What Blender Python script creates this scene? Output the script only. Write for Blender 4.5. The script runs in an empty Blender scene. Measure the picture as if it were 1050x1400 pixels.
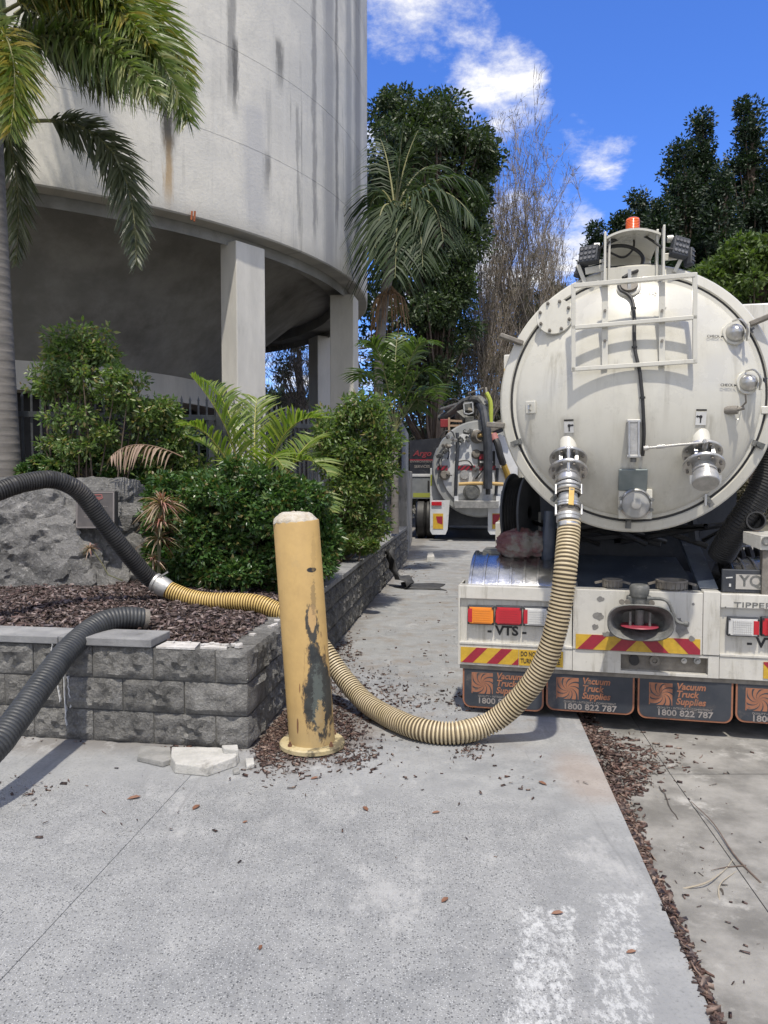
import bpy, bmesh, math, random
import numpy as np
from mathutils import Vector, Matrix, Euler, noise as mnoise
R = math.radians
rng = np.random.default_rng(7)
random.seed(5)
S = bpy.context.scene
C = S.collection
# ------------------------------------------------------------ camera, sky, sun, exposure
PITCH = math.atan(50/1053.0); CZ = 1.65
cam = bpy.data.objects.new('camera', bpy.data.cameras.new('camera')); C.objects.link(cam)
cam.location = (0, 0, CZ); cam.rotation_euler = (math.pi/2 - PITCH, 0, 0)
cam.data.sensor_fit = 'VERTICAL'; cam.data.sensor_height = 24; cam.data.lens = 24*1053/1400
cam.data.clip_start = .05; cam.data.clip_end = 1200
S.camera = cam
S.render.resolution_x = 768; S.render.resolution_y = 1024
SUN_EL, SUN_AZ = R(67), R(0)          # azimuth measured from straight behind the camera
sun_dir = Vector((math.sin(SUN_AZ)*math.cos(SUN_EL), -math.cos(SUN_AZ)*math.cos(SUN_EL), math.sin(SUN_EL)))
sl = bpy.data.lights.new('sun', 'SUN'); sl.energy = 3.7; sl.angle = R(1.5); sl.color = (1, .93, .81)
so = bpy.data.objects.new('sun', sl); C.objects.link(so)
so.rotation_euler = sun_dir.to_track_quat('Z', 'Y').to_euler(); so.location = (0, -20, 60)
S.view_settings.view_transform = 'Standard'; S.view_settings.look = 'None'
S.view_settings.exposure = .28; S.view_settings.gamma = 1

def ray(px, py):
    u = (px-525)/1053.0; v = (700-py)/1053.0
    c, s = math.cos(PITCH), math.sin(PITCH)
    return Vector((u, c + v*s, -s + v*c))
def D(px, py, Y):
    d = ray(px, py); t = Y/d.y
    return Vector((d.x*t, Y, CZ + d.z*t))
def G(px, py, z=0):
    d = ray(px, py); t = (z-CZ)/d.z
    return Vector((d.x*t, d.y*t, z))

class NT:
    def __init__(s, tree): s.t = tree; s.n = tree.nodes; s.l = tree.links
    def new(s, typ, **kw):
        n = s.n.new(typ)
        for k, v in kw.items(): setattr(n, k, v)
        return n
    def put(s, sock, v):
        if v is None: return
        if isinstance(v, bpy.types.NodeSocket): s.l.new(v, sock)
        elif isinstance(v, (tuple, list)) and len(v) == 3 and sock.type == 'RGBA': sock.default_value = (*v, 1)
        else: sock.default_value = v
    def math(s, op, a, b=None, c=None, clamp=False):
        n = s.new('ShaderNodeMath', operation=op, use_clamp=clamp)
        s.put(n.inputs[0], a); s.put(n.inputs[1], b)
        if c is not None: s.put(n.inputs[2], c)
        return n.outputs[0]
    def mix(s, f, a, b, mode='MIX'):
        n = s.new('ShaderNodeMix', data_type='RGBA', blend_type=mode)
        s.put(n.inputs[0], f); s.put(n.inputs[6], a); s.put(n.inputs[7], b)
        return n.outputs[2]
    def ss(s, v, lo, hi, a=0., b=1.):
        n = s.new('ShaderNodeMapRange', interpolation_type='SMOOTHSTEP')
        s.put(n.inputs[0], v); s.put(n.inputs[1], lo); s.put(n.inputs[2], hi); s.put(n.inputs[3], a); s.put(n.inputs[4], b)
        return n.outputs[0]
    def noise(s, vec, scale, detail=4, rough=.6, dist=0):
        n = s.new('ShaderNodeTexNoise'); s.put(n.inputs['Vector'], vec)
        n.inputs['Scale'].default_value = scale; n.inputs['Detail'].default_value = detail
        n.inputs['Roughness'].default_value = rough; n.inputs['Distortion'].default_value = dist
        return n.outputs[0]
    def voro(s, vec, scale, feature='F1'):
        n = s.new('ShaderNodeTexVoronoi', feature=feature); s.put(n.inputs['Vector'], vec)
        n.inputs['Scale'].default_value = scale
        return n
    def mapping(s, vec, scale=(1, 1, 1), rot=(0, 0, 0), loc=(0, 0, 0)):
        n = s.new('ShaderNodeMapping'); s.put(n.inputs[0], vec)
        n.inputs[1].default_value = loc; n.inputs[2].default_value = rot; n.inputs[3].default_value = scale
        return n.outputs[0]
    def sep(s, vec):
        n = s.new('ShaderNodeSeparateXYZ'); s.put(n.inputs[0], vec); return n.outputs
    def comb(s, x, y, z):
        n = s.new('ShaderNodeCombineXYZ'); s.put(n.inputs[0], x); s.put(n.inputs[1], y); s.put(n.inputs[2], z); return n.outputs[0]
    def bump(s, h, strength, dist=.01, nrm=None):
        n = s.new('ShaderNodeBump'); s.put(n.inputs['Height'], h); n.inputs['Strength'].default_value = strength
        n.inputs['Distance'].default_value = dist
        if nrm is not None: s.put(n.inputs['Normal'], nrm)
        return n.outputs[0]

# world: physical sky with broken fair-weather cloud, thickened out of view for whiter fill
W = bpy.data.worlds.new('World'); S.world = W; W.use_nodes = True
w = NT(W.node_tree); w.n.clear()
sky = w.new('ShaderNodeTexSky', sky_type='NISHITA', sun_disc=False)
sky.sun_elevation = SUN_EL; sky.sun_rotation = math.pi - SUN_AZ
sky.air_density = 1.0; sky.dust_density = .25; sky.ozone_density = 3.0; sky.altitude = 60
tc = w.new('ShaderNodeTexCoord'); dv = tc.outputs['Generated']
z = w.sep(dv)
zz = w.math('ADD', w.math('MAXIMUM', z[2], 0), .22)
pl = w.comb(w.math('DIVIDE', z[0], zz), w.math('DIVIDE', z[1], zz), 0)
nz = w.noise(pl, 4.2, 12, .66, .12)
nbig = w.noise(w.mapping(pl, loc=(3.1, 1.7, 0)), .55, 2)
blob = None
def cloud(px, py, r, s):
    global blob
    d = ray(px, py).normalized()
    n = w.new('ShaderNodeVectorMath', operation='DOT_PRODUCT'); w.put(n.inputs[0], dv); n.inputs[1].default_value = d
    m = w.ss(n.outputs['Value'], math.cos(r), 1.0, 0., s)
    blob = m if blob is None else w.math('MAXIMUM', blob, m)
for a in ((550, 5, .12, .47), (585, 45, .08, .44), (630, 25, .08, .42), (650, 85, .07, .42), (690, 110, .08, .45), (705, 155, .07, .44), (735, 150, .04, .40), (640, 170, .06, .36), (810, 205, .085, .44), (780, 195, .05, .38), (765, 320, .085, .55), (700, 345, .12, .5), (520, 210, .08, .4), (560, 330, .2, .45), (920, 220, .03, .3), (860, 205, .04, .3), (400, 500, .25, .4)):
    cloud(*a)
gen = w.math('MULTIPLY', w.ss(nbig, .30, .50), .62)
# extra cloud cover added outside the view to whiten and brighten the fill light
front = w.ss(z[1], .2, .6, 1., .0)
cov = w.math('MAXIMUM', blob, w.math('MULTIPLY', gen, front))
dens = w.ss(w.math('ADD', nz, cov), .83, 1.10)
skyc = w.mix(1.0, sky.outputs[0], (.46, .72, 1.30), 'MULTIPLY')
cc = w.mix(w.ss(nz, .45, .75), (5.4, 5.4, 5.5), (7.6, 7.4, 7.1))
col = w.mix(dens, skyc, cc)
bg = w.new('ShaderNodeBackground'); w.put(bg.inputs[0], col); bg.inputs[1].default_value = .15
wo = w.new('ShaderNodeOutputWorld'); w.l.new(bg.outputs[0], wo.inputs[0])

# ------------------------------------------------------------ materials
def newmat(name):
    m = bpy.data.materials.new(name); m.use_nodes = True
    t = NT(m.node_tree); b = t.n['Principled BSDF']
    return m, t, b
MC = {}
def mat(name, c1, c2=None, rough=.6, metal=0., ns=6., bump=0., bs=60., c3=None, d=(2., .5, .7), stretch=(1, 1, 1), coat=0., rnd=0., rv=.12, ior=None, emit=None):
    if name in MC: return MC[name]
    m, t, b = newmat(name)
    o = t.new('ShaderNodeTexCoord').outputs['Object']
    v = t.mapping(o, stretch) if stretch != (1, 1, 1) else o
    col = c1
    n1 = t.noise(v, ns, 6, .65)
    if c2: col = t.mix(t.ss(n1, .32, .68), c1, c2)
    if rnd:
        oi = t.new('ShaderNodeObjectInfo').outputs['Random']
        hs = t.new('ShaderNodeHueSaturation'); t.put(hs.inputs['Color'], col)
        t.put(hs.inputs['Value'], t.math('MULTIPLY_ADD', oi, rnd, 1-rnd/2)); col = hs.outputs[0]
    if c3:
        n2 = t.noise(v, d[0], 8, .7)
        f = t.ss(n2, d[1], d[2]); col = t.mix(f, col, c3)
    t.put(b.inputs['Base Color'], col)
    t.put(b.inputs['Roughness'], t.math('MULTIPLY_ADD', n1, rv*2, rough-rv, clamp=True))
    b.inputs['Metallic'].default_value = metal
    b.inputs['Coat Weight'].default_value = coat; b.inputs['Coat Roughness'].default_value = .08
    if bump: t.put(b.inputs['Normal'], t.bump(t.noise(v, bs, 5, .7), bump, .01))
    MC[name] = m
    return m
def leafmat(name, cols, rough=.42, transl=.35):
    if name in MC: return MC[name]
    m, t, b = newmat(name)
    g = t.new('ShaderNodeNewGeometry').outputs['Random Per Island']
    cr = t.new('ShaderNodeValToRGB'); t.put(cr.inputs[0], g)
    el = cr.color_ramp.elements
    while len(el) < len(cols): el.new(.5)
    for i, c in enumerate(cols): el[i].position = i/(len(cols)-1); el[i].color = (*c, 1)
    t.put(b.inputs['Base Color'], cr.outputs[0]); b.inputs['Roughness'].default_value = rough
    tr = t.new('ShaderNodeBsdfTranslucent')
    t.put(tr.inputs[0], t.mix(1., cr.outputs[0], (1.3, 1.5, .6), 'MULTIPLY'))
    mx = t.new('ShaderNodeMixShader'); mx.inputs[0].default_value = transl
    t.l.new(b.outputs[0], mx.inputs[1]); t.l.new(tr.outputs[0], mx.inputs[2])
    t.l.new(mx.outputs[0], t.n['Material Output'].inputs[0])
    MC[name] = m
    return m

# ------------------------------------------------------------ builders
def tag(o, label=None, cat=None, group=None, kind=None):
    if label: o['label'] = label
    if cat: o['category'] = cat
    if group: o['group'] = group
    if kind: o['kind'] = kind
    return o
def empty(name, loc=(0, 0, 0), rz=0, label=None, cat=None, group=None):
    o = bpy.data.objects.new(name, None); C.objects.link(o); o.location = loc; o.rotation_euler = (0, 0, rz)
    return tag(o, label, cat, group)
def link_mesh(name, me, mats, parent=None, loc=None):
    if mats is not None:
        for m in (mats if isinstance(mats, (list, tuple)) else [mats]): me.materials.append(m)
    o = bpy.data.objects.new(name, me); C.objects.link(o)
    if parent is not None: o.parent = parent
    if loc is not None: o.location = loc
    return o
def copy_tree(o, parent=None):
    c = o.copy(); C.objects.link(c); c.parent = parent
    for ch in list(o.children): copy_tree(ch, c)
    return c
def frame_of(axis):
    a = Vector(axis).normalized(); r = Vector((0, 0, 1)) if abs(a.z) < .9 else Vector((1, 0, 0))
    u = a.cross(r).normalized(); v = u.cross(a).normalized()
    return a, u, v
class MB:
    def __init__(s): s.bm = bmesh.new(); s.mi = 0
    def f(s, vs):
        try:
            f = s.bm.faces.new(vs); f.material_index = s.mi; return f
        except ValueError: return None
    def box(s, c, size, rot=None):
        M = Matrix.Translation(c)
        if rot is not None: M = M @ (rot.to_4x4() if not isinstance(rot, Matrix) or len(rot) == 3 else rot)
        h = [k/2 for k in size]
        V = [s.bm.verts.new(M @ Vector((x*h[0], y*h[1], z*h[2]))) for x in (-1, 1) for y in (-1, 1) for z in (-1, 1)]
        for q in ((0, 1, 3, 2), (4, 6, 7, 5), (0, 4, 5, 1), (2, 3, 7, 6), (0, 2, 6, 4), (1, 5, 7, 3)): s.f([V[i] for i in q])
        return s
    def box2(s, a, b):
        a = Vector(a); b = Vector(b); return s.box((a+b)/2, [abs(k) for k in (b-a)])
    def bar(s, p0, p1, w, h, up=(0, 0, 1)):
        p0 = Vector(p0); p1 = Vector(p1); a = (p1-p0).normalized(); up = Vector(up)
        u = a.cross(up)
        u = u.normalized() if u.length > 1e-4 else a.orthogonal().normalized()
        v = u.cross(a).normalized()
        M = Matrix((a, u, v)).transposed()
        return s.box((p0+p1)/2, ((p1-p0).length, w, h), M)
    def tube(s, pts, r, seg=8, caps=True, closed=False):
        pts = [Vector(p) for p in pts]; n = len(pts)
        rr = r if isinstance(r, (list, tuple, np.ndarray)) else [r]*n
        rings = []; u = None
        for i, p in enumerate(pts):
            t = (pts[min(i+1, n-1)] - pts[max(i-1, 0)]).normalized()
            if u is None: _, u, _v = frame_of(t)
            u = (u - t*u.dot(t)).normalized(); v = t.cross(u)
            rings.append([s.bm.verts.new(p + (u*math.cos(k*2*math.pi/seg) + v*math.sin(k*2*math.pi/seg))*rr[i]) for k in range(seg)])
        for i in range(n-1):
            for k in range(seg): s.f((rings[i][k], rings[i][(k+1) % seg], rings[i+1][(k+1) % seg], rings[i+1][k]))
        if caps: s.f(rings[0][::-1]); s.f(rings[-1])
        return s
    def cyl(s, p0, p1, r0, r1=None, seg=16, caps=True): return s.tube([p0, p1], [r0, r0 if r1 is None else r1], seg, caps)
    def lathe(s, prof, origin=(0, 0, 0), axis=(0, 0, 1), seg=24, close=False, arc=None, mis=None):
        o = Vector(origin); a, u, v = frame_of(axis); rings = []
        full = arc is None; n = seg if full else seg+1
        a0, a1 = (0, 2*math.pi) if full else arc
        for r, h in prof:
            if r < 1e-5: rings.append([s.bm.verts.new(o + a*h)])
            else: rings.append([s.bm.verts.new(o + a*h + (u*math.cos(a0+(a1-a0)*k/seg) + v*math.sin(a0+(a1-a0)*k/seg))*r) for k in range(n)])
        pr = list(range(len(rings)-1))
        for i in pr:
            A, B = rings[i], rings[i+1]
            if mis: s.mi = mis[i]
            for k in range(seg):
                k2 = (k+1) % n
                if len(A) == 1 and len(B) == 1: continue
                if len(A) == 1: s.f((A[0], B[k2], B[k]))
                elif len(B) == 1: s.f((A[k], A[k2], B[0]))
                else: s.f((A[k], A[k2], B[k2], B[k]))
        return s
    def poly(s, pts, depth):      # polygon extruded by vector depth
        d = Vector(depth); a = [s.bm.verts.new(Vector(p)) for p in pts]; b = [s.bm.verts.new(Vector(p)+d) for p in pts]
        s.f(a[::-1]); s.f(b)
        for i in range(len(a)): s.f((a[i], a[(i+1) % len(a)], b[(i+1) % len(a)], b[i]))
        return s
    def quad(s, *pts): s.f([s.bm.verts.new(Vector(p)) for p in pts]); return s
    def mesh(s, name='mesh', smooth=35, fix=True):
        if fix: bmesh.ops.recalc_face_normals(s.bm, faces=s.bm.faces)
        me = bpy.data.meshes.new(name); s.bm.to_mesh(me); s.bm.free()
        if smooth:
            me.polygons.foreach_set('use_smooth', [True]*len(me.polygons)); me.set_sharp_from_angle(angle=R(smooth))
        return me
    def build(s, name, mats, parent=None, smooth=35, bevel=0., label=None, loc=None, fix=True):
        o = link_mesh(name, s.mesh(name, smooth, fix), mats, parent, loc)
        if bevel:
            b = o.modifiers.new('bevel', 'BEVEL'); b.width = bevel; b.segments = 2; b.limit_method = 'ANGLE'; b.angle_limit = R(40)
            b.harden_normals = False
        if label: o['label'] = label
        return o
def np_mesh(name, V, F, mats, parent=None, smooth=False, mi=None):
    V = np.asarray(V, np.float32).reshape(-1, 3); F = np.asarray(F, np.int32); k = F.shape[1]
    me = bpy.data.meshes.new(name)
    me.vertices.add(len(V)); me.vertices.foreach_set('co', V.ravel())
    me.loops.add(F.size); me.loops.foreach_set('vertex_index', F.ravel())
    me.polygons.add(len(F)); me.polygons.foreach_set('loop_start', np.arange(0, F.size, k, dtype=np.int32))
    if smooth: me.polygons.foreach_set('use_smooth', np.ones(len(F), bool))
    if mi is not None: me.polygons.foreach_set('material_index', np.asarray(mi, np.int32))
    me.update(calc_edges=True); me.validate()
    return link_mesh(name, me, mats, parent)
def unit(a): return a/np.maximum(np.linalg.norm(a, axis=-1, keepdims=True), 1e-9)
def rdirs(n): return unit(rng.normal(size=(n, 3)))
def leaves(name, P, A, L, Wd, mats, parent=None, fold=.25, N=None):
    """one folded four-cornered leaf per point: P base, A axis, L length, Wd width"""
    n = len(P); A = unit(A); Q = rdirs(n) if N is None else unit(N + .35*rdirs(n))
    B = unit(np.cross(A, Q)); Nn = np.cross(B, A)
    L = np.broadcast_to(np.asarray(L, float).reshape(-1, 1), (n, 1)); Wd = np.broadcast_to(np.asarray(Wd, float).reshape(-1, 1), (n, 1))
    mid = P + A*L*.45 - Nn*L*.04
    V = np.stack([P, mid + B*Wd/2 + Nn*Wd*fold, P + A*L - Nn*L*.12, mid - B*Wd/2 + Nn*Wd*fold], 1)
    i = np.arange(n)[:, None]*4
    F = np.concatenate([i+[0, 1, 2], i+[0, 2, 3]], 1).reshape(-1, 3)
    return np_mesh(name, V, F, mats, parent)
def strips(name, PTS, W0, SIDE, mats, parent=None, taper=None, smooth=True):
    """ribbon leaves: PTS (n,k,3), SIDE (n,3) width direction, W0 (n,) width"""
    n, k, _ = PTS.shape
    tp = np.linspace(1, .05, k) if taper is None else np.asarray(taper)
    w = (np.asarray(W0).reshape(-1, 1, 1)/2)*tp.reshape(1, k, 1)*SIDE[:, None, :]
    V = np.stack([PTS-w, PTS+w], 2).reshape(-1, 3)
    base = np.arange(n)[:, None]*2*k; j = np.arange(k-1)[None, :]*2
    b = (base+j).reshape(-1, 1)
    F = b + np.array([[0, 1, 3, 2]])
    return np_mesh(name, V, F, mats, parent, smooth)
def segs(name, P0, P1, r0, r1, mats, parent=None):
    """three-sided twigs"""
    n = len(P0); a = unit(P1-P0); q = np.where(np.abs(a[:, 2:3]) < .9, [[0, 0, 1.]], [[1., 0, 0]])
    u = unit(np.cross(a, q)); v = np.cross(a, u)
    V = []
    for P, r in ((P0, r0), (P1, r1)):
        r = np.broadcast_to(np.asarray(r, float).reshape(-1, 1), (n, 1))
        for k in range(3):
            t = 2*math.pi*k/3; V.append(P + (u*math.cos(t)+v*math.sin(t))*r)
    V = np.stack(V, 1); i = np.arange(n)[:, None]*6
    F = np.concatenate([i+[0, 1, 4, 3], i+[1, 2, 5, 4], i+[2, 0, 3, 5]], 1).reshape(-1, 4)
    return np_mesh(name, V, F, mats, parent)
def spline(pts, n):
    P = [Vector(p) for p in pts]; P = [P[0]*2-P[1]] + P + [P[-1]*2-P[-2]]
    out = []; m = len(P)-3; dense = []
    for i in range(m):
        p0, p1, p2, p3 = P[i:i+4]
        for k in range(24):
            t = k/24
            dense.append(.5*((2*p1)+(-p0+p2)*t+(2*p0-5*p1+4*p2-p3)*t*t+(-p0+3*p1-3*p2+p3)*t**3))
    dense.append(P[-2].copy())
    L = [0]
    for a, b in zip(dense, dense[1:]): L.append(L[-1]+(b-a).length)
    tot = L[-1]; j = 0
    for i in range(n):
        d = tot*i/(n-1)
        while j < len(L)-2 and L[j+1] < d: j += 1
        t = (d-L[j])/max(L[j+1]-L[j], 1e-9); out.append(dense[j].lerp(dense[j+1], min(1, t)))
    return out, tot
def text(name, s, p, size, m, parent, rot=None, bold=0., shear=0., align='CENTER', ext=.001, sx=1., label=None):
    cu = bpy.data.curves.new(name, 'FONT'); cu.body = s; cu.size = size; cu.offset = bold*size; cu.shear = shear
    cu.extrude = ext; cu.align_x = align; cu.align_y = 'CENTER'; cu.resolution_u = 3
    to = bpy.data.objects.new(name+'_curve', cu); C.objects.link(to)
    me = bpy.data.meshes.new_from_object(to); bpy.data.objects.remove(to); bpy.data.curves.remove(cu)
    me.materials.clear()
    M = Matrix.Translation(p) @ (rot.to_4x4() if rot is not None else Matrix.Identity(4)) @ Matrix.Rotation(math.pi/2, 4, 'X') @ Matrix.Diagonal((sx, 1, 1, 1))
    me.transform(M)
    o = link_mesh(name, me, m, parent)
    if label: o['label'] = label
    return o
def fbm(x, y, z=0., o=4):
    return mnoise.fractal(Vector((x, y, z)), 1., 2., o)
# ------------------------------------------------------------ the ground
def slabmat():
    m, t, b = newmat('driveway_concrete')
    o = t.new('ShaderNodeTexCoord').outputs['Object']; x, y, _ = t.sep(o)
    big = t.noise(o, .9, 5, .6); mid = t.noise(o, 5, 7, .7); fine = t.noise(o, 60, 4, .7); vf = t.noise(o, 260, 3, .6)
    base = t.mix(t.ss(big, .3, .7), (.205, .212, .218), (.275, .28, .282))
    base = t.mix(t.ss(mid, .35, .7), base, (.31, .315, .315))
    base = t.mix(t.ss(fine, .50, .78), base, (.16, .165, .168))
    # exposed aggregate away from the trowelled margins
    ed = t.math('MINIMUM', t.math('SUBTRACT', 4.25, y), t.math('SUBTRACT', t.math('MULTIPLY_ADD', y, .11, .62), x))
    ed = t.math('MINIMUM', ed, t.math('SUBTRACT', t.math('MULTIPLY_ADD', x, -.3, 4.15), y))
    edn = t.math('ADD', ed, t.math('MULTIPLY', t.math('SUBTRACT', mid, .5), .9))
    agg = t.ss(edn, -.05, .4)
    v1 = t.voro(o, 105); v2 = t.voro(o, 150)
    r1 = t.sep(v1.outputs['Color'])[0]; r2 = t.sep(v2.outputs['Color'])[1]
    stone = t.ss(v1.outputs['Distance'], .30, .42, 1., 0.)
    pick = t.ss(r1, .50, .60); pick2 = t.ss(r2, .62, .70)
    scol = t.mix(r2, (.07, .075, .082), (.16, .163, .165))
    c = t.mix(t.math('MULTIPLY', t.math('MULTIPLY', stone, pick), t.math('MULTIPLY', agg, 1.)), base, scol)
    st2 = t.ss(v2.outputs['Distance'], .25, .4, 1., 0.)
    c = t.mix(t.math('MULTIPLY', t.math('MULTIPLY', st2, pick2), t.math('MULTIPLY', agg, .75)), c, (.52, .53, .53))
    c = t.mix(t.math('MULTIPLY', t.math('MULTIPLY', t.ss(vf, .5, .68), agg), .65), c, (.12, .123, .125))
    # rust-brown tint and pale dust close to the planting and by the truck
    br = t.math('MULTIPLY', t.ss(t.noise(o, 3.2, 8, .75), .47, .66), t.ss(y, 4.2, 5.2))
    c = t.mix(t.math('MULTIPLY', br, .7), c, (.22, .19, .16))
    bx_ = t.math('DIVIDE', t.math('ADD', x, .50), .50); by_ = t.math('DIVIDE', t.math('SUBTRACT', y, 5.0), .85)
    br2 = t.math('ADD', t.math('SQRT', t.math('ADD', t.math('MULTIPLY', bx_, bx_), t.math('MULTIPLY', by_, by_))), t.math('MULTIPLY', t.math('SUBTRACT', mid, .5), 1.2))
    c = t.mix(t.math('MULTIPLY', t.ss(br2, .5, 1.1, 1., 0.), .65), c, (.13, .105, .09))
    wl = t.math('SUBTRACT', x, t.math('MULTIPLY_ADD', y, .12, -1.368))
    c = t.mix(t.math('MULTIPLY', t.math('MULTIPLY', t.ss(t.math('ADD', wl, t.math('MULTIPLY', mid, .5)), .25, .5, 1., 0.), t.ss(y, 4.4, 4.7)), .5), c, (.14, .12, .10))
    dx = t.math('SUBTRACT', x, 1.12); dy = t.math('SUBTRACT', y, 4.15)
    rr = t.math('SQRT', t.math('ADD', t.math('MULTIPLY', dx, dx), t.math('MULTIPLY', t.math('MULTIPLY', dy, dy), .25)))
    c = t.mix(t.math('MULTIPLY', t.ss(t.math('ADD', rr, t.math('MULTIPLY', mid, .25)), .2, .38, 1., 0.), .28), c, (.40, .28, .20))
    pale = t.ss(t.noise(t.mapping(o, (1, .5, 1), loc=(5, 3, 0)), 2.3, 9, .75), .56, .66)
    c = t.mix(t.math('MULTIPLY', pale, .5), c, (.42, .42, .415))
    # two worn patches of white paint
    def patch(cx, y0, hw, y1, thr):
        d = t.math('ABSOLUTE', t.math('SUBTRACT', x, t.math('MULTIPLY_ADD', t.math('SUBTRACT', y, 2.35), .28, cx)))
        k = t.math('SUBTRACT', hw, d)
        k = t.math('MINIMUM', k, t.math('SUBTRACT', y1, y)); k = t.math('MINIMUM', k, t.math('SUBTRACT', y, y0))
        k = t.math('ADD', k, t.math('MULTIPLY', t.math('SUBTRACT', t.noise(t.mapping(o, (1.6, .6, 1)), 8, 8, .75), .5), .22))
        k = t.ss(k, 0, .035)
        w2 = t.ss(t.noise(t.mapping(o, (1.5, .8, 1)), 26, 6, .8), thr, thr+.14)
        return t.math('MULTIPLY', k, w2)
    p = t.math('MAXIMUM', patch(.49, 1.9, .115, 2.88, .44), t.math('MULTIPLY', patch(.75, 1.9, .10, 2.98, .455), .9))
    c = t.mix(t.math('MULTIPLY', p, t.math('MULTIPLY_ADD', fine, .8, .15)), c, (.62, .63, .63))
    # tyre-grey drag marks
    tr = t.ss(t.noise(t.mapping(o, (6, .35, 1), rot=(0, 0, .11)), 2.4, 6, .7), .56, .72)
    c = t.mix(t.math('MULTIPLY', tr, .42), c, (.15, .152, .155))
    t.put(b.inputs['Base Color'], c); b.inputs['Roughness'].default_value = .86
    b.inputs['Specular IOR Level'].default_value = .3
    h = t.math('ADD', t.math('MULTIPLY', stone, t.math('MULTIPLY', agg, .6)), t.math('ADD', vf, fine))
    t.put(b.inputs['Normal'], t.bump(h, .45, .004))
    return m
M_slab = slabmat()
M_road = mat('road_concrete', (.145, .14, .128), (.30, .29, .268), rough=.88, ns=3, bump=.5, bs=160, c3=(.38, .37, .345), d=(1.6, .55, .66))
M_soil = mat('garden_soil', (.055, .036, .027), (.10, .07, .052), rough=.95, ns=14, bump=1., bs=50)
M_grass = mat('far_ground', (.09, .085, .06), (.14, .13, .10), rough=.95, ns=2)
g = MB(); g.quad((-300, -60, -.16), (300, -60, -.16), (300, 500, -.16), (-300, 500, -.16))
tag(g.build('ground', M_grass), kind='structure')
def edge(Y): return 1.01 + .1115*(Y-2.32)
# driveway: cast slabs with open joints; s = across from the right-hand edge, q = Y + .22 X
def DW(s, q):
    Y = (q - .22*(1.01-.2587+s))/(1+.22*.1115); return (edge(Y)+s, Y)
drive = empty('driveway'); tag(drive, kind='structure')
for i, (s0, s1, q0, q1) in enumerate([(-2.28, 0, -3, 4.72), (-7, -2.28, -3, 4.72), (-2.6, 0, 4.72, 7.0), (-2.6, 0, 7.0, 10.9), (-2.6, 0, 10.9, 15.5), (-2.9, 0, 15.5, 21), (-4.2, 0, 21, 30), (-7, -2.6, 4.72, 6.2)]):
    j = .0014; P = [DW(s0+j, q0+j), DW(s1-(j if s1 < 0 else 0), q0+j), DW(s1-(j if s1 < 0 else 0), q1-j), DW(s0+j, q1-j)]
    m = MB(); m.poly([(x, y, -.14) for x, y in P], (0, 0, .14)); m.build('concrete_slab', M_slab, drive, smooth=0, bevel=.002)
m = MB(); m.poly([(x, y, -.15) for x, y in (DW(-7, -3), DW(-.03, -3), DW(-.03, 30), DW(-7, 30))], (0, 0, .142)); m.build('joint_filler', M_soil, drive, smooth=0)
# lower roadway to the right of the slab edge, cast slabs again, cracked
road = empty('roadway'); tag(road, kind='structure')
def RZ(s, Y): return -.012 - .045*min(1, max(0, (Y-2.2)/2.2)) - .012*s*0
cr0 = (G(905, 1180, -.04), G(1110, 1400, -.04))
cells = []
rows = [(-3, 2.0), (2.0, 4.33), (4.33, 7.3), (7.3, 11.5), (11.5, 17), (17, 30)]
for y0, y1 in rows:
    for s0, s1 in ((.015, .402), (.406, 2.9), (2.905, 7.5)):
        n = 4; m = MB()
        for a in range(n):
            ya = y0+.006+(y1-y0-.012)*a/n; yb = y0+.006+(y1-y0-.012)*(a+1)/n
            q = [(edge(ya)+s0, ya), (edge(ya)+s1, ya), (edge(yb)+s1, yb), (edge(yb)+s0, yb)]
            m.quad(*[(x, y, RZ(0, y)) for x, y in q])
        me_s = m
        bmesh.ops.remove_doubles(me_s.bm, verts=me_s.bm.verts, dist=1e-4)
        r = bmesh.ops.extrude_face_region(me_s.bm, geom=me_s.bm.faces[:])
        for v in [e for e in r['geom'] if isinstance(e, bmesh.types.BMVert)]: v.co.z -= .06
        me_s.build('concrete_slab', M_road, road, smooth=0, bevel=.002)
m = MB(); m.quad((edge(-3)-.02, -3, -.075), (edge(-3)+7.6, -3, -.075), (edge(30)+7.6, 30, -.075), (edge(30)-.02, 30, -.075)); m.build('joint_filler', M_soil, road)
# crack: a jagged dark channel sitting 1 mm proud of the slab it splits
M_crack = mat('crack_shadow_soil', (.045, .04, .035), (.07, .06, .05), rough=.95)
def crack(pts, w, z):
    m = MB(); prev = None; pp = []
    for k in range(len(pts)-1):
        a, b = G(*pts[k], z), G(*pts[k+1], z)
        for i in range(9): pp.append(a.lerp(b, i/9) + Vector((random.uniform(-.006, .006), random.uniform(-.01, .01), 0)))
    for i, p in enumerate(pp):
        ww = w*random.uniform(.4, 1)/2*min(1, (len(pp)-1-i)/6+.15)
        cur = (p-Vector((ww, 0, 0)), p+Vector((ww, 0, 0)))
        if prev: m.quad(prev[0], prev[1], cur[1], cur[0])
        prev = cur
    m.build('crack', M_crack, road, smooth=0)
crack([(985, 1215), (1002, 1250), (1020, 1275), (1052, 1310), (1120, 1390)], .013, -.0285)
crack([(903, 1075), (925, 1120), (948, 1150), (962, 1176)], .008, -.043)

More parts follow.
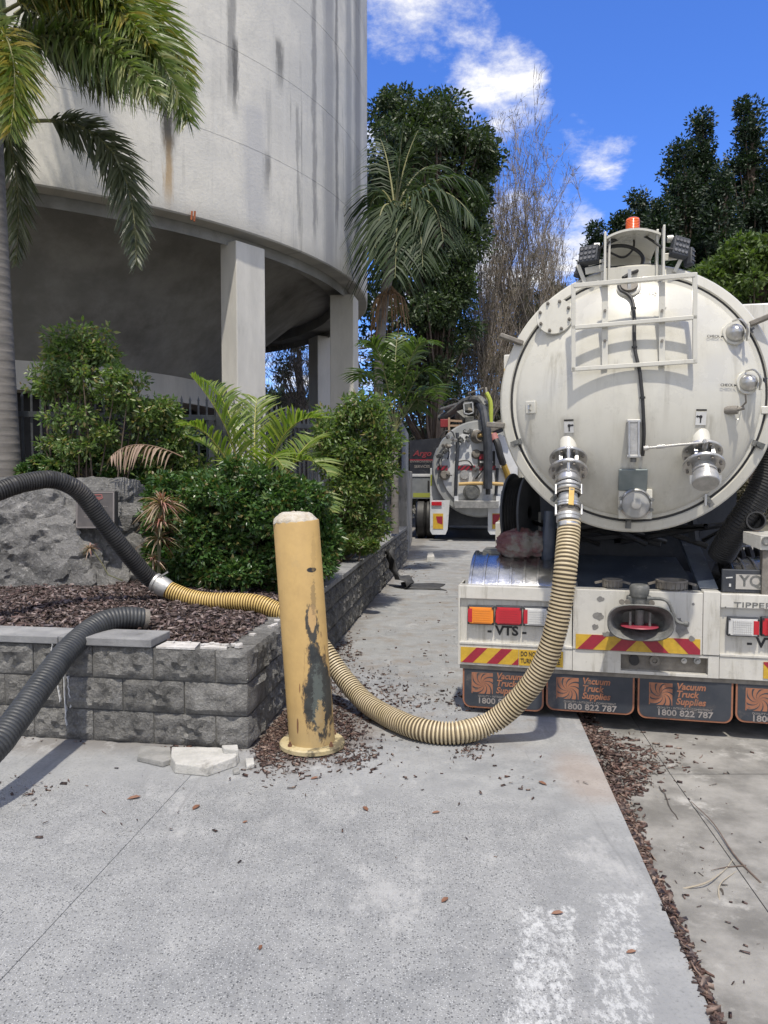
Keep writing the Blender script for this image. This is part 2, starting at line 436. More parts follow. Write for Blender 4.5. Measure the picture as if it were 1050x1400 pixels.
# ------------------------------------------------------------ planter wall of split-face blocks
def blockmat():
    m, t, b = newmat('split_face_block')
    o = t.new('ShaderNodeTexCoord').outputs['Object']; oi = t.new('ShaderNodeObjectInfo').outputs['Random']
    n = t.noise(o, 9, 8, .75); n2 = t.noise(t.mapping(o, (1, 1, .35)), 3, 5, .6); n3 = t.noise(o, 55, 4, .7)
    c = t.mix(t.ss(n, .3, .7), (.095, .093, .089), (.26, .255, .24))
    c = t.mix(t.math('MULTIPLY', t.ss(n3, .5, .75), .6), c, (.34, .333, .315))
    c = t.mix(t.math('MULTIPLY', t.ss(n2, .5, .7), .6), c, (.06, .06, .058))
    hs = t.new('ShaderNodeHueSaturation'); t.put(hs.inputs['Color'], c); t.put(hs.inputs['Value'], t.math('MULTIPLY_ADD', oi, .35, .84))
    t.put(b.inputs['Base Color'], hs.outputs[0]); b.inputs['Roughness'].default_value = .92
    t.put(b.inputs['Normal'], t.bump(t.math('ADD', n3, n), 1., .025))
    return m
M_block = blockmat()
M_cap = mat('wall_cap', (.17, .172, .175), (.27, .27, .268), rough=.88, ns=5, bump=.5, bs=120, c3=(.10, .10, .09), d=(3, .55, .75), rnd=.3)
M_mortar = mat('mortar', (.10, .098, .092), (.16, .155, .145), rough=.95, ns=20, bump=.4)
M_pale = mat('pale_mortar', (.42, .40, .375), (.58, .565, .54), rough=.9, ns=16, bump=.6, bs=60, c3=(.2, .17, .13), d=(5, .55, .7))
C0 = Vector((-.82, 4.57, 0)); dF = Vector((-1.58, .25, 0)).normalized(); dR = Vector((.12, 1, 0)).normalized()
nF = Vector((dF.y, -dF.x, 0)); nF = nF if nF.y < 0 else -nF; nR = Vector((dR.y, -dR.x, 0))
wall = empty('retaining_wall', C0, 0, 'low grey split-face block wall round the mulched garden bed', 'garden wall')
def rockblock(L, H, dep, seed, nx=16, nz=8):
    m = MB(); V = {}
    for i in range(nx+1):
        for k in range(nz+1):
            x = L*i/nx; zz = H*k/nz
            e = min(i, nx-i)/1.5; e2 = min(k, nz-k)/1.2; fall = min(1, e, e2)
            d = (.018 + .022*fbm(x*9+seed, zz*9, seed, 5) + .020*fbm(x*30, zz*30+seed, 3, 3))*fall
            V[i, k] = m.bm.verts.new((x + (random.uniform(-.003, .003) if 0 < i < nx else 0), -max(d, -.004), zz))
    for i in range(nx):
        for k in range(nz): m.f((V[i, k], V[i+1, k], V[i+1, k+1], V[i, k+1]))
    bk = [m.bm.verts.new(p) for p in ((0, dep, 0), (L, dep, 0), (L, dep, H), (0, dep, H))]
    m.f((*[V[i, nz] for i in range(nx+1)], bk[2], bk[3])); m.f((*[V[0, k] for k in range(nz+1)], bk[3], bk[0])[::-1]); m.f((*[V[nx, k] for k in range(nz+1)], bk[2], bk[1]))
    m.f(bk)
    return m.mesh('block', 28)
BL, BH = .395, .19
variants = [rockblock(BL, BH, .19, 3.7*i+1) for i in range(7)]; halfv = [rockblock(.19, BH, .18, 50+i, 6, 6) for i in range(3)]
for me in variants+halfv: me.materials.append(M_block)
def wallrun(origin, d, nrm, length, start, far_cap):
    ang = math.atan2(d.y, d.x)
    flip = nrm.dot(Vector((d.y, -d.x, 0))) < 0      # mesh front faces local -Y
    for c in range(3):
        s = start + (0 if c % 2 == 0 else .2)
        while s < length:
            me = random.choice(variants)
            o = bpy.data.objects.new('block', me); C.objects.link(o); o.parent = wall
            if flip: o.location = d*(s+BL) + Vector((0, 0, .2*c+.003)); o.rotation_euler = (0, 0, ang+math.pi)
            else: o.location = d*s + Vector((0, 0, .2*c+.003)); o.rotation_euler = (0, 0, ang)
            o.location += Vector((0, 0, 0)) - nrm*random.uniform(0, .006)
            s += .4
wallrun(C0, dF, nF, 4.3, .205, 0); wallrun(C0, dR, nR, 10.6, .205, 0)
# corner blocks, one per course, rough on both outer faces
def cornerblock(lf, lr, seed):
    H = BH; m = MB(); n = 5; nz = 6
    path = [dF*(lf*(1-i/n)) for i in range(n)] + [Vector((0, 0, 0))] + [dR*(lr*(i+1)/n) for i in range(n)]
    V = []
    for i, p in enumerate(path):
        col = []
        nn = nF if i < n else (nR if i > n else (nF+nR).normalized())
        for k in range(nz+1):
            fall = min(1, min(i, 2*n-i)/1.0, min(k, nz-k)/1.0)
            dd = (.02 + .026*fbm(p.x*9+seed, p.y*9, k*.3+seed, 5))*fall
            if i == n: dd = dd*.4 - .006
            col.append(m.bm.verts.new(p + nn*max(dd, -.01) + Vector((0, 0, H*k/nz))))
        V.append(col)
    for i in range(2*n):
        for k in range(nz): m.f((V[i][k], V[i+1][k], V[i+1][k+1], V[i][k+1]))
    back = dF*lf - nF*.17; b2 = dR*lr - nR*.17; mid = -(nF+nR)*.17
    for k in (0, nz):
        bb = [m.bm.verts.new(q + Vector((0, 0, H*k/nz))) for q in (b2, mid, back)]
        m.f([V[i][k] for i in range(2*n+1)] + bb)
    return m
for c, (lf, lr) in enumerate(((.198, .195), (.395, .395), (.198, .195))):
    cornerblock(lf, lr, c*5.3).build('corner_block', M_block, wall, 28, loc=(0, 0, .2*c+.003))
m = MB()
for d, nrm, L in ((dF, nF, 4.6), (dR, nR, 10.8)):
    q = [-nrm*.012, d*L-nrm*.012, d*L-nrm*.17, -nrm*.17]
    q = [p + d*.03 for p in q]
    m.poly([(p.x, p.y, -.01 if d is dF else -.012) for p in q], (0, 0, .60 if d is dF else .598))
m.build('mortar_core', M_mortar, wall, smooth=0)
# cap stones
def caprun(d, nrm, spans, t=.05, wid=.27, over=.025):
    for a, b in spans:
        m = MB(); n = 6; top = []
        A = [d*a + nrm*over, d*b + nrm*over, d*b - nrm*(wid-over), d*a - nrm*(wid-over)]
        m.poly([(p.x+random.uniform(-.004, .004), p.y+random.uniform(-.004, .004), .602) for p in A], (0, 0, t+random.uniform(-.003, .003)))
        m.build('cap_stone', M_cap, wall, smooth=0, bevel=.006)
caprun(dF, nF, [(.60+i*.62, .60+i*.62+.612) for i in range(6)])
caprun(dR, nR, [(1.95+i*.62, 1.95+i*.62+.612) for i in range(14)])
m = MB()
for a, b, w0, w1 in ((.33, .58, .0, .16), (.14, .31, .03, .14)):
    q = [dF*a-nF*w0, dF*b-nF*w0, dF*b-nF*w1, dF*(a+.03)-nF*w1]
    m.poly([(p.x, p.y, .594) for p in q], (0, 0, .012))
for k in range(14):
    s = random.uniform(.05, .55); o = dF*s - nF*random.uniform(.02, .15)
    q = [o + Vector((random.uniform(.01, .03)*math.cos(a), random.uniform(.01, .03)*math.sin(a), 0)) for a in (0, 1.3, 2.4, 3.6, 5)]
    m.poly([(p.x, p.y, .60) for p in q], (0, 0, random.uniform(.008, .018)))
for k in range(16):
    s = random.uniform(.05, 1.9); o = dR*s - nR*random.uniform(.02, .13)
    q = [o + Vector((random.uniform(.01, .035)*math.cos(a), random.uniform(.01, .04)*math.sin(a), 0)) for a in (0, 1.3, 2.4, 3.6, 5)]
    m.poly([(p.x, p.y, .592) for p in q], (0, 0, random.uniform(.008, .018)))
m.build('broken_mortar', M_pale, wall, smooth=0)
M_lime = mat('limescale', (.55, .55, .54), (.7, .7, .69), rough=.9, ns=40)
for (x0, y0, x1, y1) in ((76, 930, 82, 960), (86, 915, 90, 992), (92, 925, 96, 968), (71, 880, 70, 895)):
    m = MB(); pr = None
    for i in range(10):
        t = i/9; px = x0+(x1-x0)*t+random.uniform(-1, 1); py = y0+(y1-y0)*t
        # on the front face plane, 32 mm proud, following the rough face
        dd = ray(px, py); nn = nF; o0 = C0 + nF*.024
        tt = (o0-Vector((0, 0, CZ))).dot(nn)/dd.dot(nn); p = Vector((0, 0, CZ)) + dd*tt - C0
        ww = random.uniform(.0008, .0026); cur = (p - dF*ww, p + dF*ww, p - nF*.03)
        if pr: m.quad(pr[0], pr[1], cur[1], cur[0]); m.quad(pr[1], pr[2], cur[2], cur[1]); m.quad(pr[2], pr[0], cur[0], cur[2])
        pr = cur
    m.build('lime_streak', M_lime, wall, smooth=0)

# garden bed
def wallx(Y): return -.82 + .12*(Y-4.57)
def fronty(X): return 4.57 + (X+.82)*(-.1582)
def bedz(x, y):
    df = max(0, y-fronty(x)-.15); dr = max(0, wallx(y)-x-.17)
    z = .585 + .16*(1-math.exp(-min(df, dr*1.3)*.75)) + .20*min(1, max(0, (y-7.2)/3))
    return z + .012*fbm(x*3, y*3) + .02*fbm(x*.8, y*.8, 4)
def bedgrid(x0, x1, y0, y1, st):
    m = MB(); xs = np.arange(x0, x1+.001, st); ys = np.arange(y0, y1+.001, st); V = {}
    for i, x in enumerate(xs):
        for j, y in enumerate(ys):
            xx = min(x, wallx(y)-.165); yy = max(y, fronty(xx)+.165)
            V[i, j] = m.bm.verts.new((xx, yy, bedz(xx, yy)))
    for i in range(len(xs)-1):
        for j in range(len(ys)-1): m.f((V[i, j], V[i+1, j], V[i+1, j+1], V[i, j+1]))
    bmesh.ops.remove_doubles(m.bm, verts=m.bm.verts, dist=1e-4)
    return m
tag(bedgrid(-5.2, .6, 4.5, 20.5, .1).build('garden_soil', M_soil, smooth=60), kind='structure')
m = MB(); m.quad((-60, 6.5, .55), (-5.1, 6.5, .55), (-5.1, 45, .55), (-60, 45, .55)); m.quad((-5.1, 20.4, .55), (.3, 20.4, .55), (.3, 45, .55), (-5.1, 45, .55))
tag(m.build('lawn', M_grass, smooth=0), kind='structure')
def chips(name, P, size, mats, parent=None, flat=.3):
    n = len(P); a = rdirs(n); a[:, 2] *= flat; a = unit(a); q = rdirs(n); b = unit(np.cross(a, q)); c = np.cross(a, b)
    s = size*(.22+1.5*rng.random((n, 1))**1.8); wd = s*rng.uniform(.25, .5, (n, 1)); th = s*.12
    V = np.stack([P-a*s/2-b*wd/2, P+a*s/2-b*wd/3, P+a*s/2.3+b*wd/2+c*th, P-a*s/2.2+b*wd/2+c*th*.5], 1)
    i = np.arange(n)[:, None]*4
    F = np.concatenate([i+[0, 1, 2], i+[0, 2, 3], i+[0, 3, 1], i+[1, 3, 2]], 1).reshape(-1, 3)
    return np_mesh(name, V, F, mats, parent)
M_chip = leafmat('bark_chip', [(.03, .02, .018), (.085, .055, .050), (.15, .10, .098), (.34, .28, .27), (.05, .036, .033), (.10, .068, .062)], .8, .02)
M_litter = leafmat('leaf_litter', [(.06, .038, .032), (.12, .070, .058), (.18, .11, .09), (.32, .24, .20), (.09, .062, .055), (.15, .075, .055)], .7, .05)
def scatter_bed(n, x0, x1, y0, y1):
    xy = rng.uniform((x0, y0), (x1, y1), (n, 2)); out = []
    for x, y in xy:
        if x < wallx(y)-.16 and y > fronty(x)+.17: out.append((x, y, bedz(x, y)+random.uniform(0, .018)))
    return np.array(out)
tag(chips('bark_mulch', np.concatenate([scatter_bed(42000, -3.6, .2, 4.6, 7.6), scatter_bed(9000, -2, .5, 7.6, 12)]), .042, M_chip), 'reddish brown bark mulch covering the raised garden bed', 'mulch', kind='stuff')
# spilled mulch on the driveway
def ground_spots(spec):
    out = []
    for cx, cy, sx, sy, n in spec:
        p = rng.normal((0, 0), (1, 1), (n, 2))
        for a, b in p:
            q = G(cx+a*sx, cy+b*sy)
            if q.x < wallx(q.y)+.03 and q.y > fronty(q.x)-.03: continue
            if q.x > edge(q.y)-.01: continue
            out.append((q.x, q.y, .004+random.uniform(0, .006)))
    return np.array(out)
sp = [(400, 1000, 24, 26, 2300), (368, 1008, 12, 20, 2200), (455, 1000, 26, 18, 1500), (430, 958, 28, 26, 2000), (410, 930, 18, 30, 1200), (600, 960, 45, 10, 200), (480, 1035, 22, 10, 300), (500, 960, 35, 16, 350), (470, 890, 10, 14, 350), (510, 935, 25, 12, 250), (560, 775, 10, 10, 200), (530, 760, 12, 12, 200), (545, 955, 60, 25, 250),
      (610, 900, 70, 50, 130), (40, 1078, 30, 10, 60), (560, 1050, 150, 25, 80), (300, 1120, 240, 60, 40), (240, 1025, 14, 5, 60), (120, 1010, 60, 3, 80), (645, 1028, 12, 5, 90), (715, 1072, 18, 6, 14), (600, 840, 50, 40, 60)]
tag(chips('spilled_mulch', ground_spots(sp), .024, M_litter, flat=.12), 'dry bark and leaf fragments spilled on the driveway round the yellow bollard', 'leaf litter', kind='stuff')
# litter packed in the gap along the slab edge
P = []
for k in range(6500):
    y = random.uniform(1.9, 6.2) if k < 7000 else random.uniform(3.9, 5.4)
    wid = .014 + .024*abs(fbm(y*1.2, 2)) + (.22 if 4.0 < y < 5.2 else 0)*max(0, 1-abs(y-4.55)/.6) + .012*max(0, (y-2.6))
    if y < 2.45: wid *= .4
    s = abs(random.gauss(0, 1))*wid + .004
    P.append((edge(y)+s, y, RZ(0, y) + .004 + max(0, .035*(1-s/max(wid, .01)))*random.random()))
P2 = []
for k in range(230):
    y = random.uniform(2.2, 5) if k < 120 else random.gauss(4.6, .35); P2.append((edge(y)+.02+abs(random.gauss(0, .35)), y, RZ(0, y)+.004))
tag(chips('road_litter', np.array(P2), .022, M_litter, flat=.08), 'sparse bark flakes strewn over the lower roadway', 'leaf litter', kind='stuff')
tag(chips('gap_litter', np.array(P), .034, M_litter, flat=.15), 'dead leaves and bark packed along the step between driveway and roadway', 'leaf litter', kind='stuff')
LL = ['largest rust-brown leaf, left in front of the block wall', 'brown leaf in front of the pale broken slab', 'curled leaf a step in front of the bollard', 'small brown leaf right of the one before the bollard', 'lone leaf in the middle of the bare concrete',
      'tiny leaf at the lower left, farthest from the wall', 'leaf nearest below the sagging tan hose, toward the slab edge', 'leaf lying at the top of the left white paint patch', 'leaf between the right white paint patch and the slab edge', 'leaf close in front of the bollard base plate', 'small leaf between broken slab and bollard']
M_leafbrown = mat('dry_leaf', (.20, .095, .055), (.13, .06, .035), rough=.6, ns=30)
for k, (px, py, sz, a) in enumerate([(183, 1092, .07, .4), (268, 1105, .06, 1.2), (500, 1107, .055, 2), (596, 1112, .045, .3), (608, 1232, .045, .9), (356, 1297, .03, 1.5), (742, 1072, .06, 2.2), (762, 1250, .05, .1), (863, 1303, .04, .2), (430, 1065, .05, .5), (335, 1125, .03, .7)]):
    p = G(px, py); m = MB(); ax = Vector((math.cos(a), math.sin(a), 0)); bx = Vector((-ax.y, ax.x, 0))
    pts = [(-.5, 0, 0), (-.2, .2, .08), (.2, .22, .12), (.5, 0, .05), (.25, -.2, .10), (-.15, -.18, .06)]
    vv = [m.bm.verts.new(Vector((0, 0, .004)) + ax*x*sz + bx*y*sz + Vector((0, 0, q*sz))) for x, y, q in pts]; cc_ = m.bm.verts.new((0, 0, .002))
    for i in range(6): m.f((vv[i], vv[(i+1) % 6], cc_))
    o = m.build('fallen_leaf', M_leafbrown, loc=(p.x, p.y, 0), fix=False)
    tag(o, LL[k], 'leaf', 'fallen leaves scattered over the driveway')
# twigs
M_twig = mat('twig_bark', (.10, .075, .06), (.16, .12, .10), rough=.85, ns=20)
M_twigpale = mat('pale_twig', (.38, .34, .26), (.30, .26, .2), rough=.8, ns=20)
def twig(pts, z, r, m_, label):
    P, _ = spline([G(px, py, z+dz) for px, py, dz in pts], 14)
    base = P[0].copy(); m = MB(); m.tube([p-base for p in P], [r*(1-.6*i/13) for i in range(14)], 6)
    tag(m.build('twig', m_, loc=base), label, 'twig', 'twigs fallen on the roadway')
twig([(1040, 1207, .005), (1005, 1170, .008), (975, 1125, .008), (945, 1096, .01)], -.035, .0045, M_twig, 'long dark twig lying diagonally across the roadway')
twig([(1020, 1183, .004), (990, 1186, .004), (972, 1190, .01)], -.033, .003, M_twig, 'short dark twig lying level beside the long one')
twig([(930, 1216, .004), (965, 1207, .03), (990, 1190, .012), (1002, 1175, .005)], -.04, .004, M_twigpale, 'pale bent twig beside the litter-filled step')
twig([(985, 1240, .004), (984, 1210, .02), (1008, 1190, .006)], -.04, .0035, M_twigpale, 'pale forked twig pointing toward the camera')
# slab debris by the wall
M_chunk = mat('broken_concrete', (.38, .375, .35), (.50, .49, .46), rough=.9, ns=9, bump=.7, bs=60, c3=(.22, .21, .19), d=(4, .55, .7))
M_chunkd = mat('dark_rubble', (.20, .20, .19), (.30, .295, .28), rough=.92, ns=9, bump=.8, bs=50)
def chunk(pxs, z0, th, m_, label, tilt=0, name='concrete_chunk'):
    pts = [G(a, b, th) for a, b in pxs]; c = sum(pts, Vector())/len(pts)
    m = MB(); bot = [m.bm.verts.new(Vector((p.x-c.x, p.y-c.y, 0))*1.04) for p in pts]
    top = [m.bm.verts.new(Vector((p.x-c.x, p.y-c.y, th+random.uniform(-.006, .006)+tilt*(p.y-c.y)))) for p in pts]
    cv = m.bm.verts.new((0, 0, th+.004))
    for i in range(len(pts)):
        j = (i+1) % len(pts); m.f((bot[i], bot[j], top[j], top[i])); m.f((top[i], top[j], cv))
    m.f(bot[::-1])
    o = m.build(name, m_, smooth=0, bevel=.006, loc=(c.x, c.y, .0)); tag(o, label, 'rubble')
chunk([(235, 1022), (300, 1022), (326, 1026), (322, 1035), (283, 1048), (240, 1044), (234, 1034)], 0, .055, M_chunk, 'broad pale slab of broken concrete at the foot of the block wall')
chunk([(192, 1020), (233, 1020), (234, 1038), (222, 1042), (188, 1034)], 0, .03, M_chunkd, 'dark broken paver lying left of the pale concrete slab')
chunk([(303, 1018), (325, 1019), (326, 1024), (306, 1024)], 0, .085, M_chunk, 'small chip of concrete resting on the pale broken slab')
chunk([(335, 1037), (347, 1036), (348, 1043), (337, 1046)], 0, .03, M_chunk, 'fist-sized pale stone between broken slab and bollard litter', name='stone')
chunk([(318, 1050), (326, 1049), (328, 1054), (319, 1055)], 0, .02, M_chunkd, 'tiny dark stone just in front of the broken slab', name='stone')
chunk([(585, 755), (592, 755), (594, 760), (584, 761)], 0, .10, M_chunk, 'grey brick lying near the far truck beside the wall', name='stone')
# rubber sheet crumpled against the right-hand wall
M_rubber = mat('old_rubber', (.035, .036, .038), (.07, .07, .072), rough=.7, ns=12, bump=.3, bs=40)
m = MB(); prof = [(-.02, .62), (.02, .45), (.05, .28), (.13, .16), (.26, .17), (.30, .07), (.22, .015), (.40, .012), (.62, .02), (.78, .008)]
V = []
for i, (a, h) in enumerate(prof):
    row = []
    for k in range(5):
        wv = .10*(1-i/9) + .05
        w0 = (.20 + .05*i)*(k/4-.5)
        row.append(m.bm.verts.new((a + .06*math.sin(k*1.3+i), w0 + .05*math.sin(i*1.1), h*(1-.35*abs(k/4-.4)) + (.02*math.sin(k*2+i) if i < 7 else 0)+.004)))
    V.append(row)
for i in range(len(V)-1):
    for k in range(4): m.f((V[i][k], V[i+1][k], V[i+1][k+1], V[i][k+1]))
pm = G(528, 803)
o = m.build('rubber_sheet', M_rubber, smooth=80, loc=(pm.x+.06, pm.y, 0), fix=False); sd = o.modifiers.new('s', 'SOLIDIFY'); sd.thickness = .012
tag(o, 'torn black rubber mudflap crumpled on the driveway against the block wall', 'rubber sheet')
# ------------------------------------------------------------ round concrete tower
TC = Vector((-7.75, 16.3, 0)); TR = 7.4; RIM = 5.25
def towermat():
    m, t, b = newmat('weathered_concrete')
    o = t.new('ShaderNodeTexCoord').outputs['Object']; x, y, z_ = t.sep(o)
    th = t.math('ARCTAN2', y, x); a = t.math('MULTIPLY', th, TR)
    uv = t.comb(a, z_, 0)
    n1 = t.noise(uv, .45, 7, .65); n2 = t.noise(t.mapping(uv, (1, .55, 1)), 2.6, 8, .7); fine = t.noise(uv, 22, 5, .7)
    st = t.noise(t.mapping(uv, (1, .05, 1)), 2.3, 7, .68); st2 = t.noise(t.mapping(uv, (1, .035, 1), loc=(7, 2, 0)), 6.5, 5, .65)
    c = t.mix(t.ss(n1, .35, .68), (.68, .655, .59), (.56, .545, .50))
    c = t.mix(t.math('MULTIPLY', t.ss(n2, .45, .7), .5), c, (.46, .45, .415))
    c = t.mix(t.math('MULTIPLY', t.ss(fine, .52, .75), .35), c, (.36, .355, .335))
    c = t.mix(t.math('MULTIPLY', t.ss(t.noise(uv, 1.1, 9, .8, 1.2), .55, .60), .22), c, (.40, .40, .38))
    # grey weathering grows round the far side of the drum
    side = t.ss(th, -1.05, -.25)
    c = t.mix(t.math('MULTIPLY', t.math('MULTIPLY', side, t.ss(t.math('ADD', n1, t.math('MULTIPLY', st, .5)), .55, .85)), .5), c, (.44, .445, .45))
    k = t.math('MULTIPLY', t.ss(st, .56, .70), t.math('MULTIPLY_ADD', side, .42, .12))
    c = t.mix(k, c, (.16, .165, .17))
    k = t.math('MULTIPLY', t.ss(st2, .60, .70), t.math('MULTIPLY_ADD', side, .6, .05))
    c = t.mix(k, c, (.10, .10, .10))
    c = t.mix(t.math('MULTIPLY', t.ss(t.noise(t.mapping(uv, (1, .12, 1), loc=(1, 9, 0)), 3.3, 6), .6, .72), .5), c, (.62, .62, .60))
    def streak(px, py0, py1, w_, col, amt, wob=.5):
        nonlocal c
        u = (px-525)/1053.; d = Vector((u, 1)); cc2 = Vector((TC.x, TC.y)); A = d.dot(d); B = -2*d.dot(cc2); Cc = cc2.dot(cc2)-TR*TR
        Y = (-B-math.sqrt(max(0, B*B-4*A*Cc)))/(2*A); P = d*Y-cc2; t0 = math.atan2(P.y, P.x)
        z0 = D(px, py0, Y).z; z1 = D(px, py1, Y).z
        da = t.math('ABSOLUTE', t.math('SUBTRACT', t.math('ADD', a, t.math('MULTIPLY', t.math('SUBTRACT', t.noise(t.mapping(uv, (.6, .6, 1)), 1.6, 4), .5), wob*.3)), t0*TR))
        rag = t.math('MULTIPLY', t.math('SUBTRACT', t.noise(t.mapping(uv, (1, .12, 1), loc=(px, 0, 0)), 16, 5, .7), .5), .22)
        kk = t.ss(t.math('ADD', da, rag), w_*.25, w_, 1., 0.)
        kz = t.math('MULTIPLY', t.ss(z_, z1-.1, z1+.5), t.ss(z_, z0-.05, z0+.15, 1., 0.))
        c = t.mix(t.math('MULTIPLY', t.math('MULTIPLY', kk, kz), amt), c, col)
    streak(236, 190, 290, .09, (.36, .24, .11), .8, .1)
    streak(236, 120, 225, .13, (.035, .033, .028), .95, .1)
    streak(246, 130, 200, .07, (.06, .055, .05), .8, .1)
    streak(322, -60, 150, .12, (.17, .17, .168), .7)
    streak(327, 60, 165, .07, (.05, .05, .05), .7)
    streak(386, 60, 130, .11, (.10, .10, .10), .75)
    streak(368, 215, 275, .11, (.09, .09, .09), .7)
    streak(352, 150, 330, .35, (.40, .405, .42), .6)
    streak(452, -200, 385, .30, (.24, .245, .26), .7)
    streak(462, -200, 330, .09, (.09, .092, .10), .65)
    streak(478, -200, 400, .25, (.22, .23, .25), .6)
    streak(432, -200, 340, .10, (.14, .14, .15), .6)
    streak(410, 150, 330, .06, (.2, .2, .2), .6)
    streak(490, -200, 420, .4, (.17, .175, .19), .7)
    # the drip-stained foot of the drum
    foot = t.ss(t.math('ADD', z_, t.math('MULTIPLY', n2, .3)), RIM+.05, RIM+.45, 1., 0.)
    c = t.mix(t.math('MULTIPLY', foot, .5), c, (.20, .195, .18))
    t.put(b.inputs['Base Color'], c); b.inputs['Roughness'].default_value = .9
    t.put(b.inputs['Normal'], t.bump(t.math('ADD', n2, t.math('MULTIPLY', fine, .5)), .45, .02))
    return m
M_tower = towermat()
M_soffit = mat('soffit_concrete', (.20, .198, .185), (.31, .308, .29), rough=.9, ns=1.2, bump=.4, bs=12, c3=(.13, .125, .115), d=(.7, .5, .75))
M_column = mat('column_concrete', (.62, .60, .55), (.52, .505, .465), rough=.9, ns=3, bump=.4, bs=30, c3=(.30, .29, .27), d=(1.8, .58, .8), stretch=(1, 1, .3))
M_dark = mat('painted_shade', (.02, .02, .02), (.035, .035, .035), rough=.95)  # near-black colour paints in the shade under the tower
tower = empty('concrete_tower', TC, 0, 'tall round weathered concrete tower raised on rectangular columns', 'tower')
prof = [(TR-.28, RIM)]
prof += [(TR-.02, RIM), (TR, RIM+.02)]
zj = RIM+1.25
while zj < 21:
    prof += [(TR, zj-.0055), (TR-.003, zj-.005), (TR-.003, zj+.005), (TR, zj+.0055)]; zj += 1.3
prof += [(TR, 22), (TR-.28, 22), (TR-.28, 21)]
MB().lathe(prof, seg=180).build('drum_wall', M_tower, tower, 30)
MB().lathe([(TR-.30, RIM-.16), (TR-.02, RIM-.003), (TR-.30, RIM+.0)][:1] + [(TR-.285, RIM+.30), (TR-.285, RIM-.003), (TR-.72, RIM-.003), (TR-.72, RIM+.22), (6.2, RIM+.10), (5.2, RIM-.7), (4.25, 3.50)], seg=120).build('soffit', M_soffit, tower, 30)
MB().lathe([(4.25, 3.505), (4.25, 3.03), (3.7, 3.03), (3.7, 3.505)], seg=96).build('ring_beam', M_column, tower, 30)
MB().lathe([(3.6, 3.5), (3.6, 0)], seg=64).build('core_wall', M_dark, tower, 30)  # core painted near black for the dark interior below the ring beam
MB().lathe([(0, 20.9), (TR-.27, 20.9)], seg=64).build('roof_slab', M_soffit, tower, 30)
for k, ka in enumerate((-146, -110, -74, -38, -8, 29, 65, 101)):
    a = R(ka)
    rd = Vector((math.cos(a), math.sin(a), 0))
    if True:
        m = MB(); M = Matrix.Rotation(a, 3, 'Z'); m.box(rd*(TR-(.36 if ka > -20 else .30)) + Vector((0, 0, (RIM-.2)/2+.09)), (.46 if ka > -20 else .36, .58, RIM-.21), M)
        m.build('column', M_column, tower, smooth=0, bevel=.015)
# two bits of rusty reinforcement showing at the foot of the drum
M_rust = mat('rusty_steel', (.42, .13, .05), (.28, .08, .035), rough=.85, ns=30)
for px in (262, 266):
    u = (px-525)/1053.; d = Vector((u, 1)); c2 = Vector((TC.x, TC.y)); A = d.dot(d); B = -2*d.dot(c2); Cc = c2.dot(c2)-TR*TR
    Y = (-B-math.sqrt(B*B-4*A*Cc))/(2*A); p0 = D(px-1, 301+(px-262)*.5, Y)-TC; p1 = D(px, 289, Y)-TC; off = Vector((p0.x, p0.y, 0)).normalized()*.012
    MB().tube([p0+off, p1+off], .014, 6).build('reinforcing_bar', M_rust, tower)

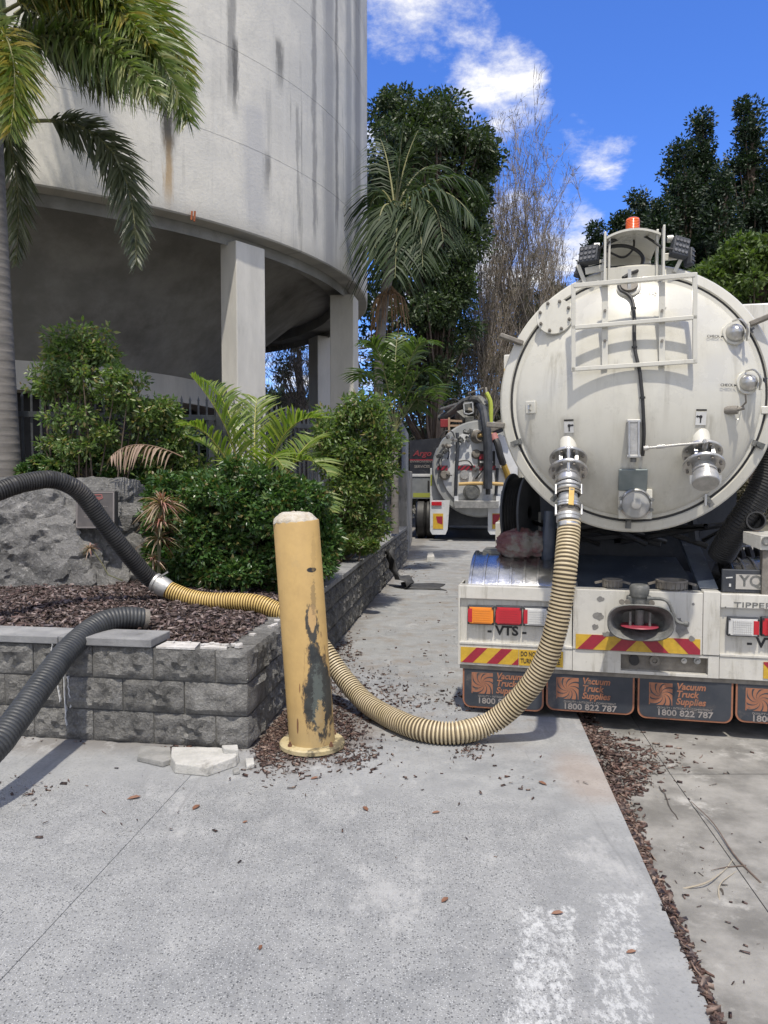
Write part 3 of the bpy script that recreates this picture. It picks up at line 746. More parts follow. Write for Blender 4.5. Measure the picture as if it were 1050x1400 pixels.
# ------------------------------------------------------------ bollard
def bollmat():
    m, t, b = newmat('worn_yellow_paint')
    o = t.new('ShaderNodeTexCoord').outputs['Object']; x, y, z_ = t.sep(o)
    n = t.noise(o, 7, 7, .7); n2 = t.noise(t.mapping(o, (1, 1, .25)), 14, 6, .7)
    c = t.mix(t.ss(n, .3, .75), (.51, .34, .13), (.43, .285, .11))
    c = t.mix(t.math('MULTIPLY', t.ss(n2, .58, .72), .45), c, (.38, .25, .10))
    c = t.mix(t.math('MULTIPLY', t.ss(z_, .30, .02), .55), c, (.36, .29, .16))
    nj = t.noise(t.mapping(o, (1, 1, .45)), 18, 6, .75); nj2 = t.noise(o, 34, 6, .8)
    def blot(cx, cz, rx, rz, amt=1., jag=.7, nn=nj):
        ex = t.math('DIVIDE', t.math('SUBTRACT', x, cx), rx); ez = t.math('DIVIDE', t.math('SUBTRACT', z_, cz), rz)
        r = t.math('SQRT', t.math('ADD', t.math('MULTIPLY', ex, ex), t.math('MULTIPLY', ez, ez)))
        r = t.math('ADD', r, t.math('MULTIPLY', t.math('SUBTRACT', nn, .5), jag*2))
        fr = t.ss(y, -.02, .02, 1., 0.)
        return t.math('MULTIPLY', t.math('MULTIPLY', t.ss(r, .8, 1.02, 1., 0.), fr), amt)
    def layer(k, col):
        nonlocal c; c = t.mix(k, c, col)
    sc = t.noise(t.mapping(o, (1, 1, .06), rot=(.1, .15, 0)), 60, 4, .8)
    layer(t.math('MULTIPLY', t.ss(sc, .64, .70), .45), (.25, .16, .07))
    layer(t.math('MULTIPLY', t.ss(t.noise(o, 3.0, 8, .8), .55, .68), .35), (.33, .25, .13))
    layer(t.math('MAXIMUM', blot(.038, .385, .080, .31, .6, 1.0), blot(.07, .30, .068, .26, .6, 1.0)), (.17, .10, .045))
    blk = t.mix(t.ss(n, .35, .6), (.012, .014, .015), (.03, .036, .036))
    smear = t.math('MAXIMUM', blot(.035, .38, .07, .29, .97, .9), blot(.07, .30, .06, .24, .95, .9))
    layer(smear, blk)
    layer(t.math('MULTIPLY', blot(.045, .33, .03, .20, .8, 2.2, nj2), .5), (.16, .19, .17))
    layer(t.math('MULTIPLY', blot(.06, .22, .03, .10, .8, 1.4, nj2), .8), (.45, .31, .13))
    layer(blot(.035, .60, .035, .07, .6, 1.4), blk)
    layer(blot(.015, .78, .040, .13, .95, 1.1), blk)
    layer(blot(.016, .82, .026, .085, 1., .9), (.46, .30, .13))
    layer(blot(.010, 1.095, .028, .016, 1., .6), (.015, .015, .015))
    layer(blot(.02, .93, .014, .12, .5, 1.8, nj2), (.12, .09, .05)); layer(blot(.02, 1.18, .012, .12, .35, 1.8, nj2), (.3, .2, .08))
    layer(blot(.115, 1.24, .006, .03, 1., .6), (.02, .02, .02)); layer(blot(.09, .21, .006, .04, 1., .7), (.02, .02, .02))
    layer(blot(-.075, .17, .007, .05, .9, .9), (.14, .06, .03)); layer(blot(-.06, .40, .005, .03, .8, .9), (.16, .07, .03))
    t.put(b.inputs['Base Color'], c); b.inputs['Roughness'].default_value = .5
    t.put(b.inputs['Normal'], t.bump(t.math('ADD', n2, smear), .25, .004))
    return m
bp = G(427, 1021)
boll = empty('bollard', bp, 0, 'worn yellow steel bollard with black scrape marks and a concrete-filled top', 'bollard')
M_boll = bollmat()
lean = Vector((-.092, 0, 1.36)).normalized()
MB().lathe([(.139, .0), (.139, .03), (.137, 1.345), (.134, 1.352), (.126, 1.352), (.126, 1.30)], (0, 0, .03), lean, 48).build('post', M_boll, boll)
M_plate = mat('plate_paint', (.50, .43, .26), (.42, .34, .18), rough=.6, ns=14, bump=.3, c3=(.12, .10, .06), d=(9, .48, .62))
MB().lathe([(0, .03), (.190, .03), (.198, .022), (.198, .0), (0, .0)], (0, 0, .012), (0, 0, 1), 48).build('base_plate', M_plate, boll)
M_green = mat('plate_underside', (.03, .06, .045), (.06, .07, .06), rough=.8)
MB().lathe([(0, .012), (.186, .012), (.186, .0), (0, 0)], (0, 0, .001), (0, 0, 1), 40).build('packing_plate', M_green, boll)
M_boltr = mat('rusty_bolt', (.16, .075, .04), (.09, .05, .03), rough=.85, ns=60)
for a in (40, 130, 222, 318):
    p = Vector((.165*math.cos(R(a)), .165*math.sin(R(a)), .042))
    m = MB(); m.cyl(p, p+Vector((0, 0, .012)), .014, seg=6); m.cyl(p+Vector((0, 0, .012)), p+Vector((0, 0, .026)), .007, seg=8); m.build('bolt', M_boltr, boll)
M_fill = mat('rough_mortar', (.42, .36, .27), (.55, .52, .46), rough=.95, ns=18, bump=1., bs=50, c3=(.22, .17, .10), d=(8, .55, .7))
m = MB(); m.lathe([(0, .052), (.05, .052), (.085, .045), (.11, .028), (.134, .006), (.136, -.01)], (0, 0, 0), (0, 0, 1), 40)
bmesh.ops.subdivide_edges(m.bm, edges=m.bm.edges, cuts=1)
top = lean*1.382
for v in m.bm.verts: v.co = v.co*(1+.05*fbm(v.co.x*25, v.co.y*25, 1)) + Vector((0, 0, .012*fbm(v.co.x*30, v.co.y*30, 5))) + top
m.build('concrete_fill', M_fill, boll, 60)
# ------------------------------------------------------------ boulder with plaque
def rockmat():
    m, t, b = newmat('boulder_rock')
    o = t.new('ShaderNodeTexCoord').outputs['Object']
    n = t.noise(o, 2.2, 10, .75); n2 = t.noise(t.mapping(o, (1, 1, .4), rot=(0, .5, 0)), 5, 9, .75); n3 = t.noise(o, 40, 5, .75)
    c = t.mix(t.ss(n, .35, .65), (.12, .119, .115), (.26, .255, .245))
    c = t.mix(t.math('MULTIPLY', t.ss(n2, .54, .64), .7), c, (.12, .12, .118)); c = t.mix(t.math('MULTIPLY', t.ss(n3, .5, .72), .6), c, (.48, .47, .46))
    pl_ = t.ss(t.noise(t.mapping(o, (1, 1, 1), loc=(4, 4, 4)), 3.3, 9, .8), .56, .66); c = t.mix(t.math('MULTIPLY', pl_, .6), c, (.55, .54, .52))
    t.put(b.inputs['Base Color'], c); b.inputs['Roughness'].default_value = .85
    t.put(b.inputs['Normal'], t.bump(t.math('ADD', t.math('MULTIPLY', n2, 2), n3), 1., .03)); return m
M_rock = rockmat()
m = MB(); bmesh.ops.create_icosphere(m.bm, subdivisions=6, radius=1)
planes = [((.02, -1, .34), .66), ((-.45, -.85, .35), .74), ((0, 0, 1), .60), ((.25, -.2, .95), .64), ((1, -.2, .1), .82), ((-1, -.2, .2), .9), ((.8, -.55, .35), .76), ((-.4, -.4, .8), .72), ((.5, -.8, .5), .78), ((.9, -.3, .6), .80), ((0, 1, .2), .8)]
planes = [(Vector(a).normalized(), d) for a, d in planes]
for v in m.bm.verts:
    d = v.co.normalized(); r = 1.
    for nrm, dd in planes:
        k = d.dot(nrm)
        if k > .05: r = min(r, dd/k)
    q = d*2.2
    r *= 1 + .10*fbm(q.x*1.3, q.y*1.3, q.z*1.6, 4) - .07*abs(fbm(q.x*2.6+2, q.y*2.6, q.z*1.4, 5)) + .05*fbm(q.x*6, q.y*6, q.z*4, 5)
    v.co = d*r
for v in m.bm.verts: v.co = Vector((v.co.x*1.32, v.co.y*.75, v.co.z*.98))
bc = D(85, 740, 7.15); bc = Vector((bc.x-.30, 7.15, 1.02))
boulder = m.build('boulder', M_rock, smooth=25, loc=bc)
tag(boulder, 'large rough grey boulder carrying a dark plaque in the garden bed', 'boulder')
pls = 6.50
pc = D(131, 697, pls)
bpy.context.view_layer.update()
dg = bpy.context.evaluated_depsgraph_get()
def hit_y(px, py):
    d = ray(px, py).normalized(); ok, loc, nn, _ = boulder.ray_cast(Vector((0, 0, CZ))-bc, d)
    return (loc+bc, nn) if ok else (D(px, py, 6.6), Vector((0, -1, 0)))
hs_ = [hit_y(px, py)[0] for px in (108, 131, 155) for py in (675, 697, 720)]
py_ = min(h.y for h in hs_)
M_plq = mat('plaque_metal', (.075, .068, .068), (.10, .092, .09), rough=.5, ns=6, c3=(.14, .12, .11), d=(6, .5, .8))
M_plt = mat('plaque_lettering', (.30, .27, .26), rough=.5); M_plr = mat('plaque_red', (.38, .10, .09), (.30, .12, .11), rough=.5)
pc = D(131, 697, py_-.012); pw, ph = .335, .33
plq = empty('plaque', pc, R(2), 'dark square metal plaque with red outlined badge fixed to the boulder', 'plaque'); plq.rotation_euler.x = R(-4)
MB().box((0, .035, 0), (pw, .10, ph)).build('backing_plate', M_plq, plq, smooth=0, bevel=.004)
m = MB()
for a, b_ in (((-pw/2+.012, ph/2-.014), (pw/2-.012, ph/2-.014)), ((-pw/2+.012, -ph/2+.014), (pw/2-.012, -ph/2+.014)), ((-pw/2+.012, -ph/2+.014), (-pw/2+.012, ph/2-.014)), ((pw/2-.012, -ph/2+.014), (pw/2-.012, ph/2-.014))):
    m.bar((a[0], -.016, a[1]), (b_[0], -.016, b_[1]), .006, .004, (0, 1, 0))
m.build('border', M_plt, plq, smooth=0)
bd = [(-.06, .125), (.055, .132), (.062, .10), (.03, .088), (-.045, .078)]
m = MB()
for i in range(5): m.bar((bd[i][0], -.017, bd[i][1]), (bd[(i+1) % 5][0], -.017, bd[(i+1) % 5][1]), .007, .004, (0, 1, 0))
m.build('badge_outline', M_plr, plq, smooth=0)
text('lettering', 'Pioneer', (0, -.017, .107), .036, M_plr, plq, bold=.02)
for i, (s_, zz_, sz) in enumerate((('Opened by the', .052, .018), ('on the occasion of the completion', .028, .017), ('Pioneer Works', -.02, .018), ('by the staff and members', -.06, .016))):
    text('lettering', s_, (-.01, -.0165, zz_), sz, M_plt, plq)

# ------------------------------------------------------------ fences and concrete boundary wall
M_galv = mat('galvanised_steel', (.06, .065, .068), (.10, .105, .11), rough=.5, metal=.4, ns=8)
fence = empty('picket_fence', (0, 0, 0), 0, 'grey steel picket fence with pointed tops behind the garden shrubs', 'fence')
me_p = MB(); me_p.box((0, 0, .82), (.022, .022, 1.64)); me_p.lathe([(.0155, 1.64), (.0, 1.70)], seg=4); me_p = me_p.mesh('picket', 0); me_p.materials.append(M_galv)
def fence_leg(a, b, n):
    a = Vector(a); b = Vector(b); d = b-a
    for i in range(n):
        o = bpy.data.objects.new('picket', me_p); C.objects.link(o); o.parent = fence; o.location = a+d*(i+.5)/n; o.rotation_euler.z = math.atan2(d.y, d.x)
    nrm = Vector((d.y, -d.x, 0)).normalized()*.024
    for h in (.30, 1.45):
        MB().bar(a+Vector((0, 0, h))+nrm, b+Vector((0, 0, h))+nrm, .025, .06).build('rail', M_galv, fence, smooth=0)
    for p in (a, b): MB().box(p+Vector((0, 0, .85))+nrm*2.6, (.065, .065, 1.9)).build('post', M_galv, fence, smooth=0)
fa = D(12, 600, 8.3); fb = D(300, 600, 8.9); fc = D(527, 600, 13.2)
fa.z = .86; fb.z = .86; fc.z = .9
fence_leg((fa.x-1.2, 8.1, .86), fa, 10); fence_leg(fa, fb, 24); fence_leg(fb, fc, 40)
M_oldwall = mat('stained_wall', (.24, .235, .22), (.36, .35, .33), rough=.92, ns=2.5, bump=.9, bs=30, c3=(.12, .12, .11), d=(3.5, .48, .62), stretch=(1, 1, .4))
w0 = Vector((wallx(15.1)+.01, 15.1, 0)); w1 = Vector((.72, 19.6, 0)); dd = (w1-w0).normalized(); nn = Vector((dd.y, -dd.x, 0))
bw = empty('boundary_wall', (0, 0, 0), 0, 'rough stained concrete wall beyond the block wall, topped by a grey metal fence', 'wall')
m = MB(); m.poly([w0, w1, w1-nn*.25, w0-nn*.25], (0, 0, 1.75))
m.build('wall_face', M_oldwall, bw, smooth=0, bevel=.02)
M_fpanel = mat('grey_fence_sheet', (.15, .17, .20), (.20, .22, .25), rough=.55, ns=4)
sf = empty('sheet_fence', (0, 0, 0), 0, 'dark grey ribbed sheet fence standing on the boundary wall', 'fence')
for i in range(16):
    a = w0+(w1-w0)*i/16; b_ = w0+(w1-w0)*(i+1)/16-dd*.01
    m = MB(); m.bar(a-nn*(.1+.015*(i % 2))+Vector((0, 0, 2.22)), b_-nn*(.1+.015*(i % 2))+Vector((0, 0, 2.22)), .02, .93); m.build('panel', M_fpanel, sf, smooth=0)
for k, (px, Y) in enumerate(((529, 13.9), (540, 15.0))):
    p = D(px, 650, Y); m = MB(); m.box((0, 0, .95), (.11, .11, 1.9)); m.box((0, 0, 1.92), (.13, .13, .03))
    tag(m.build('fence_post', M_fpanel, smooth=0, loc=(p.x, Y, .7)), ('slim grey steel gate post at the end of the picket fence', 'grey steel post where the boundary wall begins')[k], 'post')
# ------------------------------------------------------------ vacuum tanker (near)
TZ = R(-13.0); TPOS = Vector((1.654, 5.02, 0)); TM = Matrix.Translation(TPOS) @ Matrix.Rotation(TZ, 4, 'Z'); TI = TM.inverted()
def plane_hit(M, Mi, px, py, ly):
    o = Mi @ Vector((0, 0, CZ)); d = Mi.to_3x3() @ ray(px, py); t = (ly-o.y)/d.y; return o + d*t
def T(px, py, ly=0.): return plane_hit(TM, TI, px, py, ly)
def whitemat(name, c1, c2, amt=.5, runs=None):
    m, t, b = newmat(name); o = t.new('ShaderNodeTexCoord').outputs['Object']
    n = t.noise(o, 3, 6, .65); st = t.noise(t.mapping(o, (1, 1, .12)), 14, 6, .7); sp_ = t.noise(o, 38, 5, .8)
    c = t.mix(t.ss(n, .3, .7), c1, c2)
    c = t.mix(t.math('MULTIPLY', t.ss(st, .50, .75), amt), c, (.30, .28, .23))
    c = t.mix(t.math('MULTIPLY', t.ss(sp_, .66, .72), amt), c, (.16, .14, .12))
    if runs:
        x_, _y, z_ = t.sep(o)
        for x0, z0, w_ in runs:
            a = t.math('ABSOLUTE', t.math('SUBTRACT', t.math('ADD', x_, t.math('MULTIPLY', t.math('SUBTRACT', n, .5), .08)), x0))
            f = t.math('MULTIPLY', t.ss(a, w_*.2, w_, 1., 0.), t.ss(z_, z0-.55, z0, 0., 1.))
            f = t.math('MULTIPLY', f, t.ss(z_, z0, z0+.04, 1., 0.))
            f = t.math('MULTIPLY', f, t.ss(t.noise(t.mapping(o, (1, 1, .06), loc=(x0, 0, 0)), 30, 5, .7), .38, .62))
            c = t.mix(t.math('MULTIPLY', f, .45), c, (.22, .20, .15))
        gr = t.math('MULTIPLY', t.ss(z_, 2.1, 1.3), t.ss(t.noise(t.mapping(o, (1, 1, .3)), 6, 7, .75), .35, .7))
        c = t.mix(t.math('MULTIPLY', gr, .55), c, (.33, .31, .25))
        c = t.mix(t.math('MULTIPLY', t.ss(t.noise(o, 1.6, 9, .8), .54, .62), .20), c, (.36, .35, .31))
    t.put(b.inputs['Base Color'], c); t.put(b.inputs['Roughness'], t.math('MULTIPLY_ADD', n, .25, .16)); b.inputs['Coat Weight'].default_value = .45; b.inputs['Coat Roughness'].default_value = .15
    t.put(b.inputs['Normal'], t.bump(t.noise(o, 2.4, 3), .12, .02)); return m
M_white = whitemat('tank_white_paint', (.52, .505, .445), (.58, .565, .50), .3)
M_door = whitemat('door_white_paint', (.52, .505, .445), (.58, .565, .50), .26, [(T(777, 600).x, 2.0, .10), (T(958, 600).x, 2.0, .10), (T(866, 600).x, 1.75, .10), (T(760, 460).x, 2.42, .09), (T(1003, 470).x, 2.5, .05), (T(1020, 530).x, 2.2, .05), (T(840, 500).x, 2.35, .03), (T(905, 500).x, 2.35, .03), (T(726, 565).x, 2.05, .03)])
M_bump = whitemat('bumper_white_paint', (.50, .485, .44), (.60, .585, .535), .95)
M_steel = mat('stainless_steel', (.42, .42, .41), (.58, .57, .55), rough=.32, metal=.85, ns=14, rv=.1, c3=(.30, .28, .25), d=(8, .6, .75))
M_chrome = mat('polished_steel', (.46, .46, .46), (.56, .56, .56), rough=.22, metal=1., ns=9, rv=.08, bump=.3, bs=7, c3=(.28, .28, .28), d=(3, .45, .7))
M_alu = mat('dull_aluminium', (.36, .36, .35), (.48, .475, .46), rough=.45, metal=.6, ns=20, bump=.2)
M_blk = mat('black_rubber', (.018, .018, .019), (.035, .035, .036), rough=.55, ns=9, bump=.2)
M_chas = mat('dark_chassis', (.022, .026, .034), (.045, .05, .06), rough=.6, ns=6, bump=.3, c3=(.12, .115, .11), d=(4, .6, .75))
M_navy = mat('navy_scuffed_plate', (.030, .040, .062), (.06, .075, .10), rough=.42, ns=5, c3=(.24, .25, .27), d=(7, .58, .72), bump=.2)
M_cast = mat('grey_cast_iron', (.10, .105, .10), (.20, .20, .19), rough=.6, ns=12, bump=.5, bs=70, metal=.3)
M_red = mat('red_reflector', (.32, .02, .04), (.26, .018, .035), rough=.35, ns=20, bump=.3, bs=120)
M_yel = mat('yellow_reflector', (.58, .37, .035), (.47, .29, .03), rough=.4, ns=20, bump=.3, bs=120)
M_ink = mat('black_print', (.02, .02, .022), rough=.6)
M_amber = mat('amber_lens', (.80, .26, .02), (.72, .22, .015), rough=.2, ns=6, coat=.6)
M_redl = mat('red_lens', (.50, .012, .025), (.42, .01, .02), rough=.2, ns=6, coat=.6)
M_clear = mat('clear_lens', (.50, .50, .49), (.62, .62, .60), rough=.2, ns=6, coat=.6)
M_orange = mat('mudflap_orange', (.33, .14, .075), (.27, .115, .068), rough=.7, ns=20, c3=(.12, .09, .075), d=(12, .55, .7))
M_flap = mat('mudflap_rubber', (.028, .034, .045), (.045, .05, .06), rough=.55, ns=6, c3=(.15, .13, .115), d=(5, .55, .8))
M_grime = mat('grimy_steel', (.16, .145, .125), (.26, .24, .21), rough=.7, metal=.3, ns=10, bump=.3)
truck = empty('vacuum_tanker', TPOS, TZ, 'large dirty-white vacuum tanker with round domed rear door, parked on the right', 'truck')
def B(m, name, mt, par=None, **k): return m.build(name, mt, par or truck, **k)
DC = T(868, 546, 0.); DC.x = -.03; DC.y = 0
# rear door: dished end, flange, seal, outer ring, then the tank shell
KR = .945
def dome_y(r): return -.045 - .20*(1-min(1, r/(.78*KR))**2.3)
def kr(pf): return [(r*KR, h) for r, h in pf]
prof = [(r, -dome_y(r)) for r in np.linspace(0, .78*KR, 26)] + kr([(.797, .03), (.80, .02), (.822, .02), (.826, .012), (.826, -.02)])
door = B(MB().lathe(prof, DC, (0, -1, 0), 96), 'rear_door', M_door, smooth=50)
B(MB().lathe(kr([(.826, .0), (.842, .0), (.842, -.03)]), DC, (0, -1, 0), 96), 'door_seal', M_blk)
B(MB().lathe(kr([(.842, -.03), (.842, .006), (.85, .014), (.905, .000), (.915, -.012), (.915, -.05), (.87, -.06)]), DC, (0, -1, 0), 96), 'door_ring', M_white)
B(MB().lathe(kr([(.868, -.05), (.868, -6.3), (.60, -6.5), (0, -6.6)]), DC, (0, -1, 0), 72), 'tank_shell', M_white)
for yy in (1.2, 2.6, 4.0, 5.4): B(MB().lathe(kr([(.868, -yy), (.895, -yy-.01), (.895, -yy-.07), (.868, -yy-.08)]), DC, (0, -1, 0), 72), 'tank_band', M_white)
def onface(px, py, off=0.):
    y = -.15
    for _ in range(6):
        p = T(px, py, y); r = math.hypot(p.x-DC.x, p.z-DC.z); y = dome_y(r)
    p = T(px, py, y); r = math.hypot(p.x-DC.x, p.z-DC.z); e = .01
    sl = (dome_y(r+e)-dome_y(r-e))/(2*e); rd = Vector((p.x-DC.x, 0, p.z-DC.z)); rd = rd.normalized() if r > 1e-3 else Vector((1, 0, 0))
    n = (Vector((0, -1, 0)) + rd*sl).normalized(); return p + n*off, n
def face_rot(n):     # text plane facing n (n mostly -Y)
    x = Vector((0, 0, 1)).cross(-n).normalized() if False else n.cross(Vector((0, 0, -1))).normalized(); x = -x if x.x < 0 else x
    z_ = x.cross(-n); z_ = -z_ if z_.z < 0 else z_; y = z_.cross(x)
    return Matrix((x, y, z_)).transposed()
# clamps round the joint
for a in (200, 232, 268, 305, 338):
    p = DC + Vector((math.cos(R(a)), 0, math.sin(R(a))))*.845*KR; m = MB(); rd = (p-DC).normalized()
    m.bar(p-rd*.035+Vector((0, -.022, 0)), p+rd*.04+Vector((0, -.018, 0)), .035, .02, (0, 1, 0)); m.cyl(p+Vector((0, -.03, 0)), p+Vector((0, -.05, 0)), .014, seg=6)
    B(m, 'door_clamp', M_cast)
for px, py, l in ((706, 466, -.13), (1046, 430, .16)):       # rubber-tipped catches on the ring
    p = T(px, py, 0.); rd = Vector((p.x-DC.x, 0, p.z-DC.z)).normalized(); q = DC+rd*.86*KR
    B(MB().bar(q+Vector((0, -.02, 0)), q+rd*.02+Vector((l, -.05, abs(l)*.35)), .06, .03, (0, 0, 1)), 'door_catch', M_grime, bevel=.006)
p = T(684, 582, .0); B(MB().bar(p+Vector((-.09, .02, .01)), p+Vector((.03, 0, 0)), .05, .035), 'door_catch', M_grime, bevel=.005)
for px, py in ((1046, 561),):
    p = T(px, py, 0.); B(MB().box(p, (.06, .05, .05)), 'door_lug', M_white, bevel=.006)
# blanked manhole
p, n = onface(760, 436); n = (n+Vector((0, -1.5, 0))).normalized(); m = MB(); m.lathe([(.095, 0), (.095, .045), (.118, .045), (.118, .062), (.116, .066), (0, .066)], p-n*.010, n, 40); fl = B(m, 'blind_flange', M_white)
_, u, v = frame_of(n)
for k in range(8):
    q = p + (u*math.cos(k*math.pi/4+.3)+v*math.sin(k*math.pi/4+.3))*.098 + n*.056; m = MB(); m.cyl(q, q+n*.011, .011, seg=6); m.cyl(q+n*.011, q+n*.02, .006, seg=8); m.build('bolt', M_grime, fl)
# ladder-like guard frame
FY = -.27
rk = [T(784, 391, FY), T(950, 376, FY), T(950, 494, FY), T(784, 505, FY)]
gf = B(MB().bar(rk[0], rk[1], .028, .034, (0, 1, 0)), 'guard_frame', M_white, bevel=.003)
for a, b_, nm in ((rk[3], rk[2], 1), (rk[0], rk[3], 0), (rk[1], rk[2], 0), (T(784, 448, FY), T(950, 434, FY), 0)):
    m = MB(); d = (b_-a).normalized()*.016; m.bar(a-d*.8+Vector((0, .001, 0)), b_+d*.8+Vector((0, .001, 0)), .026, .030, (0, 1, 0)); m.build('frame_bar', M_white, gf, smooth=0, bevel=.003)
for px in (827, 905):
    a = T(px, 386, FY+.028); b_ = T(px, 500, FY+.028); m = MB(); m.bar(a, b_, .036, .012, (0, 1, 0)); m.build('mounting_strap', M_white, gf, smooth=0, bevel=.002)
    for py in (425, 466):
        q = T(px, py, FY+.02); m = MB(); m.cyl(q, q+Vector((0, -.014, 0)), .009, seg=6); m.build('bolt', M_grime, gf)
        p, n = onface(px, py); m = MB(); m.bar(p, Vector((p.x, FY+.03, p.z)), .03, .008); m.build('standoff', M_white, gf, smooth=0)
# hood with posts above the door
h0 = T(826, 380, -.04); h1 = T(905, 380, -.04); ztop = T(865, 313, -.04).z; zs = T(826, 325, -.04).z; hy0, hy1 = -.06, .55
m = MB(); n_ = 12; prev = None
for i in range(n_+1):
    t = i/n_; x = h0.x+.012 + (h1.x-h0.x-.024)*t; zz_ = zs + (ztop-zs)*math.sin(math.pi*t)**.8
    cur = [Vector((x, hy0, zz_)), Vector((x, hy1, zz_)), Vector((x, hy1, zz_-.014)), Vector((x, hy0, zz_-.014))]
    if prev:
        for k in range(4): m.quad(prev[k], cur[k], cur[(k+1) % 4], prev[(k+1) % 4])
    prev = cur
hood = B(m, 'hood', M_white, smooth=60)
m = MB(); pts = [Vector((h0.x+.012 + (h1.x-h0.x-.024)*i/n_, .52, zs + (ztop-zs)*math.sin(math.pi*i/n_)**.8-.015)) for i in range(n_+1)]
m.poly([Vector((h0.x+.012, .52, 2.75))] + pts + [Vector((h1.x-.012, .52, 2.75))], (0, .012, 0)); m.build('hood_back', M_white, hood, smooth=0)
B(MB().box2((h0.x-.02, -.02, 2.80), (h1.x+.02, .6, 2.99)), 'hood_deck', M_white)
for a, s_ in ((h0, -1), (h1, 1)):
    zt = T(903 if s_ > 0 else 827, 309 if s_ > 0 else 318, -.1).z
    for dx, dy in ((0, -.10), (-.030*-s_*-1*1, -.02)):
        B(MB().box2((a.x+dx-.007, dy-.02, 2.86), (a.x+dx+.007, dy+.05, zt)), 'hood_post', M_white, smooth=0, bevel=.002)
    q = Vector((a.x+.03*s_, -.02, zt-.06)); B(MB().cyl(q, q+Vector((.035*s_, 0, 0)), .022, seg=14), 'hinge_pin', M_white)
# lamp arms and work lamps
M_led = mat('unlit_led_lens', (.10, .10, .105), (.16, .16, .165), rough=.25)
def lamp(px, py, w, h, tilt, lean_, ly=-.04):
    c = T(px, py, ly); M = Euler((R(tilt), 0, R(lean_[0])), 'XYZ').to_matrix() @ Matrix.Rotation(R(lean_[1]), 3, 'Y')
    l = B(MB().box(c, (w, .06, h), M), 'work_lamp', M_chas, bevel=.008)
    m = MB()
    for i in range(4):
        for k in range(3):
            o = Vector(((i-1.5)*w*.22, -.031, (k-1)*h*.28)); m.cyl(c+M@o, c+M@(o+Vector((0, -.005, 0))), min(w, h)*.09, seg=8)
    m.build('led_lens', M_led, l)
    return c
lamp(806, 349, .125, .115, -14, (-22, 0)); lamp(929, 339, .105, .125, -8, (20, 14))
M_arm = M_white
for a, b_, w_ in (((790, 362), (800, 388), .026), ((804, 362), (826, 356), .02), ((800, 371), (826, 366), .045), ((905, 352), (926, 350), .045), ((938, 340), (922, 372), .024)):
    B(MB().bar(T(*a, -.02), T(*b_, -.02), .014, w_, (1, 0, .0)), 'lamp_arm', M_arm, smooth=0, bevel=.003)
lamp(795, 368, .05, .12, -10, (-50, 20), .02); lamp(795, 389, .03, .03, 0, (0, 0), .02); lamp(942, 352, .035, .12, -8, (50, 14), .02)
# beacon
p = T(865, 314, .12); p.z = ztop
bc_ = B(MB().lathe([(.05, .0), (.05, .02), (.046, .026), (.0, .026)], p, (0, 0, 1), 24), 'beacon', M_chas)
M_beac = mat('orange_beacon_lens', (.85, .13, .01), (.75, .11, .01), rough=.25, coat=.7, ns=5)
pr = [(.044, .026)];
for i in range(8): pr += [(.0455, .028+.010*i), (.043, .033+.010*i)]
pr += [(.041, .112), (.030, .118), (0, .12)]
MB().lathe(pr, p, (0, 0, 1), 28).build('beacon_lens', M_beac, bc_)
# cables
def cable(name, pts, r, m_=M_blk, seg=8, n=40, par=None):
    P, _ = spline(pts, n); return B(MB().tube(P, r, seg), name, m_, par)
cable('cable', [T(827, 335, -.02), T(845, 327, .1), T(860, 322, .15), T(878, 322, .1), T(890, 328, 0), T(905, 338, -.08), T(920, 341, -.08)], .008)
cable('cable', [T(815, 345, -.05), T(828, 334, -.08), T(846, 325, .1), T(862, 321, .15), T(867, 330, .15), T(864, 343, .15), T(852, 352, .12), T(838, 347, .1), T(827, 342, .05)], .007)
cable('cable', [T(828, 339, .05), T(845, 336, .1), T(862, 338, .1), T(876, 347, .1), T(879, 357, .08), T(873, 369, .0), T(862, 374, -.06), T(852, 380, -.10)], .012)
cable('cable', [T(828, 366, .15), T(850, 364, .2), T(880, 362, .22), T(900, 361, .2)], .006)
fp = [(846, 393), (849, 400), (858, 405), (864, 412), (866, 424), (867, 440), (867, 460), (868, 480), (871, 495), (874, 508), (876, 525), (878, 545), (879, 565), (880, 590), (879, 612), (878, 622)]
cable('cable', [onface(*q, .02)[0] for q in fp], .011, n=70)
for q in ((866, 424), (867, 476), (878, 544)): a, n = onface(*q, .02); B(MB().lathe([(.014, -.006), (.017, -.006), (.017, .006), (.014, .006)], a, (0, 0, 1), 10), 'cable_tie', M_blk)
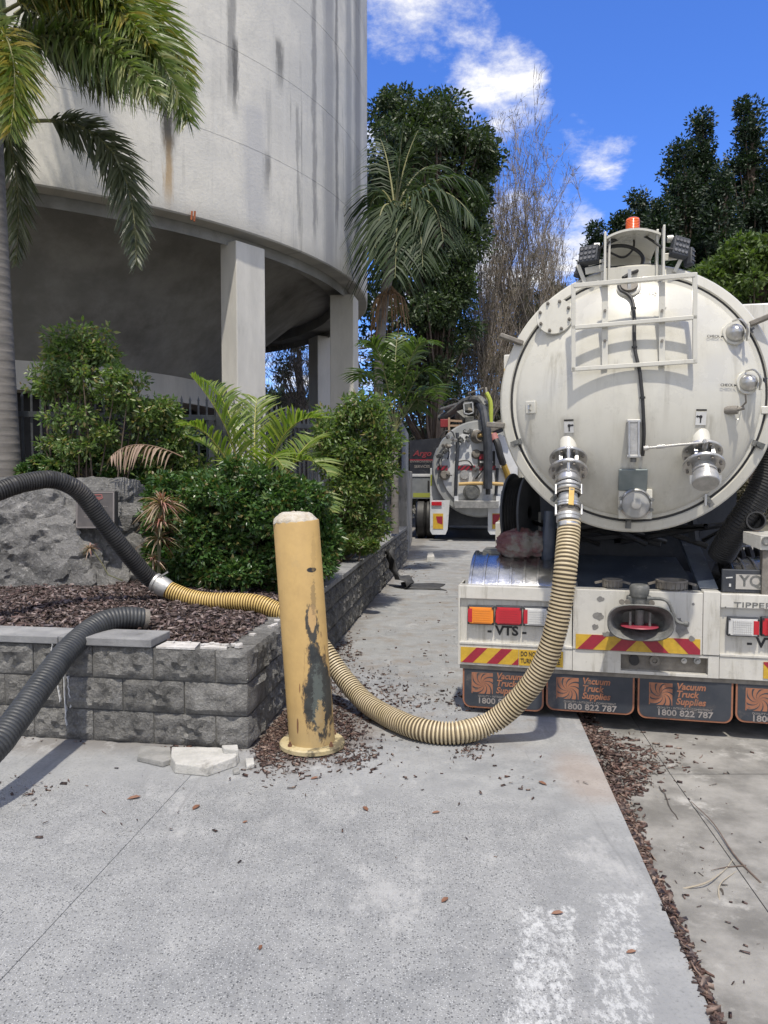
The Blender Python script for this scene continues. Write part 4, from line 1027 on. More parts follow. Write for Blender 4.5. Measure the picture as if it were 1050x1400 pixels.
# sight glasses
def sight(px, py, r, handle=True, wire=None):
    p, n = onface(px, py); n = (n*1.2+Vector((0, -1, 0))).normalized(); s = B(MB().lathe([(r*1.5, -.03), (r*1.5, .018), (r*1.42, .024), (r*1.1, .024)], p, n, 28), 'sight_collar', M_white)
    MB().lathe([(r*1.15, .012), (r*1.12, .03), (r*1.0, .05), (r*.8, .068), (r*.45, .084), (0, .09)], p, n, 24).build('sight_glass', M_steel, s)
    _, u, v = frame_of(n); rgt = Vector((1, 0, 0))
    if handle:
        P, _l = spline([p+Vector((-r*.2, -.03, r*1.5)), p+Vector((r*.5, -.10, r*1.4)), p+Vector((r*1.3, -.09, r*.3)), p+Vector((r*1.35, -.06, -r*.9))], 14); MB().tube(P, .006, 6).build('handle', M_steel, s)
        MB().box(p+Vector((r*1.5, -.05, 0)), (.012, .05, r*2)).build('bracket', M_white, s, smooth=0, bevel=.002)
        m = MB(); q = p+Vector((r*1.75, -.07, .01)); m.bar(q-Vector((.018, 0, .012)), q+Vector((.018, 0, .012)), .008, .014); m.bar(q-Vector((-.012, 0, .018)), q+Vector((-.012, 0, .018)), .008, .01); m.build('wing_nut', M_chas, s)
    return s
sight(1002, 457, .050); sight(1020, 524, .048)
p, n = onface(860, 394); s = B(MB().lathe([(.075, -.03), (.075, .012), (.066, .018), (.05, .018)], p, n, 28), 'sight_collar', M_white); MB().lathe([(.055, .01), (.052, .04), (0, .045)], p, n, 24).build('cap', M_grime, s); MB().bar(p+n*.06+Vector((0, 0, .075)), p+n*.06-Vector((0, 0, .055)), .020, .012, (0, 1, 0)).build('strap', M_steel, s, smooth=0)
p, n = onface(1000, 561); m = MB(); m.cyl(p-Vector((.035, 0, 0)), p+Vector((.03, -.03, .0)), .026, seg=16); m.cyl(p+Vector((.02, -.03, 0)), p+Vector((.065, -.035, .012)), .012); s = B(m, 'drain_tap', M_grime)
MB().tube([T(1019, 538, -.22), T(1020, 550, -.2), T(1012, 558, -.16), T(1006, 560, -.14)], .006, 6).build('tap_link', M_grime, s); P, _ = spline([onface(1001, 566, .01)[0], onface(1006, 574, .01)[0], onface(1011, 566, .01)[0], onface(1010, 560, .01)[0]], 12); MB().tube(P, .0015, 4).build('split_ring', M_steel, s)
# square eye plate
p, n = onface(726, 557); e = B(MB().box(p+n*.004, (.075, .012, .085), face_rot(n)), 'eye_plate', M_white, bevel=.012); P = [p+n*.008+Vector((0, 0, -.02)), p+n*.035+Vector((0, 0, -.012)), p+n*.035+Vector((0, 0, .012)), p+n*.008+Vector((0, 0, .02))]; MB().tube(P, .006, 6).build('eye', M_steel, e)
# stickers and stencilled words
def sticker(px, py, w_, h_, mark):
    p, n = onface(px, py, .003); Rm = face_rot(n); s = B(MB().box(p, (w_, .002, h_), Rm), 'valve_sticker', M_clear, smooth=0); m = MB()
    def bx(x, z_, a, b): m.box(p+Rm@Vector((x*mark, -.0018, z_)), (a, .0015, b), Rm)
    bx(0, h_*.62, w_*.95, .008); bx(0, h_*.62-.012*0, w_*.9, .004); bx(-.002, -.01, .008, .034); bx(-.012, .012, .026, .009); m.cyl(p+Rm@Vector((-.002*mark, -.0012, .010)), p+Rm@Vector((-.002*mark, -.003, .010)), .010, seg=12); m.poly([p+Rm@Vector((x*mark, -.001, z_)) for x, z_ in ((-.032, .012), (-.022, .004), (-.022, .020))], Rm@Vector((0, -.0015, 0)))
    bx(0, h_*.62, w_, .010); m.build('sticker_mark', M_ink, s, smooth=0)
sticker(778, 584, .062, .072, -1); sticker(958, 572, .066, .082, 1)
for px, py, st, sz in ((888, 403, '◂CHECK', .026), (974, 461, 'CHECK', .024), (992, 527, 'CHECK', .024)):
    p, n = onface(px, py, .012); st = st.replace('◂', ''); text('lettering', st, p, sz, M_ink, truck, face_rot(n), bold=.0, sx=1.05)
    q = p + face_rot(n)@Vector(((.060 if px > 900 else -.060), 0, 0)); dx = .009*(1 if px > 900 else -1); m = MB(); m.poly([q+Vector((dx, 0, 0)), q+Vector((-dx, 0, .007)), q+Vector((-dx, 0, -.007))], (0, -.001, 0)); B(m, 'arrow_mark', M_ink, smooth=0)
# cylinder, rod
p, n = onface(866, 601); a = T(866, 576, p.y-.05); b_ = T(866, 624, p.y-.05)
cyl_ = B(MB().bar(a, b_, .070, .060, (0, 1, 0)), 'air_cylinder', M_alu, bevel=.006)
for q in (a, b_): MB().box(q, (.080, .070, .018)).build('end_cap', M_steel, cyl_, smooth=0, bevel=.003)
m = MB(); [m.cyl(a+Vector((dx, -.036, 0)), b_+Vector((dx, -.036, 0)), .006, seg=8) for dx in (-.028, .028)]; m.build('tie_rod', M_steel, cyl_)
MB().cyl(b_, b_-Vector((0, 0, .035)), .018, seg=12).build('rod_end', M_cast, cyl_)
a = T(880, 613, -.32); b_ = T(962, 605, -.34); m = MB(); m.cyl(a, b_, .0075, seg=10); m.cyl(a, a.lerp(b_, .08), .015, seg=10); m.cyl(a.lerp(b_, .22), a.lerp(b_, .36), .0125, seg=10); B(m, 'push_rod', M_steel)
# level plate and sight box
p, n = onface(865, 655); Rm = face_rot(n); B(MB().box(p+n*.012, (.175, .02, .145), Rm), 'cover_plate', mat('blue_grey_plate', (.16, .19, .19), (.22, .25, .245), rough=.45, metal=.3, ns=8), bevel=.006)
p, n = onface(868, 689); n = Vector((0, -1, -.05)).normalized(); y_ = p.y; q = T(868, 689, y_-.03); sb = B(MB().box(q, (.205, .06, .19)), 'sight_box', M_white, bevel=.006)
q2 = T(869, 689, y_-.06); MB().lathe([(.098, 0), (.098, .02), (.088, .03), (.088, .035)], q2, (0, -1, 0), 32).build('rim', M_steel, sb); MB().lathe([(.088, .022), (.05, .034), (.03, .036), (.03, .05), (.012, .055), (0, .055)], q2, (0, -1, 0), 32).build('glass', mat('cloudy_sight_glass', (.27, .27, .255), (.36, .35, .33), rough=.25, ns=9, coat=.5, c3=(.05, .22, .12), d=(6, .62, .66)), sb)
for a in (20, 155, 200, 335):
    o = q2 + Vector((math.cos(R(a))*.103, -.015, math.sin(R(a))*.085)); MB().cyl(o, o+Vector((0, -.02, 0)), .012, seg=8).build('clasp', M_cast, sb)
# the two outlet valves
AX = Vector((0, -.62, -.78)).normalized()
def valve(px, py, seed):
    p, n = onface(px, py); root = B(MB().lathe([(.058, -.08), (.056, .03), (.054, .10)], p, AX, 28), 'outlet_valve', M_white)
    c = p + AX*.085
    MB().lathe([(.05, 0), (.115, 0), (.118, .004), (.118, .016), (.115, .020), (.05, .020)], c, AX, 36).build('flange', M_steel, root)
    MB().lathe([(.062, .02), (.062, .10)], c, AX, 24).build('valve_body', M_cast, root)
    MB().lathe([(.05, .10), (.118, .10), (.121, .104), (.121, .116), (.118, .12), (.05, .12)], c, AX, 36).build('flange', M_steel, root)
    _, u, v = frame_of(AX)
    for k in range(8):
        a = k*math.pi/4+.35; o = c + (u*math.cos(a)+v*math.sin(a))*.098; m = MB(); m.cyl(o-AX*.008, o+AX*.03, .009, seg=6); m.build('bolt', M_grime, root); m = MB(); m.cyl(o+AX*.09, o+AX*.134, .009, seg=6); m.build('bolt', M_grime, root)
    for a in (.9, 2.3, 4.0, 5.4):
        o = c+(u*math.cos(a)+v*math.sin(a))*.075; MB().bar(o+AX*.02, o+AX*.10, .022, .022).build('web', M_steel, root, smooth=0, bevel=.002)
    up = (Vector((0, -1, .25))).normalized(); MB().cyl(c+AX*.05+Vector((0, -.03, .03)), c+AX*.03+Vector((0, -.10, .085)), .017, seg=12).build('spindle', M_steel, root)
    return root, c, c+AX*.12
vl, c1_, e1_ = valve(777, 612, 0); vr, c2_, e2_ = valve(958, 603, 1)
hd = c1_+AX*.03+Vector((0, -.105, .085)); MB().bar(hd, hd+Vector((.004, -.045, -.30)), .018, .03, (0, 1, 0)).build('lever', M_steel, vl, smooth=0, bevel=.004)
hd = c2_+AX*.03+Vector((0, -.105, .085)); MB().bar(hd, Vector((b_.x, b_.y, b_.z)), .02, .028).build('lever', M_steel, vr, smooth=0, bevel=.003)
# camlock cap on the right valve
MB().lathe([(.066, 0), (.066, .03), (.072, .032), (.072, .045), (.064, .048), (.064, .06), (.074, .062), (.076, .066), (.076, .125), (.072, .13), (0, .128)], e2_, AX, 32).build('camlock_cap', M_alu, vr); q = e2_+AX*.09
for dx in (-.08, .08): MB().bar(q+Vector((dx, 0, .02)), q+Vector((dx*.98, 0, -.03)), .012, .02).build('cam_lever', M_steel, vr, smooth=0)
m = MB(); m.bar(e2_+AX*.05+Vector((0, -.06, .04)), e2_+AX*.10+Vector((0, -.066, .03)), .020, .02, (1, 0, 0)); m.tube([e2_+AX*.13+Vector((0, 0, -.06)), e2_+AX*.13+Vector((0, 0, -.13))], .008, 8); m.build('latch', M_steel, vr)

# rear bumper beam
bz0, bz1 = T(872, 922, 0).z, T(872, 808, 0).z; HW = 1.165
pL = T(783, 850, 0).x; pR = T(961, 850, 0).x
for sx, x0, x1 in ((-1, -HW, pL), (1, pR+.105, HW)):
    B(MB().box2((x0, 0, bz1-.092), (x1, .10, bz1)), 'bumper_channel', M_bump, smooth=0, bevel=.006)
    B(MB().box2((x0+.004, .028, bz0+.16), (x1-.004, .09, bz1-.09)), 'lamp_panel', M_bump, smooth=0)
    B(MB().box2((x0, -.002, bz0+.145), (x1, .09, bz0+.162)), 'bumper_lip', M_bump, smooth=0, bevel=.003)
    B(MB().box2((x0, .004, bz0), (x1, .09, bz0+.143)), 'lower_panel', M_bump, smooth=0, bevel=.004)
    e = x0 if sx < 0 else x1; B(MB().box2((e-.006, -.001, bz0), (e+.006, .30, bz1+.001)), 'bumper_end', M_bump, smooth=0, bevel=.003)
B(MB().box2((pR, -.004, bz0+.15), (pR+.103, .10, bz1+.012)), 'bumper_post', M_bump, smooth=0, bevel=.005)
m = MB(); B(MB().box2((pL+.002, -.003, bz0+.148), (pR-.002, .11, bz1)), 'centre_panel', M_bump, smooth=0, bevel=.004)
s0, s1 = T(849, 890, 0), T(968, 916, 0)
for a, b2 in (((pL+.002, .002, bz0), (s0.x, .10, bz0+.146)), ((s1.x, .002, bz0), (pR+.103, .10, bz0+.146)), ((s0.x, .0025, bz0), (s1.x, .10, bz0+.020)), ((s0.x, .0025, bz0+.128), (s1.x, .10, bz0+.146))):
    B(MB().box2(a, b2), 'bumper_rail', M_bump, smooth=0, bevel=.002)
B(MB().box2((s0.x-.001, .055, bz0+.01), (s1.x+.001, .075, bz0+.14)), 'socket_recess', M_grime, smooth=0)
for px, r_, mm in ((867, .032, M_blk), (895, .034, M_grime), (935, .018, M_steel), (953, .022, M_alu)):
    q = T(px, 903, .05); m = MB(); m.lathe([(r_*.5, -.02), (r_*.5, .012), (r_, .012), (r_, -.004)], q, (0, -1, 0), 18); m.cyl(q, q+Vector((0, -.035 if r_ < .03 else -.002, 0)), r_*.45, seg=10); B(m, 'air_coupling', mm)
B(MB().lathe([(.0, .0), (.03, .0), (.03, -.01)], T(867, 901, .03), (0, -1, 0), 20), 'socket_hole', M_ink)
# lamps
def taillamp(px0, px1, py0, py1, lens, edge_=None, red_side=None):
    a = T(px0, py1, .026); b2 = T(px1, py0, .026); fr = B(MB().box2((a.x, -.012, a.z), (b2.x, .03, b2.z)), 'tail_lamp', M_chas, bevel=.004)
    w_ = b2.x-a.x; h_ = b2.z-a.z; i0, i1 = .10, .90
    if edge_ is not None: MB().box2((a.x+w_*.02, -.020, a.z+h_*.06), (b2.x-w_*.02, -.012, b2.z-h_*.06)).build('lens_rim', edge_, fr, smooth=0, bevel=.003)
    m = MB(); nx, nz = 10, 6
    x0, x1 = a.x+w_*(.16 if red_side != 'L' else .22), b2.x-w_*(.12 if red_side != 'R' else .24); z0, z1 = a.z+h_*.14, b2.z-h_*.14
    for i in range(nx):
        for k in range(nz): m.box2((x0+(x1-x0)*(i+.08)/nx, -.0265, z0+(z1-z0)*(k+.08)/nz), (x0+(x1-x0)*(i+.92)/nx, -.020, z0+(z1-z0)*(k+.92)/nz))
    m.box2((x0, -.0225, z0), (x1, -.0195, z1)); m.build('lens', lens, fr, smooth=0)
    if red_side:
        xr = (a.x+w_*.02, a.x+w_*.18) if red_side == 'L' else (b2.x-w_*.20, b2.x-w_*.03); MB().box2((xr[0], -.024, z0), (xr[1], -.019, z1)).build('side_reflector', M_redl, fr, smooth=0, bevel=.002)
    m = MB()
    for x, z_ in ((.05, .1), (.05, .9), (.95, .1), (.95, .9)): q = Vector((a.x+w_*x, -.014, a.z+h_*z_)); m.cyl(q, q+Vector((0, -.01, 0)), .006, seg=8)
    m.build('screw', M_blk, fr)
taillamp(640, 676, 828, 852, M_amber, M_amber, 'L'); taillamp(677.5, 714, 828.5, 853, M_redl, M_redl); taillamp(715.5, 750, 829.5, 854.5, M_clear, M_clear, 'L')
taillamp(993, 1037, 844, 868, M_clear, M_clear, 'R'); taillamp(1039, 1083, 844, 868.5, M_redl, M_redl); taillamp(1085, 1125, 844, 869, M_amber, M_amber, 'R')
text('lettering', '- VTS -', T(693, 863, .026), .088, M_ink, truck, bold=.035, sx=1.05); text('lettering', '- VTS -', T(1052, 880, .026), .088, M_ink, truck, bold=.035, sx=1.05)
text('lettering', 'TIPPER', T(1003, 827, -.002), .050, M_cast, truck, align='LEFT', sx=1.55)
text('lettering', '.', T(990, 826, -.002), .08, M_cast, truck, align='LEFT')
# hazard strips
def hazard(x0, x1, z0, z1, y, slants, yel0=True, nm='hazard_marker', w_=.055, par=None, cols=None):
    par = par or truck; c0, c1 = cols or (M_yel, M_red)
    base_ = MB().box2((x0, y, z0), (x1, y+.004, z1)).build(nm, c0, par, smooth=0)
    h_ = z1-z0; m = MB(); y2 = y-.0012
    for xs, sg in slants:     # bottom-left x, direction
        q = [(xs, z0), (xs+w_, z0), (xs+w_+sg*h_*.95, z1), (xs+sg*h_*.95, z1)]
        # clip to the strip
        def clip(P, ax, lim, keep):
            out = []
            for i in range(len(P)):
                a, b = P[i], P[(i+1) % len(P)]; ia, ib = keep(a[ax]), keep(b[ax])
                if ia: out.append(a)
                if ia != ib: t = (lim-a[ax])/(b[ax]-a[ax]); out.append((a[0]+(b[0]-a[0])*t, a[1]+(b[1]-a[1])*t))
            return out
        q = clip(q, 0, x0, lambda v: v >= x0-1e-9); q = clip(q, 0, x1, lambda v: v <= x1+1e-9) if q else q
        if len(q) > 2: m.poly([(a, y2, b) for a, b in q], (0, .0015, 0))
    m.build('stripe', c1, base_, smooth=0)
    return base_
a = T(634, 902, 0); b2 = T(709, 882, 0); c_ = T(770, 882, 0)
hz0, hz1 = bz0+.018, bz0+.125
hazard(-HW+.012, b2.x, hz0, hz1, -.001, [(-HW+.02, 1), (-HW+.19, 1), (-HW+.36, 1)], w_=.075)
B(MB().box2((b2.x+.003, -.001, hz0), (c_.x, .003, hz1)), 'warning_plate', M_yel, smooth=0)
text('lettering', 'DO NOT OVERTAKE', (b2.x+.014, -.0025, hz0+.079), .044, M_ink, truck, align='LEFT', bold=.012, sx=.66); text('lettering', 'TURNING VEHICLE', (b2.x+.014, -.0025, hz0+.031), .044, M_ink, truck, align='LEFT', bold=.012, sx=.70)
a = T(787, 882, 0); b2 = T(957, 890, 0); cx0 = (a.x+b2.x)/2; cz0, cz1 = bz0+.152, bz0+.252
hazard(a.x, b2.x, cz0, cz1, -.008, [(a.x+.01, 1), (a.x+.22, 1), (cx0+.10, -1), (cx0+.32, -1), (cx0+.53, -1)], w_=.10)
a = T(1044, 905, 0); hazard(a.x, HW-.01, hz0, hz1, -.001, [(a.x+.09, -1), (a.x+.26, -1)], w_=.075)
# flaked paint and bare steel on the centre panel
M_bare = mat('bare_grey_primer', (.17, .165, .16), (.24, .235, .22), rough=.8, ns=30)
m = MB()
for px, py, rx, rz in ((821, 819, 5, 4), (818, 842, 7, 6), (814, 857, 5, 4), (932, 859, 10, 13), (927, 850, 5, 6), (946, 873, 4, 4), (832, 867, 9, 4), (905, 872, 3, 3), (948, 826, 2, 2)):
    c = T(px, py, -.009 if py > 860 else -.004); pts = []
    for k in range(14):
        a = 2*math.pi*k/14; rr = random.uniform(.7, 1.2); pts.append(c + Vector((math.cos(a)*rx*rr*.0046, 0, math.sin(a)*rz*rr*.0046)))
    B(MB().poly(pts, (0, -.0012, 0)), 'flaked_patch', M_bare, smooth=0)
# tow coupling: oval bell mouth, jaw, head and crank
c = T(873, 846, -.03); bell = None
def oval(m, y, a, b, r_=.5):
    out = []
    for k in range(36):
        t = 2*math.pi*k/36; cs, sn = math.cos(t), math.sin(t); e = .62
        out.append(m.bm.verts.new(c + Vector((a*math.copysign(abs(cs)**e, cs), y, b*math.copysign(abs(sn)**.8, sn)))))
    return out
m = MB(); O = [oval(m, *q) for q in ((.06, .10, .06), (-.02, .165, .078), (-.13, .200, .112), (-.14, .205, .118), (-.145, .198, .112), (-.13, .186, .100), (-.02, .150, .062), (.02, .10, .05))]
for A_, B_ in zip(O, O[1:]):
    for k in range(36): m.f((A_[k], A_[(k+1) % 36], B_[(k+1) % 36], B_[k]))
m.f(O[-1]); bell = B(m, 'tow_coupling', M_cast, smooth=40)
M_rdisc = mat('red_wear_plate', (.30, .035, .06), (.22, .03, .045), rough=.5, ns=9)
MB().lathe([(0, .006), (.115, .006), (.12, 0), (0, 0)], c+Vector((0, -.06, -.035)), (0, 0, 1), 30).build('wear_plate', M_rdisc, bell)
m = MB(); m.cyl(c+Vector((0, -.05, -.03)), c+Vector((0, -.05, .07)), .030, seg=18); [m.cyl(c+Vector((dx, -.09, -.03)), c+Vector((dx, -.09, .06)), .009, seg=8) for dx in (-.06, .06)]; m.build('jaw_pin', M_cast, bell)
hz = c.z+.095
m = MB(); m.lathe([(.045, 0), (.048, .05), (.055, .055), (.062, .09), (.062, .12), (.052, .135), (0, .135)], (c.x, -.06, hz), (0, 0, 1), 24); m.box((c.x, -.04, hz+.03), (.15, .08, .055)); m.build('coupling_head', M_cast, bell, bevel=.005)
m = MB(); [m.cyl((c.x+dx, -.09, hz+.02), (c.x+dx, -.075, hz+.02), .018, seg=12) for dx in (-.075, -.11, .075)]; m.build('coupling_bolt', M_grime, bell)
P, _ = spline([T(885, 818, -.13), T(905, 819, -.14), T(914, 824, -.15), T(920, 838, -.15), T(926, 850, -.16), T(936, 853, -.17)], 24); m = MB(); m.tube(P, .011, 10); m.cyl(P[-1], P[-1]+Vector((.022, -.01, 0)), .016, seg=12); m.build('crank_handle', M_cast, bell)
# camlock stowage cups on the bumper top
for px, r_, h_ in ((837, .062, .055), (918, .096, .062)):
    q = T(px, 806 if r_ < .08 else 808, .14); q.z = bz1+.002; s = B(MB().lathe([(r_*.9, 0), (r_, .01), (r_, h_*.8), (r_*1.07, h_*.82), (r_*1.07, h_), (r_*.9, h_), (r_*.86, h_*.2), (0, h_*.2)], q, (0, 0, 1), 32), 'stowage_cup', M_grime)
    m = MB()
    for k in range(18): a_ = k*math.pi/9; m.box(q+Vector((math.cos(a_)*r_*1.01, math.sin(a_)*r_*1.01, h_*.4)), (.008, .008, h_*.7), Matrix.Rotation(a_, 3, 'Z'))
    for sx in (-1, 1): m.bar(q+Vector((sx*r_*1.05, 0, h_*.7)), q+Vector((sx*(r_*1.05+.05), -.02, h_*.5)), .014, .014)
    tag(m.build('cup_ribs', M_grime, s, smooth=0), kind='stuff')
# sloping plates and members behind the bumper
z5 = T(870, 764, .85).z; x0, x1 = T(783, 805, .12).x, T(960, 805, .12).x
m = MB(); m.poly([(x0, .13, bz1-.06), (x1, .13, bz1-.06), (x1-.06, .9, z5), (x0+.05, .9, z5)], (0, 0, .015)); B(m, 'deck_plate', M_navy, smooth=0)
B(MB().box2((x0-.02, .10, bz1-.2), (x1+.12, .16, bz1-.002)), 'cross_member', M_navy, smooth=0)
m = MB(); a = T(963, 806, .12); b2 = T(942, 744, .55); m.bar(Vector((a.x+.03, .14, bz1)), Vector((b2.x+.02, .75, b2.z+.02)), .12, .03, (0, .3, 1)); B(m, 'support_leg', M_navy, smooth=0, bevel=.004)
m = MB(); a = T(950, 740, .5); b2 = T(936, 640, .6); m.bar(a, b2, .035, .06); B(m, 'tipping_link', M_chas)
for sx in (-.42, .42): B(MB().box2((sx-.05, .16, .62), (sx+.05, 7.2, .92)), 'chassis_rail', M_chas, smooth=0)
B(MB().box2((-.55, 1.0, .55), (.55, 6.8, 1.22)), 'under_tank_fill', M_chas, smooth=0)  # solid dark box added to keep the undercarriage dark, no see-through
B(MB().box2((-1.05, 2.2, .55), (1.05, 2.3, 1.5)), 'dark_backing', M_chas, smooth=0)  # dark sheet added across the underside to block see-through
m = MB()
for k in range(9): m.tube([Vector((random.uniform(-.7, .7), random.uniform(.5, 1.0), 1.15)), Vector((random.uniform(-.8, .8), random.uniform(.3, .9), 1.3)), Vector((random.uniform(-.7, .7), random.uniform(.4, 1), random.uniform(1.1, 1.35)))], .02, 8)
B(m, 'hydraulic_lines', M_blk)
# polished mudguards
for sx in (-1, 1):
    xa, xb = (T(640, 800, .1).x, T(757, 800, .1).x) if sx < 0 else (.62, 1.12)
    C_ = Vector(((xa+xb)/2, .52, .50)); w_ = abs(xb-xa); rad = .575
    def arcband(x0, x1, r0, a0, a1, n=22, th=.006):
        m = MB(); pr = None
        for i in range(n+1):
            a = a0+(a1-a0)*i/n; cs, sn = math.cos(a), math.sin(a); cur = [Vector((x0, C_.y-cs*r0, C_.z+sn*r0)), Vector((x1, C_.y-cs*r0, C_.z+sn*r0)), Vector((x1, C_.y-cs*(r0-th), C_.z+sn*(r0-th))), Vector((x0, C_.y-cs*(r0-th), C_.z+sn*(r0-th)))]
            if pr: [m.quad(pr[k], cur[k], cur[(k+1) % 4], pr[(k+1) % 4]) for k in range(4)]
            else: m.quad(*cur)
            pr = cur
        m.quad(*pr); bmesh.ops.remove_doubles(m.bm, verts=m.bm.verts, dist=1e-5); return m
    mg = B(arcband(xa, xb, rad, R(34), R(170)), 'mudguard', M_chrome, smooth=50)
    for i in range(7):
        x = xa+.005+(w_-.03)*i/6; arcband(x, x+.018, rad+.010, R(34), R(170), th=.012).build('rib', M_chrome, mg, smooth=50, bevel=.002)
    B(MB().box2((min(xa, xb)-.01, .03, .55), (max(xa, xb), .06, bz1-.1)), 'mudguard_skirt', M_chas, smooth=0)
# wheels: dual tyres on two rear axles, singles in front
def wheel(x, y, w_=.26, r=.49):
    prof = [(.27, -w_/2), (.44, -w_/2), (.475, -w_/2+.02), (r, -w_/2+.045), (r-.012, -w_*.17), (r-.012, -w_*.15), (r, -w_*.13), (r, w_*.13), (r-.012, w_*.15), (r-.012, w_*.17), (r, w_/2-.045), (.475, w_/2-.02), (.44, w_/2), (.27, w_/2), (.27, -w_/2)]
    q = Vector((x, y, r-.05)); wh = B(MB().lathe(prof, q, (1, 0, 0), 36), 'wheel', M_blk); MB().lathe([(.27, -w_*.4), (.20, -w_*.1), (.1, 0), (0, 0)], q, (1, 0, 0), 24).build('rim', M_steel, wh)
for y in (.52, 1.72):
    for x in (-1.02, -.72, .72, 1.02): wheel(x, y)
for y in (5.6, 6.9):
    for x in (-.98, .98): wheel(x, y)
# cab, lockers, tank-side boxes
M_cab = M_white
cb = B(MB().box2((-1.18, 7.25, .75), (1.18, 9.1, 2.9)), 'cab', M_cab, bevel=.08); m = MB(); m.box2((-1.19, 8.1, 1.85), (1.19, 8.85, 2.55)); m.box2((-1.0, 9.09, 1.8), (1.0, 9.11, 2.6)); m.build('cab_window', M_ink, cb, smooth=0)
B(MB().box2((-1.17, 3.0, .55), (-.62, 4.9, 1.15)), 'side_locker', M_bump, bevel=.01); B(MB().box2((.62, 3.0, .55), (1.17, 4.9, 1.15)), 'side_locker', M_bump, bevel=.01)
a = T(689, 485, .35); b2 = T(697, 592, .35)
lb = B(MB().box2((a.x, .34, b2.z), (-.60, 1.9, a.z)), 'side_box', M_bump, bevel=.01); MB().box2((a.x+.002, .337, a.z-.26), (a.x+.06, .340, a.z-.10)).build('yellow_tape', M_yel, lb, smooth=0)
a = T(1002, 416, .5); b2 = T(1120, 600, .5); B(MB().box2((.70, .5, b2.z), (1.22, 3.6, a.z)), 'side_box', M_bump, bevel=.012)
P = [DC + Vector((math.cos(a)*.855, .16, math.sin(a)*.855)) for a in np.linspace(R(128), R(168), 16)]; B(MB().tube(P, .018, 6), 'yellow_edge_strip', M_yel)
# mudflaps with printed panels
fl_px = [(632, 744), (746, 868), (871, 1003), (1005, 1140)]; fz0, fz1 = T(900, 982, .03).z, bz0-.012
M_fl2 = mat('flap_silver_print', (.30, .275, .26), (.22, .2, .19), rough=.7, ns=20)
B(MB().box2((-HW+.005, .02, bz0-.03), (HW-.005, .05, bz0-.002)), 'flap_hanger', M_grime, smooth=0)
def spiral(m, cx, cz, hs, y):
    for k in range(9):
        a0 = k*2*math.pi/9; L1 = []; L2 = []
        for i in range(11):
            t = i/10; r = hs*(.06+1.36*t**1.1); a = a0 - 1.9*t**.75
            w_ = .05+.20*t
            for Lx, aa in ((L1, a), (L2, a+w_)): Lx.append((max(-hs, min(hs, r*math.cos(aa))), max(-hs, min(hs, r*math.sin(aa)))))
        for i in range(10):
            q = [L1[i], L1[i+1], L2[i+1], L2[i]]
            if abs((q[1][0]-q[0][0])*(q[3][1]-q[0][1])-(q[1][1]-q[0][1])*(q[3][0]-q[0][0])) < 1e-9 and abs((q[2][0]-q[0][0])*(q[3][1]-q[0][1])-(q[2][1]-q[0][1])*(q[3][0]-q[0][0])) < 1e-9: continue
            m.quad(*[(cx+a, y, cz+b) for a, b in q])
tl = (-.010, .008, -.004, .012)
for i, (a_, b_) in enumerate(fl_px):
    x0, x1 = T(a_, 950, .03).x+.003, T(b_, 950, .03).x-.003; x1 = min(x1, HW-.004); z0 = fz0+tl[i]; z1 = fz1; rr = .055; ww = x1-x0; cx = (x0+x1)/2
    def outline(ins):
        q = [(x0+ins, z1-ins), ]; r2 = rr-ins*.6
        for k in range(7): a = math.pi+math.pi/2*k/6; q.append((x0+ins+r2+math.cos(a)*r2, z0+ins+r2+math.sin(a)*r2))
        for k in range(7): a = 1.5*math.pi+math.pi/2*k/6; q.append((x1-ins-r2+math.cos(a)*r2, z0+ins+r2+math.sin(a)*r2))
        q.append((x1-ins, z1-ins)); return q
    fo = B(MB().poly([(a, .026, b) for a, b in outline(0)], (0, .012, 0)), 'mudflap', M_orange, smooth=0, bevel=.002)
    MB().poly([(a, .0235, b) for a, b in outline(.012)], (0, .003, 0)).build('flap_face', M_flap, fo, smooth=0)
    hs = .073; lx = x0+ww*.245; lz = z1-.042-hs
    MB().box2((lx-hs, .0222, lz-hs), (lx+hs, .0236, lz+hs)).build('flap_badge', M_orange, fo, smooth=0); m = MB(); spiral(m, lx+.006, lz-.004, hs*.99, .0216)
    for f_ in m.bm.faces: pass
    m.build('badge_swirl', M_flap, fo, smooth=0, fix=False)
    tx = lx+hs+.022
    for k, wd in enumerate(('Vacuum', 'Truck', 'Supplies')): text('lettering', wd, (tx+.010*(0), .0220, z1-.060-k*.050), .060, M_orange, fo, bold=.028, shear=.22, align='LEFT', sx=.93)
    text('lettering', 'QUALITY • INTEGRITY • COMMITMENT', (cx, .0220, lz-hs-.018), .0185, M_fl2, fo, sx=1.05); text('lettering', '1800 822 787', (cx, .0220, lz-hs-.051), .056, M_fl2, fo, bold=.02, sx=1.12)
# number plate
a = T(987, 778, .06); b2 = T(1075, 812, .06); np_ = B(MB().box2((a.x, .05, b2.z), (b2.x, .08, a.z)), 'plate_holder', M_chas, bevel=.006)
c0 = T(1006, 785, .05); c1 = T(1068, 807, .05); MB().box2((c0.x, .044, c1.z), (c1.x, .05, c0.z)).build('number_plate', mat('plate_face', (.42, .40, .37), (.36, .345, .32), rough=.5, ns=20), np_, smooth=0); text('lettering', 'YQ·11', (c0.x+.022, .043, (c0.z+c1.z)/2+.004), .100, M_cast, np_, align='LEFT', bold=.02, sx=.95)
m = MB(); q = T(997, 790, .05); m.bar(q-Vector((.02, 0, 0)), q+Vector((.02, 0, .004)), .004, .008); m.box(T(998, 800, .047), (.012, .004, .02)); m.build('plate_clip', M_clear, np_)
